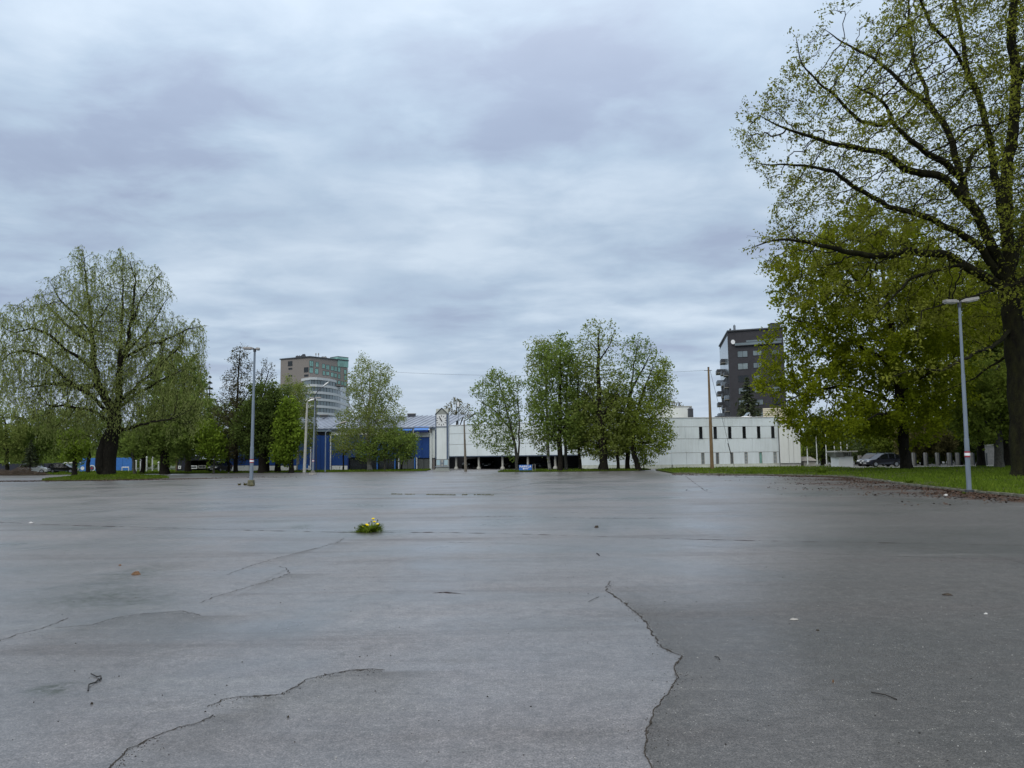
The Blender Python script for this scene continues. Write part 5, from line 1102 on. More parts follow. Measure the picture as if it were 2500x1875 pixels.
# ---- birch and bushes before the blue hall
make_tree('birch_tree', 'rounded airy birch with a white foot before the blue hall', 903, 116,
          [(903, 945, 58, 72), (905, 1030, 78, 58), (870, 1080, 50, 40), (940, 990, 40, 60)],
          [TR((903, 1150), (900, 1100), (898, 1040), (902, 960), (903, 890)), TR((899, 1080), (870, 1020), (850, 980)), TR((899, 1060), (940, 1000), (960, 960)), TR((899, 1040), (885, 960), (880, 920)), TR((900, 1020), (925, 950), (930, 910))],
          0.34, M_barkbirch, ML_birch, 64, z0=0.08, ds=0.5, n_attr=3600, leaf=(30, 0.25, 1.0), elong=0.55, droop=0.25, floors=[(0.3, 0.05)] + [(0.09, 0.03)] * 4)
make_tree('small_tree', 'low spreading green tree under the right side of the white footed birch', 940, 114,
          [(945, 1085, 42, 34), (985, 1088, 34, 34), (1005, 1090, 18, 26), (912, 1100, 40, 26)], [TR((940, 1150), (940, 1115), (942, 1080)), TR((940, 1115), (985, 1085), (1000, 1080)), TR((940, 1118), (905, 1095))], 0.17, M_barkgrey, ML_mid, 65, z0=0.08, ds=0.42, n_attr=1100, leaf=(18, 0.28, 0.8), elong=0.6, clump=2)
make_tree('small_tree', 'small dark tree leaning over the blue posts left of the clock tower', 980, 118,
          [(990, 1085, 24, 32), (965, 1075, 22, 26)], [TR((975, 1150), (982, 1115), (985, 1080)), TR((980, 1120), (960, 1090))], 0.13, M_bark, ML_dark, 66, z0=0.08, ds=0.4, n_attr=500, leaf=(18, 0.28, 0.8), elong=0.6, clump=2)
make_tree('small_tree', 'yellowish low tree between the concrete lamp post and the birch', 838, 120,
          [(835, 1075, 32, 40), (862, 1090, 30, 30)], [TR((838, 1150), (838, 1110), (838, 1070)), TR((838, 1110), (866, 1085))], 0.13, M_bark, ML_birch, 67, z0=0.08, ds=0.4, n_attr=500, leaf=(16, 0.28, 0.8), elong=0.6, clump=1)

# ---- the dark clump left of the beige tower
make_tree('bare_alder', 'tall conical alder, nearly bare, left of the tall street lamp', 575, 114,
          [(586, 885, 30, 42), (580, 950, 42, 50), (570, 1020, 52, 60), (580, 1080, 56, 50)], [TR((575, 1155), (577, 1060), (580, 950), (586, 850)), TR((578, 1050), (545, 1000)), TR((579, 1000), (612, 950)), TR((577, 1080), (545, 1060))],
          0.32, M_bark, ML_bare, 71, z0=0.08, ds=0.45, n_attr=3200, leaf=(16, 0.26, 0.7), elong=0.5, r0=0.02, rodr=0.02, floors=[(0.3, 0.05)] + [(0.08, 0.03)] * 3)
make_tree('bare_alder', 'thin twigged bare tree top just right of the tall street lamp head', 640, 119,
          [(652, 905, 24, 28), (635, 935, 22, 40), (640, 980, 30, 40)], [TR((640, 1155), (640, 1040), (636, 960), (640, 900)), TR((637, 970), (655, 910))], 0.25, M_bark, ML_bare, 72, z0=0.08, ds=0.45, n_attr=1200, leaf=(10, 0.24, 0.7), elong=0.5, r0=0.02, rodr=0.02)
make_tree('dark_lime_tree', 'dense dark green lime on a stout trunk right of the tall street lamp', 641, 112,
          [(645, 1000, 48, 68), (620, 1050, 50, 60), (660, 1070, 45, 50)], [TR((641, 1156), (642, 1080), (645, 960)), TR((642, 1080), (610, 1040)), TR((643, 1060), (680, 1010))], 0.62, M_bark, ML_dark, 73, z0=0.08, ds=0.5, n_attr=1700, leaf=(24, 0.32, 0.9), elong=0.65, clump=2, floors=[(0.55, 0.06), (0.1, 0.03), (0.1, 0.03)])
make_tree('dark_lime_tree', 'second dark lime, three trunks along from the tall street lamp', 678, 114,
          [(675, 1010, 38, 62), (690, 1070, 36, 50)], [TR((677, 1156), (678, 1090), (680, 970)), TR((678, 1085), (700, 1030))], 0.42, M_bark, ML_dark, 74, z0=0.08, ds=0.5, n_attr=1100, leaf=(22, 0.32, 0.9), elong=0.65, clump=2)
make_tree('small_tree', 'thin dark stem between the two stout dark lime trunks', 654, 113, [(655, 1060, 30, 50)], [TR((654, 1156), (654, 1090), (655, 1030))], 0.2, M_bark, ML_dark, 75, z0=0.08, ds=0.5, n_attr=400, leaf=(18, 0.3, 0.8), elong=0.6, clump=2)
make_tree('green_tree', 'dull green tree filling in behind the bare alder', 556, 122,
          [(552, 1060, 50, 65), (600, 1025, 42, 60), (520, 1030, 30, 50)], [TR((556, 1154), (558, 1090), (560, 1000)), TR((558, 1080), (600, 1020)), TR((558, 1080), (525, 1030))], 0.3, M_bark, ML_mid, 87, z0=0.08, ds=0.5, n_attr=1300, leaf=(20, 0.3, 0.9), elong=0.6, clump=2)
make_tree('chestnut_tree', 'bright green chestnut with layered leaves at the right of the dark limes', 711, 109,
          [(706, 1010, 20, 38), (712, 1065, 26, 45), (692, 1105, 30, 28), (690, 1040, 20, 50)], [TR((711, 1156), (711, 1120), (708, 1050), (704, 990)), TR((711, 1110), (690, 1080))], 0.34, M_bark, ML_bright, 76, z0=0.08, ds=0.42, n_attr=1100, leaf=(16, 0.42, 0.7), elong=0.7, clump=2, floors=[(0.34, 0.06), (0.1, 0.03)])
make_tree('birch_tree', 'weeping yellow green birch hanging before the foot of the beige tower', 728, 122,
          [(715, 960, 42, 38), (740, 1010, 36, 55), (750, 1060, 24, 45), (695, 955, 30, 25)], [TR((728, 1152), (727, 1080), (724, 980), (718, 930)), TR((725, 1000), (750, 960))], 0.22, M_barkbirch, ML_birch, 77, z0=0.08, ds=0.45, n_attr=1500, leaf=(16, 0.28, 0.9), elong=0.5, droop=0.9, clump=2, floors=[(0.2, 0.05), (0.06, 0.03)])
make_tree('small_tree', 'fresh green young lime on a thin pale stem right of the willow', 522, 111,
          [(518, 1085, 32, 40), (505, 1060, 28, 30), (535, 1095, 18, 30)], [TR((522, 1155), (523, 1125), (520, 1070)), TR((523, 1125), (540, 1090)), TR((523, 1120), (500, 1085))], 0.13, M_barkgrey, ML_bright, 78, z0=0.08, ds=0.42, n_attr=800, leaf=(16, 0.34, 0.8), elong=0.7, clump=2)
make_tree('maple_tree', 'dark green maple on a thick black trunk right behind the willow', 402, 112,
          [(400, 1060, 80, 48), (450, 1080, 60, 42), (360, 1075, 50, 40), (420, 1010, 70, 60)], [TR((402, 1156), (402, 1110), (405, 1050)), TR((402, 1110), (360, 1080)), TR((402, 1105), (450, 1070), (480, 1060))], 0.62, M_bark, ML_mid, 79, z0=0.08, ds=0.48, n_attr=2000, leaf=(18, 0.34, 0.9), elong=0.7, clump=2, floors=[(0.6, 0.1), (0.15, 0.04), (0.15, 0.04)])
make_tree('tall_maple', 'tall dark leafy tree filling the view behind the willow\'s right side', 460, 124,
          [(430, 930, 66, 66), (460, 1000, 60, 70), (500, 1010, 26, 60)], [TR((460, 1156), (458, 1050), (445, 900)), TR((458, 1030), (490, 980))], 0.45, M_bark, ML_mid, 80, z0=0.08, ds=0.6, n_attr=1600, leaf=(20, 0.36, 1.1), elong=0.7, clump=2)
make_tree('leaning_tree', 'dark leaning trunk between the willow and the thick black trunk', 346, 116,
          [(335, 1085, 40, 30), (355, 1070, 40, 30)], [TR((343, 1154), (352, 1110), (350, 1070))], 0.3, M_bark, ML_dark, 81, z0=0.08, ds=0.42, n_attr=600, leaf=(18, 0.3, 0.8), elong=0.7, clump=2)
make_tree('leaning_tree', 'pale curved stem leaning left of the goal posts behind the willow', 331, 115,
          [(318, 1085, 26, 26), (300, 1075, 30, 30)], [TR((331, 1154), (326, 1125), (322, 1085))], 0.2, M_barkgrey, ML_mid, 82, z0=0.08, ds=0.42, n_attr=500, leaf=(18, 0.3, 0.8), elong=0.7, clump=2)
make_tree('small_maple', 'little round dark green maple on a short trunk left of the willow', 183, 104,
          [(183, 1092, 32, 38), (172, 1075, 26, 26)], [TR((183, 1161), (183, 1130), (183, 1080)), TR((183, 1125), (165, 1095))], 0.32, M_bark, ML_bright, 83, z0=0.08, ds=0.4, n_attr=900, leaf=(18, 0.32, 0.7), elong=0.7, clump=2, floors=[(0.3, 0.06), (0.07, 0.03)])
make_tree('yellow_willow', 'yellow green bushy tree at the left edge behind the brush pile', 18, 124,
          [(15, 1050, 48, 62), (-30, 1040, 60, 70), (30, 1095, 36, 36)], [TR((18, 1152), (16, 1090), (12, 1020)), TR((17, 1100), (-30, 1050))], 0.3, M_bark, ML_birch, 84, z0=0.08, ds=0.5, n_attr=1300, leaf=(18, 0.3, 0.9), elong=0.5, droop=0.5, clump=2)
make_tree('olive_tree', 'olive tinted tree between the left edge and the little maple', 92, 128,
          [(95, 1055, 50, 55), (60, 1080, 36, 48), (125, 1085, 40, 40)], [TR((92, 1152), (92, 1090), (94, 1020)), TR((92, 1100), (60, 1070)), TR((92, 1100), (125, 1070))], 0.28, M_bark, ML_mid, 85, z0=0.08, ds=0.5, n_attr=1300, leaf=(18, 0.32, 0.9), elong=0.6, clump=2)
make_tree('green_tree', 'leafy tree filling the gap behind the willow trunk\'s left side', 215, 126,
          [(215, 1050, 60, 50), (160, 1040, 50, 50), (260, 1060, 45, 40)], [TR((215, 1152), (215, 1090), (214, 1030)), TR((215, 1090), (165, 1050)), TR((215, 1090), (255, 1055))], 0.3, M_bark, ML_mid, 86, z0=0.08, ds=0.55, n_attr=1100, leaf=(18, 0.34, 1.0), elong=0.6, clump=2)

# ---- the great willow
def c1(L, d0=0, d1=0):
    n = len(L); return [(a / 2.514, 560 + b_ / 2.514, d0 + (d1 - d0) * i / (n - 1)) for i, (a, b_) in enumerate(L)]
wl = [c1([(660, 1495), (672, 1380), (690, 1260), (705, 1150), (715, 1100)]),
      c1([(612, 1500), (612, 1400), (640, 1290), (690, 1190)], -0.6, 0),
      c1([(705, 1150), (660, 1050), (600, 950), (575, 820), (568, 700), (555, 560), (545, 430), (525, 300), (515, 200), (510, 120)], 0, 1),
      c1([(715, 1120), (730, 980), (735, 850), (780, 720), (800, 600), (820, 450), (828, 300), (800, 200)], 0, -1.5),
      c1([(735, 900), (740, 700), (755, 500), (755, 350), (750, 250), (760, 170)], 0, 2),
      c1([(690, 1150), (560, 1020), (430, 940), (330, 850), (260, 780), (170, 740), (60, 760)], 0, -3),
      c1([(600, 960), (450, 960), (300, 945), (150, 975), (30, 970)], 0, 3),
      c1([(570, 860), (480, 780), (400, 740), (300, 640), (200, 600), (100, 640)], 0, -4),
      c1([(565, 700), (470, 640), (380, 560), (300, 470), (240, 360)], 0, 3),
      c1([(570, 640), (500, 560), (420, 480), (360, 420), (290, 300)], 0, -3),
      c1([(570, 620), (640, 500), (670, 440)], 0, 2),
      c1([(740, 800), (860, 730), (980, 690), (1080, 650), (1180, 600), (1280, 590)], 0, -3),
      c1([(760, 780), (880, 640), (960, 540), (1000, 460), (1060, 400)], 0, 4),
      c1([(800, 600), (860, 440), (920, 340), (990, 260)], 0, 1),
      c1([(720, 1080), (850, 950), (1000, 820), (1100, 720), (1160, 600)], 0, 3),
      c1([(745, 1235), (850, 1200), (950, 1180), (1080, 1160)], 0, -3.5),
      c1([(720, 1100), (830, 1020), (960, 940), (1120, 860), (1250, 840)], 0, 5),
      c1([(690, 1180), (560, 1110), (420, 1080), (300, 1080)], -1, -5)]
make_tree('weeping_willow', 'great weeping willow with a dark forked trunk on the grassy mound', 262, 86,
          [(215, 840, 215, 150), (300, 720, 110, 110), (200, 690, 62, 90), (200, 960, 190, 100), (400, 900, 110, 130), (420, 830, 90, 80), (60, 890, 95, 95), (205, 622, 32, 40), (303, 640, 36, 40), (175, 1030, 85, 55), (440, 985, 75, 80), (330, 1000, 80, 60)],
          wl, 0.75, M_bark, ML_willow, 90, z0=0.35, ds=0.42, n_attr=11000, maxn=34000, strands=(0.98, 0.4, 2.0, 0.24, 0.092), depth=0.9, jag=0.08, r0=0.013, shell=0.2,
          floors=[(0.72, 0.6), (0.5, 0.4), (0.3, 0.04), (0.32, 0.05), (0.2, 0.04), (0.22, 0.04), (0.17, 0.04), (0.15, 0.03), (0.13, 0.03), (0.12, 0.03), (0.1, 0.03), (0.15, 0.04), (0.13, 0.03), (0.12, 0.03), (0.15, 0.03), (0.18, 0.05), (0.14, 0.03), (0.14, 0.03)])

# far woods closing the view, and a brush pile
def wood(name, x0, x1, y0, y1, h, n, seed, mat):
    r = np.random.default_rng(seed); x = r.uniform(x0, x1, n); y = r.uniform(y0, y1, n); hh = h * (0.65 + 0.35 * np.sin(x * .11 + seed) * np.sin(x * .043) + 0.25 * np.sin(x * .37)); z = hh * np.sqrt(r.uniform(0, 1, n)) * 1.0
    c = np.stack([x, y, z], -1); ax = rnd_unit(r, n); bx = np.cross(ax, rnd_unit(r, n)); bx /= np.linalg.norm(bx, axis=1)[:, None]; s_ = r.uniform(.3, .9, n)[:, None]
    V, F = leaf_quads(c, ax * s_, bx * s_ * .6); tag(link_mesh(name, np_mesh(name, V, F), mat), 'mass of distant green trees closing the view', 'woodland', kind='stuff')
wood('far_woodland', -260, -75, 165, 200, 11, 34000, 3, ML_mid)
wood('far_woodland', 62, 240, 150, 185, 10, 30000, 5, ML_lime)
wood('far_woodland', 58, 130, 118, 126, 6.5, 16000, 8, ML_dark)
r = np.random.default_rng(4); bp_ = on(42, 114, 0.08); n = 2600
th = r.uniform(0, 2 * np.pi, n); rr = np.sqrt(r.uniform(0, 1, n)); x = rr * np.cos(th) * 4.6; y = rr * np.sin(th) * 1.8; hh = 1.35 * np.clip(1 - rr ** 2, 0, 1) * (0.8 + 0.25 * np.sin(x * 1.7)); p0 = np.stack([x, y, hh * r.uniform(0, 1, n)], -1)
d = rnd_unit(r, n) * r.uniform(.3, 1.0, n)[:, None]; d[:, 2] *= .3; RV, RF = rods(p0 - d / 2, p0 + d / 2, .022); RV[:, 2] = np.abs(RV[:, 2])
bt_ = thing('brush_pile', 'low brown heap of cut brushwood at the left edge', 'brush pile', tuple(bp_)); link_mesh('branches', np_mesh('branches', RV, RF), simple('brushwood', (0.10, 0.075, 0.055), 0.95, var=.4), bt_)
print('TREE TRIS', LEAFTOT[0])

# ------------------------------------------------------------------ lamps and poles
def px_h(px, py, D): return W(px, py, D).z
def mast(name, label, px, D, z0, py_top, lean_px, heads, r0=0.13, r1=0.065, foot=None, group='parking lamp masts', pole_mat=None, band=True):
    b = on(px, D, z0); top = W(px + lean_px, py_top, D); t = thing(name, label, 'street lamp', tuple(b), group=group); H = top.z - z0; dx = top.x - b.x
    def at(z): return Vector((b.x + dx * (z / H), b.y, z0 + z))
    zs = [0, H * .28, H * .281, H * .62, H * .621, H]; rr = [r0, r0 * .98, r0 * .84, r0 * .76, r0 * .66, r1]
    p = MB().tube([at(z) for z in zs], rr, 12).build('pole', pole_mat or M_galv, t, smooth=False)
    if foot == 'conc':
        q = 0.23; MB().hexa([b + Vector(v) for v in ((-q, -q, 0), (q, -q, 0), (q, q, 0), (-q, q, 0), (-q * .85, -q * .85, .42), (q * .85, -q * .85, .42), (q * .85, q * .85, .42), (-q * .85, q * .85, .42))]).build('footing', simple('mossy_concrete', (0.16, 0.15, 0.09), 0.9, nscale=5, col2=(0.05, 0.055, 0.03), bump=.6), t, bevel=.04)
    elif foot == 'flat':
        MB().tube([b, b + Vector((0, 0, .22))], [.52, .48], 14).build('footing', M_conc, t); MB().tube([b + Vector((0, 0, .22)), b + Vector((0, 0, .5))], [.34, .2], 12).build('collar', simple('sooty_concrete', (.12, .12, .11), .9), t)
    else: MB().tube([b + Vector((0, 0, 0)), b + Vector((0, 0, .14))], [r0 * 1.9, r0 * 1.8], 12).build('base_plate', M_steeldk, t)
    if band:
        zb_ = H * 0.165 if band is True else band
        for z0_, z1_, m in ((0, .07, M_red), (.075, .20, M_signwh), (.205, .275, M_red)): MB().tube([at(zb_ + z0_), at(zb_ + z1_)], r0 + .012, 12, cap=False).build('painted_band', m, t)
    for (ang, ln, tilt, wd_, dz) in heads:
        a = R(ang); d = Vector((math.cos(a), math.sin(a), math.sin(R(tilt)))).normalized(); s_ = d.cross(Vector((0, 0, 1))).normalized(); u = s_.cross(d)
        o = top + Vector((0, 0, dz)) + d * 0.08
        def sec(l, w_, h0, h1): c = o + d * l; return [c - s_ * w_ + u * h0, c + s_ * w_ + u * h0, c + s_ * w_ * .8 + u * h1, c - s_ * w_ * .8 + u * h1]
        m = MB(); A = sec(0, wd_ * .7, -.03, .06); B = sec(ln * .25, wd_, -.05, .10); C_ = sec(ln, wd_ * .9, -.04, .08)
        m.add(A + B + C_, [(0, 1, 2, 3)] + [(i, (i + 1) % 4 + 4 - 4 * 0 if False else (i + 1) % 4, (i + 1) % 4 + 4, i + 4) for i in range(4)] + [(i + 4, (i + 1) % 4 + 4, (i + 1) % 4 + 8, i + 8) for i in range(4)] + [(11, 10, 9, 8)])
        hd = m.build('lamp_head', M_lamphead, t)
        q = [o + d * l + s_ * w2 - u * .055 for l, w2 in ((ln * .3, wd_ * .75), (ln * .92, wd_ * .7), (ln * .92, -wd_ * .7), (ln * .3, -wd_ * .75))]
        MB().hexa(q + [v - u * .035 for v in q]).build('lens', M_lens, hd)
    MB().tube([top - Vector((0, 0, .18)), top + Vector((0, 0, .06))], r1 * 1.5, 10).build('bracket', M_steeldk, t)
    return t, at
mast('lamp_mast', 'tall grey lamp mast on a mossy block in the open car park, left', 614, 57.5, 0, 853, 8, [(188, 0.75, 2, 0.28, 0.05), (12, 0.28, 2, 0.26, 0.02)], 0.14, 0.075, 'conc')
mast('lamp_mast', 'smaller far lamp mast with a flat T head on a round concrete footing', 764, 96, 0, 974, 5, [(182, 0.55, 3, 0.3, 0.1), (-4, 0.75, 4, 0.3, 0.1)], 0.12, 0.07, 'flat')
mast('lamp_mast', 'blue grey lamp mast with twin winged heads at the right kerb', 2361, 35.6, 0.0, 741, -19, [(186, 0.66, 2, 0.17, 0.06), (-14, 0.74, 9, 0.17, 0.06)], 0.105, 0.055, None, band=1.62)
def curved_lamp(name, label, px, D, py0, lean, arm, r0, r1, mat, armmat, headmat, dy=0.0, z0=0.0):
    b = on(px, D, z0); top = W(px + lean, py0, D); t = thing(name, label, 'street lamp', tuple(b)); MB().tube([b, top], [r0, r1], 9).build('pole', mat, t)
    pts = [W(x, y, D + dy * i / (len(arm) - 1)) for i, (x, y) in enumerate(arm)]
    ar = MB().tube(pts, [.06] * len(pts), 7).build('arm', armmat, t); e = pts[-1]; d = (pts[-1] - pts[-2]).normalized(); s_ = Vector((0, 1, 0)); u = d.cross(s_); m = MB()
    ring = []
    for l, w_, h_ in ((-.1, .08, .07), (.25, .2, .16), (.65, .22, .17), (1.05, .1, .07)):
        c = e + d * l; ring += [c + s_ * w_, c + u * h_, c - s_ * w_, c - u * h_ * .6]
    m.add(ring, [(0, 1, 2, 3), (15, 14, 13, 12)] + [(4 * k + i, 4 * k + (i + 1) % 4, 4 * k + 4 + (i + 1) % 4, 4 * k + 4 + i) for k in range(3) for i in range(4)]); m.build('lamp_head', headmat, t, smooth=True)
    return t
curved_lamp('street_lamp', 'pale concrete street lamp post with a stub top left of the T headed mast', 743, 108, 984, 7, [(750, 984), (750.5, 980), (754, 979)], .22, .13, M_conclt, M_conclt, M_signwh, 0, .05)
curved_lamp('street_lamp', 'dark curved swan neck street lamp rising in front of the banded floors', 772, 112, 975, -1, [(765, 972), (772, 960), (782, 949), (790, 943)], .09, .07, M_steeldk, M_steeldk, M_whitep, 0, .05)
curved_lamp('street_lamp', 'thin steel street lamp with a curved arm before the blue door', 794, 110, 1055, 1, [(795, 1056), (800, 1052), (812, 1042), (822, 1036), (830, 1034)], .10, .07, M_galv, M_galv, M_conc, 0, .08)
curved_lamp('street_lamp', 'dark tapered street lamp just right of the clock tower', 1137, 104, 1027, -4, [(1133, 1026), (1137, 1026), (1142, 1023), (1146, 1020)], .20, .09, M_woodgrey, M_steeldk, M_steeldk, 0, .0)
c = on(1137, 103.6); MB_ = None
# wooden pole with its stay and cable
b = on(1738, 95, .12); tp = W(1729.5, 897, 95); up = thing('utility_pole', 'tall bare brown wooden pole on the grass before the white hall', 'utility pole', tuple(b))
MB().tube([b - Vector((0, 0, .1)), (b + tp) / 2, tp], [.235, .185, .115], 12).build('pole', M_wood, up); MB().tube([tp - Vector((.55, 0, .38)), tp - Vector((-.4, 0, .38))], .035, 6).build('crossbar', M_steeldk, up); MB().tube([tp, tp + Vector((0, 0, .05))], .13, 10).build('cap', M_steeldk, up)
def cable(name, label, a, b_, sag, rad, cat, n=24):
    pts = [a.lerp(b_, i / n) - Vector((0, 0, sag * 4 * (i / n) * (1 - i / n))) for i in range(n + 1)]; o = MB().tube([p - a for p in pts], rad, 4).build(name, M_steeldk); o.location = a; tag(o, label, cat)
cable('overhead_cable', 'thin overhead cable running left from the wooden pole across the sky', tp - Vector((.3, 0, .36)), W(905, 905, 118), .7, .013, 'cable', 40)
cable('stay_wire', 'thin slanting stay wire from the wooden pole down to the grass', tp - Vector((-.2, 0, .4)), on(1793, 99, .1), .0, .02, 'cable', 4)
p0_, p1_ = W(1777, 1082, 98.5), on(1793, 99, .1); o = MB().tube([p0_ - p0_, (p0_.lerp(p1_, .42)) - p0_], .05, 6).build('cable_guard', M_steeldk); o.location = p0_; tag(o, 'short dark guard sleeve on the slanting stay wire', 'sleeve')
# flagpoles
for i_, (px, D, top_, lab) in enumerate(((1972, 101, 1063, 'white flagpole nearest the corner of the white hall'), (1995, 101, 1060, 'white flagpole in the middle of the three near the hall'), (2018, 101, 1058, 'white flagpole nearest the kiosk'),
                                         (2039, 112, 1079, 'short looking flagpole rising right behind the kiosk roof'), (2055, 112, 1082, 'far flagpole above the kiosk window'), (2070, 112, 1075, 'far flagpole above the kiosk\'s right end'))):
    b = on(px, D); tpp = W(px - 3, top_, D); t = thing('flagpole', lab, 'flagpole', tuple(b), group='white flagpoles by the kiosk'); MB().tube([b, tpp], [.085, .05], 8).build('pole', M_whitep, t); MB().tube([tpp, tpp + Vector((0, 0, .2))], [.1, .03], 8).build('finial', M_conclt, t)
    if i_ < 3: MB().box(b.x - .2, b.x + .2, b.y - .2, b.y + .2, 0, .45).build('foot', M_conclt, t)

# ------------------------------------------------------------------ kiosk
FK = Face(on(2048, 96), on(2083, 96)); kz = lambda y: FK.z(2057, y)
ki = thing('kiosk', 'small white ticket kiosk with a flat overhanging roof and dark slit windows', 'kiosk', (FK.o.x, FK.o.y, 0))
zk0, zk1, zk2 = kz(1116), kz(1104), kz(1101)
MB().fbox(FK, 0, FK.len, 0.09, zk0, -2.4, 0).build('body', M_signwh, ki)
ul = FK.u(2058)
MB().hexa([FK.P(-.35, .1, zk0 + .02), FK.P(ul, .1, zk0 + .02), FK.P(ul, -2.4, zk0 + .02), FK.P(-.1, -2.4, zk0 + .02), FK.P(-.6, .35, zk1), FK.P(ul - .25, .35, zk1), FK.P(ul - .25, -2.4, zk1), FK.P(-.6, -2.4, zk1)]).build('sloping_shutter', siding('ribbed_grey_shutter', (0.22, 0.22, 0.22), rib=.25), ki)
MB().fbox(FK, ul + .02, FK.len - .02, zk0 + .02, zk1, -2.38, -.3).build('cabin', M_conclt, ki)
for k in range(4):
    u0 = ul + .18 + k * (FK.len - ul - .2) / 4; wn = MB().fbox(FK, u0, u0 + .10, zk0 + .1, zk1 - .02, -.3, -.1).build('window_post', M_conclt, ki); MB().fbox(FK, u0 + .12, u0 + (FK.len - ul - .2) / 4 - .02, zk0 + .1, zk1 - .04, -.29, -.24).build('pane', simple('dark_red_void', (.025, .012, .012), .4), wn)
MB().fbox(FK, ul, FK.len + .02, zk0 + .01, zk0 + .1, -.3, .08).build('counter', M_conclt, ki)
MB().fbox(FK, -.35, FK.len + .4, zk1 + .02, zk1 + .18, -2.7, .5).build('roof', M_conclt, ki)

# ------------------------------------------------------------------ cars
def car_parts(root, paint, lights=True, suv=True):
    """local: x forward, y left, z up; 4.5 x 1.8 x 1.6"""
    prof = [(-2.2, .42), (-2.24, .75), (-2.12, .98), (-1.7, 1.02), (0.75, 1.02), (1.35, .95), (1.95, .84), (2.2, .68), (2.26, .45), (2.15, .28), (-2.1, .28)]
    def loft(prof, w_fun):
        n = len(prof); vs = []
        for sgn, inset in ((-1, .0), (-1, .10), (1, .10), (1, .0)):
            for (x, z) in prof:
                w_ = w_fun(x, z); vs.append((x * (1 if inset else .985), sgn * (w_ if not inset else w_ - .14), z + (0.03 if inset and z > .6 else 0)))
        fs = [tuple(range(n - 1, -1, -1)), tuple(range(3 * n, 4 * n))]
        for k in range(3):
            for i in range(n): fs.append((k * n + i, k * n + (i + 1) % n, (k + 1) * n + (i + 1) % n, (k + 1) * n + i))
        return vs, fs
    v, f = loft(prof, lambda x, z: .90 - .05 * max(0, abs(x) - 1.5) * 2 - (.03 if z > .95 else 0)); body = MB().add(v, f).build('body', paint, root, smooth=False)
    body.modifiers.new('bevel', 'BEVEL').width = .05
    cab = [(-2.05, 1.0), (-1.75, 1.50), (-1.3, 1.60), (0.0, 1.62), (.35, 1.52), (1.15, 1.0)]
    v = []; n = len(cab)
    for sgn in (-1, 1):
        for x, z in cab: v.append((x, sgn * (.86 - .30 * (z - 1.0)), z))
    MB().add(v, [tuple(range(n - 1, -1, -1)), tuple(range(n, 2 * n))] + [(i, i + 1, n + i + 1, n + i) for i in range(n - 1)]).build('window_band', M_glassdk, root)
    rf = MB(); v = [];
    top = [(-1.82, 1.50), (-1.35, 1.61), (-.6, 1.65), (0.0, 1.63), (.30, 1.55)]
    for sgn in (-1, 1):
        for x, z in top: v.append((x, sgn * (.70 - .05 * (z - 1.5)), z))
    m = len(top); v2 = [(a, b_, c_ - .05) for a, b_, c_ in v]
    rf.add(v + v2, [(i, i + 1, m + i + 1, m + i) for i in range(m - 1)] + [(2 * m + m + i, 2 * m + m + i + 1, 2 * m + i + 1, 2 * m + i) for i in range(m - 1)] + [(2 * m + i, 2 * m + i + 1, i + 1, i) for i in range(m - 1)] + [(m + i, m + i + 1, 3 * m + i + 1, 3 * m + i) for i in range(m - 1)]); rf.build('roof', paint, root)
    for x0, x1 in ((-1.82, -2.08), (.30, 1.15), (-.45, -.45), (-1.35, -1.30)):
        for sgn in (-1, 1): MB().tube([(x0, sgn * .70, 1.54 if x0 not in (.3,) else 1.53), (x1, sgn * .87, 1.02)], .035, 5).build('pillar', paint, root)
    for sgn in (-1, 1): MB().tube([(-1.4, sgn * .62, 1.68), (-.2, sgn * .62, 1.70)], .02, 5).build('roof_rail', M_galv, root); MB().box(.75, .95, sgn * .92 - .08, sgn * .92 + .08, 1.02, 1.16).build('mirror', paint, root)
    for x in (-1.4, 1.38):
        for sgn in (-1, 1):
            wl_ = MB().tube([(x, sgn * .72, .34), (x, sgn * .92, .34)], .34, 18).build('wheel', M_tyre, root); MB().tube([(x, sgn * .90, .34), (x, sgn * .935, .34)], .22, 12).build('rim', M_rim, wl_)
    for sgn in (-1, 1):
        MB().hexa([(2.05, sgn * .55 - .18, .66), (2.27, sgn * .55 - .18, .66), (2.20, sgn * .55 + .2, .66), (1.95, sgn * .55 + .2, .66), (2.0, sgn * .55 - .18, .82), (2.14, sgn * .55 - .18, .82), (2.10, sgn * .55 + .2, .82), (1.9, sgn * .55 + .2, .84)]).build('headlight', M_headl, root)
        MB().box(-2.27, -2.15, sgn * .72 - .12, sgn * .72 + .12, .75, .98).build('tail_light', M_red, root)
    MB().box(2.22, 2.30, -.28, .28, .42, .54).build('number_plate', M_signwh, root)
    MB().tube([(2.255, -.5, .62), (2.255, .5, .62)], .03, 5).build('grille_bar', M_rim, root)
def car(name, label, paint, at_, deg, group=None):
    t = thing(name, label, 'car', (0, 0, 0), 0, group); car_parts(t, paint); t.location = at_; t.rotation_euler = (0, 0, R(deg)); return t
p = on(2152, 96.5, .09); car('parked_car', 'navy blue family car, side on, parked left of the straight maple trunk', M_carpaint, p, 188)
p = on(2128, 101.5, .09); car('parked_car', 'black car nose out, half hidden behind the navy blue car', M_carblack, p, 215)
for i_, (px, D, deg, pm, lab) in enumerate(((1150, 130, 250, M_carblack, 'dark car in the undercroft behind the first white columns'), (1192, 131, 262, M_carblack, 'dark car in the undercroft with only its front lights catching light'), (1258, 128, 200, M_carblack, 'large dark car parked in the undercroft behind the twin birch'), (1335, 127, 190, M_carpaint, 'navy car deep in the undercroft right of the parking sign'))):
    p = on(px, D, .01); car('parked_car', lab, pm, p, deg, 'cars parked in the undercroft')
p = on(85, 128, .08); car('parked_car', 'white car behind the brush pile at the far left', M_carwhite, p, 10)
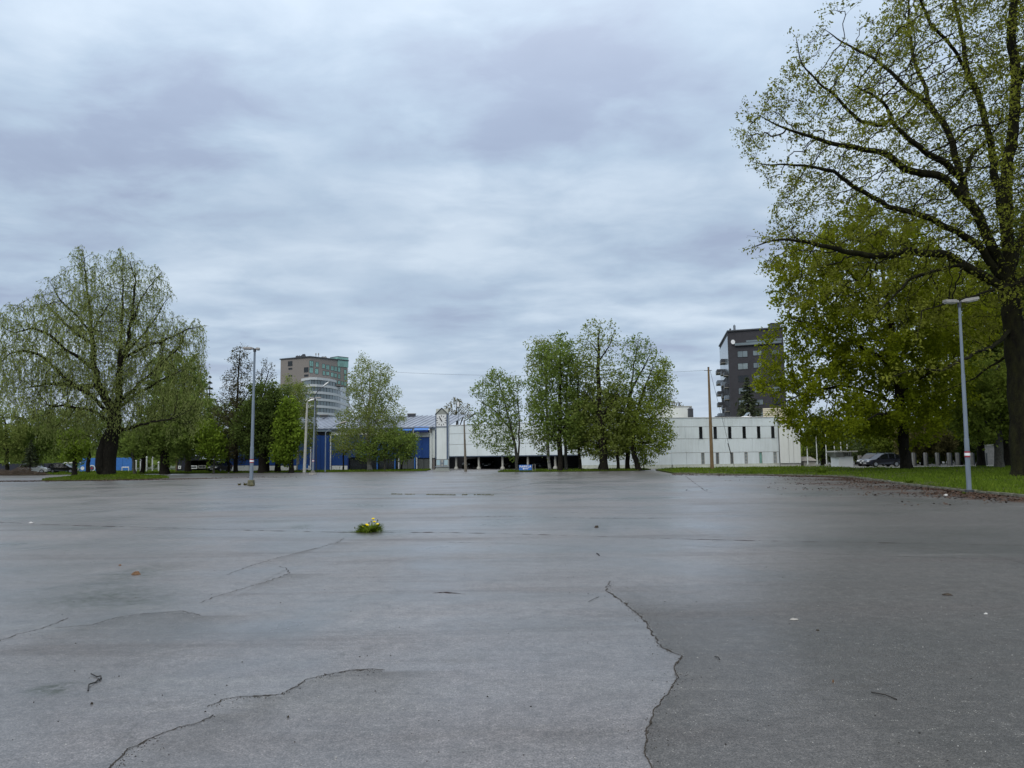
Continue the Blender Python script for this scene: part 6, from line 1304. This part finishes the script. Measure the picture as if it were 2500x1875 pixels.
p = on(155, 130, .08); car('parked_car', 'dark car in front of the navy wall left of the little maple', M_carblack, p, 10)
p = on(537, 121, .08); car('parked_car', 'dark car facing out under the trees left of the bare alder', M_carblack, p, 260)

# ------------------------------------------------------------------ parking sign
FSg = Face(on(1267, 95), on(1298, 95)); zs0, zs1 = .42, FSg.z(1282, 1135)
sg = thing('parking_sign', 'low blue hoarding lettered PARKLA under the birch', 'sign', (FSg.o.x, FSg.o.y, 0.1))
MB().fbox(FSg, 0, FSg.len, zs0 - .18, zs1, -.05, 0).build('board', M_sign, sg)
for u in (.1, FSg.len - .1): MB().fbox(FSg, u - .03, u + .03, .05, zs0 - .19, -.05, 0).build('leg', M_steeldk, sg)
MB().tube([FSg.P(FSg.len + .12, 0, .1), FSg.P(FSg.len + .12, 0, zs1 + .05), FSg.P(FSg.len + .42, 0, zs1 + .05), FSg.P(FSg.len + .42, 0, .1)], .025, 5).build('frame', M_conclt, sg)
fc = bpy.data.curves.new('lettering', 'FONT'); fc.body = 'PARKLA'; fc.align_x = 'CENTER'; fc.align_y = 'CENTER'; fc.size = .34; fc.extrude = .004; fc.space_character = 1.25; fc.offset = .012
fc.materials.append(M_signwh); fo0 = bpy.data.objects.new('letters_curve', fc); lm = bpy.data.meshes.new_from_object(fo0); bpy.data.objects.remove(fo0); lm.materials.clear(); fo = link_mesh('lettering', lm, M_signwh, sg)
q = FSg.P(FSg.len / 2, .012, (zs0 + zs1) / 2 + .02) - wloc(sg); fo.location = q; fo.rotation_euler = (math.pi / 2, 0, math.atan2(FSg.d.y, FSg.d.x))
z_ = zs0 - .05; MB().hexa([FSg.P(u, d, z) for d in (.004, .016) for u, z in ((.62, z_), (1.12, z_), (1.12, z_ + .07), (.62, z_ + .07))]).add([FSg.P(.62, .01, z_ - .08), FSg.P(.42, .01, z_ + .035), FSg.P(.62, .01, z_ + .15), FSg.P(.62, .006, z_ - .08), FSg.P(.42, .006, z_ + .035), FSg.P(.62, .006, z_ + .15)], [(0, 1, 2), (5, 4, 3), (0, 3, 4, 1), (1, 4, 5, 2), (2, 5, 3, 0)]).build('arrow', M_signwh, sg)

# ------------------------------------------------------------------ row of concrete posts, brick pier, low wall
for i_, (px, D, w_) in enumerate(((2104, 103, .9), (2234, 99, .6), (2263, 99.5, .6), (2292, 99, .62), (2321, 98.5, .65), (2341, 101, .65), (2376, 100, .65), (2407, 98, .65))):
    lab = ['grey post nearest the kiosk in the row of tall concrete posts', 'first tall concrete post right of the straight maple trunk', 'second tall concrete post right of the straight maple trunk', 'third tall concrete post right of the maple, gaps of light above', 'tall concrete post just left of the lamp mast\'s painted band',
           'concrete post partly behind the lamp mast', 'concrete post just right of the lamp mast', 'concrete post between the slim trunk and the grey lime'][i_]
    b = on(px, D); t = thing('concrete_post', lab, 'post', tuple(b), group='row of tall concrete posts'); hh = W(px, 1105 if i_ else 1112, D).z
    MB().box(b.x - w_ * .5, b.x - w_ * .12, b.y - .2, b.y + .2, 0, hh).build('pillar', M_conc, t); MB().box(b.x - w_ * .118, b.x + w_ * .62, b.y + .35, b.y + .75, 0, hh * .96).build('rear_leaf', M_steeldk, t)
b = on(2472, 90.5); bpier = thing('brick_pier', 'pale brick pier in the shade near the right edge', 'pier', tuple(b)); rb = random.Random(9)
zt_ = W(2472, 1090, 90).z; bme = None; z_ = .05; row_ = 0
MB().box(b.x - .44, b.x + .44, b.y - .3, b.y + .3, 0, zt_ - .02).build('mortar_core', M_conc, bpier)
while z_ < zt_ - .15:
    xs = [-.48, -.16, .16] if row_ % 2 == 0 else [-.48, -.32, 0, .32]
    ws = [.30, .30, .32] if row_ % 2 == 0 else [.14, .30, .30, .16]
    for x_, w_ in zip(xs, ws): MB().box(b.x + x_, b.x + x_ + w_, b.y - .34 - rb.uniform(0, .015), b.y - .305, z_, z_ + .13).build('brick', M_band, bpier)
    z_ += .15; row_ += 1
MB().box(b.x - .55, b.x + .55, b.y - .42, b.y + .4, zt_, zt_ + .12).build('cap', M_conc, bpier)
b0, b1 = on(2395, 104), on(2480, 104); lw = thing('low_wall', 'dull tan wall glimpsed between the shaded trunks on the right', 'wall', tuple(b0)); MB().box(b0.x, b1.x, 104, 104.4, 0, 2.6).build('wall', M_conc, lw); MB().box(b0.x - .1, b1.x + .1, 103.9, 104.5, 2.6, 2.75).build('coping', M_conclt, lw)
b0, b1 = on(1962, 112), on(1992, 112); gs = thing('grey_shed', 'small pale grey shed behind the first flagpole', 'shed', tuple(b0)); zt_ = W(1975, 1125, 112).z; MB().box(b0.x, b1.x, 112, 115, 0, zt_).build('wall', M_conclt, gs); MB().hexa([(b0.x - .2, 111.8, zt_), (b1.x + .2, 111.8, zt_), (b1.x + .2, 115.2, zt_), (b0.x - .2, 115.2, zt_), (b0.x + .6, 112.5, zt_ + .6), (b1.x - .6, 112.5, zt_ + .6), (b1.x - .6, 114.5, zt_ + .6), (b0.x + .6, 114.5, zt_ + .6)]).build('roof', M_conc, gs)

# ------------------------------------------------------------------ things behind the willow
FW = Face(on(188, 146), on(290, 146)); bw = thing('blue_wall', 'bright blue wall with round pale paintings seen past the willow trunk', 'wall', tuple(FW.o)); zb_ = FW.z(240, 1118)
for k in range(6): MB().fbox(FW, FW.len * k / 6 * 1.3 + .02, FW.len * (k + 1) / 6 * 1.3 - .02, 0.05, zb_, -.3, 0).build('wall_panel', M_blue2 if k < 6 else M_blue, bw)
def disc(F, u, z, r_, d, n=16): return MB().add([F.P(u + r_ * math.cos(a), d, z + r_ * math.sin(a)) for a in np.linspace(0, 2 * np.pi, n + 1)[:-1]] + [F.P(u + r_ * math.cos(a), d - .02, z + r_ * math.sin(a)) for a in np.linspace(0, 2 * np.pi, n + 1)[:-1]], [tuple(range(n)), tuple(range(2 * n - 1, n - 1, -1))] + [(i, (i + 1) % n, n + (i + 1) % n, n + i) for i in range(n)])
zc_ = FW.z(230, 1143)
for px, r_, m in ((204, .35, M_whitep), (218, .45, M_ltblue), (227, .62, M_whitep), (227, .45, M_towertrim), (227, .2, M_red)):
    disc(FW, FW.u(px), zc_, r_, .03 + (.03 if m is M_towertrim else .06 if m is M_red else 0)).build('painted_disc', m, bw)
FN = Face(on(108, 142), on(143, 142)); nw = thing('navy_wall', 'dark navy blank wall between the brush pile and the little maple', 'wall', tuple(FN.o))
for k in range(4): MB().fbox(FN, FN.len * k / 4 + .02, FN.len * (k + 1) / 4 - .02, .05, FN.z(125, 1131), -.3, 0).build('wall_panel', M_timberdk, nw)
MB().fbox(FN, -9, -.05, .05, FN.z(125, 1131), -.3, 0).build('wall_panel', M_timberdk, nw)
FT2 = Face(on(160, 140), on(180, 140)); tb = thing('teal_booth', 'small teal glazed booth left of the little maple trunk', 'booth', tuple(FT2.o)); zz_ = FT2.z(170, 1131); MB().fbox(FT2, 0, FT2.len, .05, zz_, -2, 0).build('body', M_glassteal, tb)
for k in range(4): MB().fbox(FT2, FT2.len * k / 3 - .05, FT2.len * k / 3 + .05, .05, zz_, 0.01, .08).build('post', M_whitep, tb)
MB().fbox(FT2, -.2, FT2.len + .2, zz_ + .01, zz_ + .2, -2.2, .3).build('roof', M_whitep, tb)
for i_, (px, top_, D) in enumerate(((332.5, 1125, 136), (343, 1124, 136), (358, 1117, 134), (372, 1118, 134), (387, 1130, 134))):
    b = on(px, D); t = thing('white_post', ['short white post with a round knob, furthest left of the court posts', 'thin pale post just left of the leaning dark trunk', 'tall pale post just right of the leaning dark trunk', 'tallest white post left of the thick black trunk', 'white post touching the thick black trunk'][i_], 'post', tuple(b), group='white court posts')
    tp2 = W(px, top_, D); MB().tube([b, tp2], .11, 7).build('pole', M_whitep, t); MB().tube([tp2, tp2 + Vector((0, 0, .22))], [.18, .08], 7).build('cap', M_whitep, t)
FG = Face(on(298, 140), on(314, 140)); gl = thing('goal_frame', 'small white goal frame against the blue wall', 'goal', tuple(FG.o)); zg = FG.z(306, 1141)
MB().tube([FG.P(0, 0, .05), FG.P(0, 0, zg)], .09, 6).build('post', M_whitep, gl); MB().tube([FG.P(FG.len, 0, .05), FG.P(FG.len, 0, zg)], .09, 6).build('post', M_whitep, gl); MB().tube([FG.P(-.05, 0, zg), FG.P(FG.len + .05, 0, zg)], .09, 6).build('crossbar', M_whitep, gl)
FDk = Face(on(432, 132), on(520, 132)); dh = thing('dark_cabin', 'dark stained timber cabin with small white framed windows under the maples', 'cabin', tuple(FDk.o)); zh = FDk.z(460, 1112)
ub = FDk.u(461)
nb = 9
for k in range(nb): MB().fbox(FDk, ub * k / nb + .01, ub * (k + 1) / nb - .01, .05, zh, -.1, 0).build('board', M_timberdk, dh)
MB().fbox(FDk, 0, ub, .05, zh, -5, -.12).build('wall', M_timberdk, dh)
MB().fbox(FDk, ub + .1, FDk.len, .05, FDk.z(490, 1148), -5, -2).build('rear_wall', M_timberbr, dh)
MB().fbox(FDk, ub, FDk.len + .3, FDk.z(480, 1124), FDk.z(480, 1122.5), -5, .2).build('roof', M_black, dh)
MB().fbox(FDk, ub + .1, FDk.len, FDk.z(480, 1150), FDk.z(480, 1124), -5, -4).build('back', M_black, dh)
for px in (433, 461): MB().fbox(FDk, FDk.u(px) - .12, FDk.u(px) + .12, .05, zh + .1, .01, .15).build('corner_post', M_timberbr, dh)
win(FDk, dh, 435.5, 442.5, 1137, 1145, M_glassdk, .17, .12, 0, M_whitep); win(FDk, dh, 463, 482, 1136.5, 1144.5, M_glassdk, .15, .12, 0, M_whitep); win(FDk, dh, 485, 503, 1136, 1143.5, M_glassdk, .1, .12, 1, M_conclt)
FBn = Face(on(727, 119), on(751, 119)); bn = thing('blue_bench', 'low blue bench like box at the foot of the concrete lamp post', 'bench', tuple(FBn.o)); MB().fbox(FBn, 0, FBn.len * .55, .35, 1.1, -.3, 0).build('backrest', M_blue2, bn); MB().fbox(FBn, FBn.len * .5, FBn.len, .45, 1.15, -.4, -.1).build('side_box', M_blue2, bn); MB().fbox(FBn, 0, FBn.len, .25, .33, -.5, .2).build('seat', M_bluedk, bn)
for u in (.1, FBn.len - .15): MB().fbox(FBn, u, u + .06, .08, .24, -.4, .1).build('leg', M_steeldk, bn)

# ------------------------------------------------------------------ weeds, litter and small things on the asphalt
ML_weed = leaf_mat('weed_leaf', (0.07, 0.12, 0.012), (0.2, 0.28, 0.035), 0.4, (0.3, 0.34, 0.06))
M_yellow = simple('dandelion_yellow', (0.78, 0.60, 0.01), .9, var=.1, spec=.05); M_stem = simple('pale_stem', (0.16, 0.20, 0.07), .8, var=.2); M_bud = simple('closed_bud', (0.05, 0.07, 0.02), .8)
def blades(r, n, w_, dpt, h_, lean=.6, wid=.09):
    x = r.normal(0, .42, n) * w_; y = r.normal(0, .35, n) * dpt; a = r.uniform(0, 2 * np.pi, n); prof = np.clip(1.05 - np.abs(x / w_ - .25) * 1.25, .12, 1); H = h_ * prof * r.uniform(.35, 1.0, n)
    b = np.stack([x, y, 0 * x], -1); d = np.stack([np.cos(a) * lean, np.sin(a) * lean, np.ones(n)], -1) * H[:, None]; s_ = np.stack([-np.sin(a), np.cos(a), 0 * a], -1) * (H * wid)[:, None]
    m = b + d * .55; t = b + d * np.array([1.25, 1.25, .92]); V = np.stack([b - s_ * .4, b + s_ * .4, m + s_, t, m - s_], 1).reshape(-1, 3); return V, np.arange(n * 5).reshape(-1, 5)
def weed(name, label, cat, px, py, wpx, hpx, n, seed, mat=ML_weed, wid=.1, lean=.6, dpt=None):
    g = G(px, py); r = np.random.default_rng(seed); k = g.y / FPX; t = thing(name, label, cat, tuple(g)); V, F = blades(r, n, wpx / 2 * k, (dpt or wpx / 4) * k, hpx * k, lean, wid); link_mesh('leaves', np_mesh('leaves', V, F), mat, t); return t, k
t, k = weed('dandelion_clump', 'clump of flowering dandelions growing from the seam in the middle of the asphalt', 'dandelions', 893, 1299, 96, 25, 700, 1, wid=.075, lean=1.0)
weed_b = wloc(t)
for (fx, fy, op) in ((911, 1267, 1), (914, 1274, 1), (922, 1271, 0), (922, 1280, 1), (926, 1280, 0), (906, 1274, 0), (901, 1277, 0), (895, 1281, 1), (891, 1282, 0), (930, 1291, 0), (866, 1289, 0), (898, 1283, 1), (888, 1286, 1)):
    top = W(fx, fy, weed_b.y + random.uniform(-.08, .08)); base_ = Vector((top.x * .6 + (weed_b.x + .1) * .4, weed_b.y, .02))
    fl = MB().tube([base_, (base_ + top) / 2 + Vector((.01, 0, .02)), top], .006, 4).build('flower', M_stem, t)
    if op: MB().tube([top - Vector((0, 0, .015)), top + Vector((0, -.004, .012)), top + Vector((0, -.006, .02))], [.016, .042, .026], 9).build('flower_head', M_yellow, fl)
    else: MB().tube([top - Vector((0, 0, .02)), top, top + Vector((0, 0, .03))], [.008, .018, .006], 7).build('bud', M_bud, fl)
weed('weed_tuft', 'dry weed tuft beside the mossy lamp footing, further left', 'weeds', 583, 1185, 12, 8, 60, 2, ML_olive, .12); weed('weed_tuft', 'ragged weed tuft touching the mossy lamp footing', 'weeds', 598, 1185, 16, 9, 80, 3, ML_olive, .12); weed('weed_tuft', 'weeds growing round the mossy lamp block itself', 'weeds', 613, 1187, 20, 6, 70, 4, ML_olive)
weed('bush', 'bushy green tuft at the bend of the kerb', 'bush', 2003, 1160, 32, 22, 420, 5, ML_weed, .1, .5); weed('weed_tuft', 'tall weed at the kerb right of the maple trunk', 'weeds', 2220, 1184, 14, 18, 120, 6, ML_weed); weed('weed_tuft', 'smaller weed at the kerb left of the lamp mast', 'weeds', 2246, 1187, 10, 12, 70, 7, ML_weed)
weed('weed_tuft', 'low weeds at the foot of the kerbside lamp mast', 'weeds', 2352, 1206, 22, 8, 110, 8, ML_weed); weed('weed_tuft', 'green tuft in the grass at the foot of the wooden pole', 'weeds', 1748, 1148, 16, 8, 120, 9, ML_weed)
# thin line of moss and grass along an old joint
r = np.random.default_rng(15); P = world_line([(955, 1206.5), (1000, 1207), (1060, 1208), (1110, 1209), (1150, 1208), (1205, 1209)]); n = 700; s_ = r.uniform(0, 1, n); s_ = s_[np.sin(s_ * 37) + np.sin(s_ * 14 + 1) > -.6]; n = len(s_); tt = np.linspace(0, 1, len(P)); x = np.interp(s_, tt, P[:, 0]); y = np.interp(s_, tt, P[:, 1]) + r.normal(0, .12, n); H = r.uniform(.01, .05, n)
b = np.stack([x, y, 0 * x], -1); sd_ = np.stack([H * .6, 0 * H, 0 * H], -1); V = np.stack([b - sd_, b + sd_, b + np.stack([r.normal(0, .02, n), 0 * H, H], -1)], 1).reshape(-1, 3); tag(link_mesh('joint_moss', np_mesh('joint_moss', V, np.arange(n * 3).reshape(-1, 3)), ML_olive), 'thin line of moss and grass in an old joint of the asphalt', 'moss', kind='stuff')
# leaf litter, pebbles and crumbs
def scatter(name, label, mat, pts, size, seed, flat=.25, kind='stuff'):
    r = np.random.default_rng(seed); n = len(pts); a = r.uniform(0, 2 * np.pi, n); s_ = size * r.uniform(.5, 1.6, n); ax = np.stack([np.cos(a), np.sin(a), r.normal(0, flat, n)], -1) * s_[:, None]; bx = np.stack([-np.sin(a), np.cos(a), r.normal(0, flat, n)], -1) * (s_ * .5)[:, None]
    c = np.concatenate([pts, (0.006 + s_ * .25)[:, None]], -1); V, F = leaf_quads(c, ax, bx); tag(link_mesh(name, np_mesh(name, V, F), mat), label, 'litter', kind=kind)
def pebbles(name, label, mat, pts, size, seed):
    r = np.random.default_rng(seed); n = len(pts); s_ = size * r.uniform(.6, 1.6, n)[:, None]; c = np.concatenate([pts, s_ * .3], -1); o_ = np.array([[1, 0, 0], [0, 1, 0], [-1, 0, 0], [0, -1, 0], [0, 0, .8], [0, 0, -.8]]); V = (c[:, None] + o_[None] * s_[:, None] * r.uniform(.6, 1.2, (n, 6, 1))).reshape(-1, 3)
    T = np.array([[0, 1, 4], [1, 2, 4], [2, 3, 4], [3, 0, 4], [1, 0, 5], [2, 1, 5], [3, 2, 5], [0, 3, 5]]); F = (np.arange(n)[:, None, None] * 6 + T[None]).reshape(-1, 3); tag(link_mesh(name, np_mesh(name, V, F), mat), label, 'grit', kind='stuff')
r = np.random.default_rng(20)
Kx, Ky = np.array([p.x for p in kw]), np.array([p.y for p in kw]); t_ = r.uniform(0, 11.6, 15000); Kx_ = np.interp(t_, np.arange(len(Kx)), Kx); Ky_ = np.interp(t_, np.arange(len(Ky)), Ky); d = r.exponential(1.7, len(t_)) * np.where((Ky_ > 40) & (Ky_ < 62), 2.0, 1); x = Kx_ - d * np.where(Ky_ > 60, .25, .9); y = Ky_ - d * np.where(Ky_ > 60, .9, .35)
keep = (np.sin(x * 1.1 + y * .4) + np.sin(y * .9 + 2) + r.normal(0, .7, len(x)) > -.9 + .2 * d) & (d > .15) & ~in_poly(np.stack([x, y], -1), LAWN_R); pts = np.stack([x, y], -1)[keep]
scatter('leaf_litter', 'red brown catkins and dead leaves swept along the kerb', simple('red_brown_litter', (0.080, 0.050, 0.036), .9, var=.5, nscale=5, spec=.1), pts, .055, 21)
x = mc.x + r.normal(0, 8, 9000); y = mc.y - 5.6 * np.sqrt(np.clip(1 - ((x - mc.x) / 15) ** 2, 0, 1)) + r.normal(-.4, 1.1, 9000); m_ = mound_h(x, y) <= 0; scatter('leaf_litter', 'dead leaves at the front of the willow mound', MATS['red_brown_litter'], np.stack([x, y], -1)[m_], .06, 22)
def fan(r, n, y0, y1): y = np.exp(r.uniform(math.log(y0), math.log(y1), n)); return np.stack([r.uniform(-.8, .8, n) * y, y], -1)
cc = np.concatenate([crumbs(CR_A, 420, -1, 31), crumbs(CR_A, 120, 1, 32), crumbs(CR_B, 170, 1, 33), crumbs(CR_B2, 170, 1, 34)])
pebbles('crack_crumbs', 'crumbled dark asphalt grains along the cracks', simple('asphalt_crumb', (.085, .082, .078), .95, var=.5, nscale=30, spec=.1), cc, .0042, 37)
pebbles('white_grit', 'tiny pale stones scattered over the near asphalt', simple('pale_grit', (.5, .5, .48), .7, var=.3, nscale=20), fan(r, 420, 3.6, 16), .0045, 23)
pebbles('dark_grit', 'tiny dark crumbs scattered over the near asphalt', M_twig, fan(r, 240, 3.6, 20), .006, 24)
def bit(name, label, cat, px, py, pts, rad, mat):
    g = G(px, py); k = g.y / FPX; t = MB()
    for line in pts: t.tube([Vector((a * k, -b_ * k * 0 + (c_ * k), rad * .8 + b_ * k)) for a, b_, c_ in line], rad, 5)
    o = t.build(name, mat); o.location = g; tag(o, label, cat); return o
gk = G(228, 1668).y / FPX
def gline(px): g0 = G(*px[0]); return g0, [G(*p) - g0 for p in px]
g0, L1 = gline([(215, 1688), (217, 1676), (232, 1668), (247, 1661)]); _, L2 = gline([(215, 1688), (247, 1656), (232, 1652), (222, 1650)]); L2 = [G(*p) - g0 for p in ((247, 1660), (246, 1655), (236, 1654), (222, 1650))]
L3 = [G(*p) - g0 for p in ((234, 1668), (240, 1662), (244, 1664))]
m = MB()
for L_ in (L1, L2, L3): m.tube([v + Vector((0, 0, .008 + .01 * (i % 2))) for i, v in enumerate(L_)], .006, 5)
o = m.build('fallen_twig', M_twig); o.location = g0; tag(o, 'black forked twig lying near the lower left of the asphalt', 'twig')
for nm, lab, px, py, a2, b2, rd in (('fallen_twig', 'straight thin twig on the asphalt lower right of the long crack', 2127, 1692, 2190, 1709, .005), ('fallen_twig', 'short dark stick right of the long crack\'s middle', 1745, 1605, 1757, 1611, .005), ('fallen_twig', 'small curled twig in the middle distance right of centre', 1457, 1352, 1463, 1357, .012), ('fallen_twig', 'thin pale twig left of the top of the long crack', 1437, 1470, 1462, 1458, .003)):
    g0 = G(px, py); g1 = G(a2, b2) - g0; o = MB().tube([Vector((0, 0, .008)), g1 * .5 + Vector((.01, 0, .014)), g1 + Vector((0, 0, .006))], rd, 5).build(nm, M_twig); o.location = g0; tag(o, lab, 'twig')
def crumple(name, label, cat, px, py, wpx, hpx, mat, seed):
    g = G(px, py); k = g.y / FPX; r = random.Random(seed); vs = []; fs = []; n = 7
    for j in range(2):
        for i in range(n): a = 2 * math.pi * i / n; rr_2 = (1 - .45 * j) * r.uniform(.7, 1.2); vs.append((math.cos(a) * wpx / 2 * k * rr_2, math.sin(a) * wpx / 3 * k * rr_2, .004 + j * hpx * k * r.uniform(.5, 1)))
    vs.append((0, 0, hpx * k)); fs = [(i, (i + 1) % n, n + (i + 1) % n, n + i) for i in range(n)] + [(n + i, n + (i + 1) % n, 2 * n) for i in range(n)] + [tuple(reversed(range(n)))]
    o = MB().add(vs, fs).build(name, mat); o.location = g; tag(o, label, cat)
crumple('litter_scrap', 'white crumpled scrap in the dead leaves left of the kerbside lamp', 'litter', 2309, 1211, 14, 5, M_litterw, 1)
crumple('dry_leaf', 'curled brown dead leaf on the mossy patch at left', 'leaf', 331, 1403, 22, 8, M_dryleaf, 2)
crumple('dry_leaf', 'smaller brown leaf just behind the curled one at left', 'leaf', 293, 1381, 9, 3, M_dryleaf, 3)
crumple('soil_lump', 'dark double lump on the asphalt right of centre in the middle distance', 'lump', 1457, 1288, 12, 5, M_soil, 4); crumple('litter_scrap', 'flat pale scrap on the right half of the near asphalt', 'litter', 1938, 1513, 24, 3, M_conc, 5)
crumple('soil_lump', 'small black lump right of the flat pale scrap', 'lump', 1996, 1540, 9, 3, M_soil, 6); crumple('litter_scrap', 'dark and pale torn scrap near the right edge', 'litter', 2312, 1453, 32, 4, M_soil, 7); crumple('litter_scrap', 'small white scrap near the right edge below the torn one', 'litter', 2408, 1500, 11, 4, M_litterw, 8)
crumple('litter_scrap', 'small white scrap on the seam at the far left', 'litter', 76, 1277, 12, 3, M_litterw, 9); crumple('soil_lump', 'small black crumb below the forked twig', 'lump', 224, 1720, 8, 5, M_soil, 10); crumple('soil_lump', 'small black crumb left of the near asphalt\'s middle', 'lump', 703, 1753, 7, 5, M_soil, 11)
crumple('dry_leaf', 'dark reddish leaf on the asphalt right of the long crack', 'leaf', 2034, 1667, 6, 7, M_dryleaf, 12)
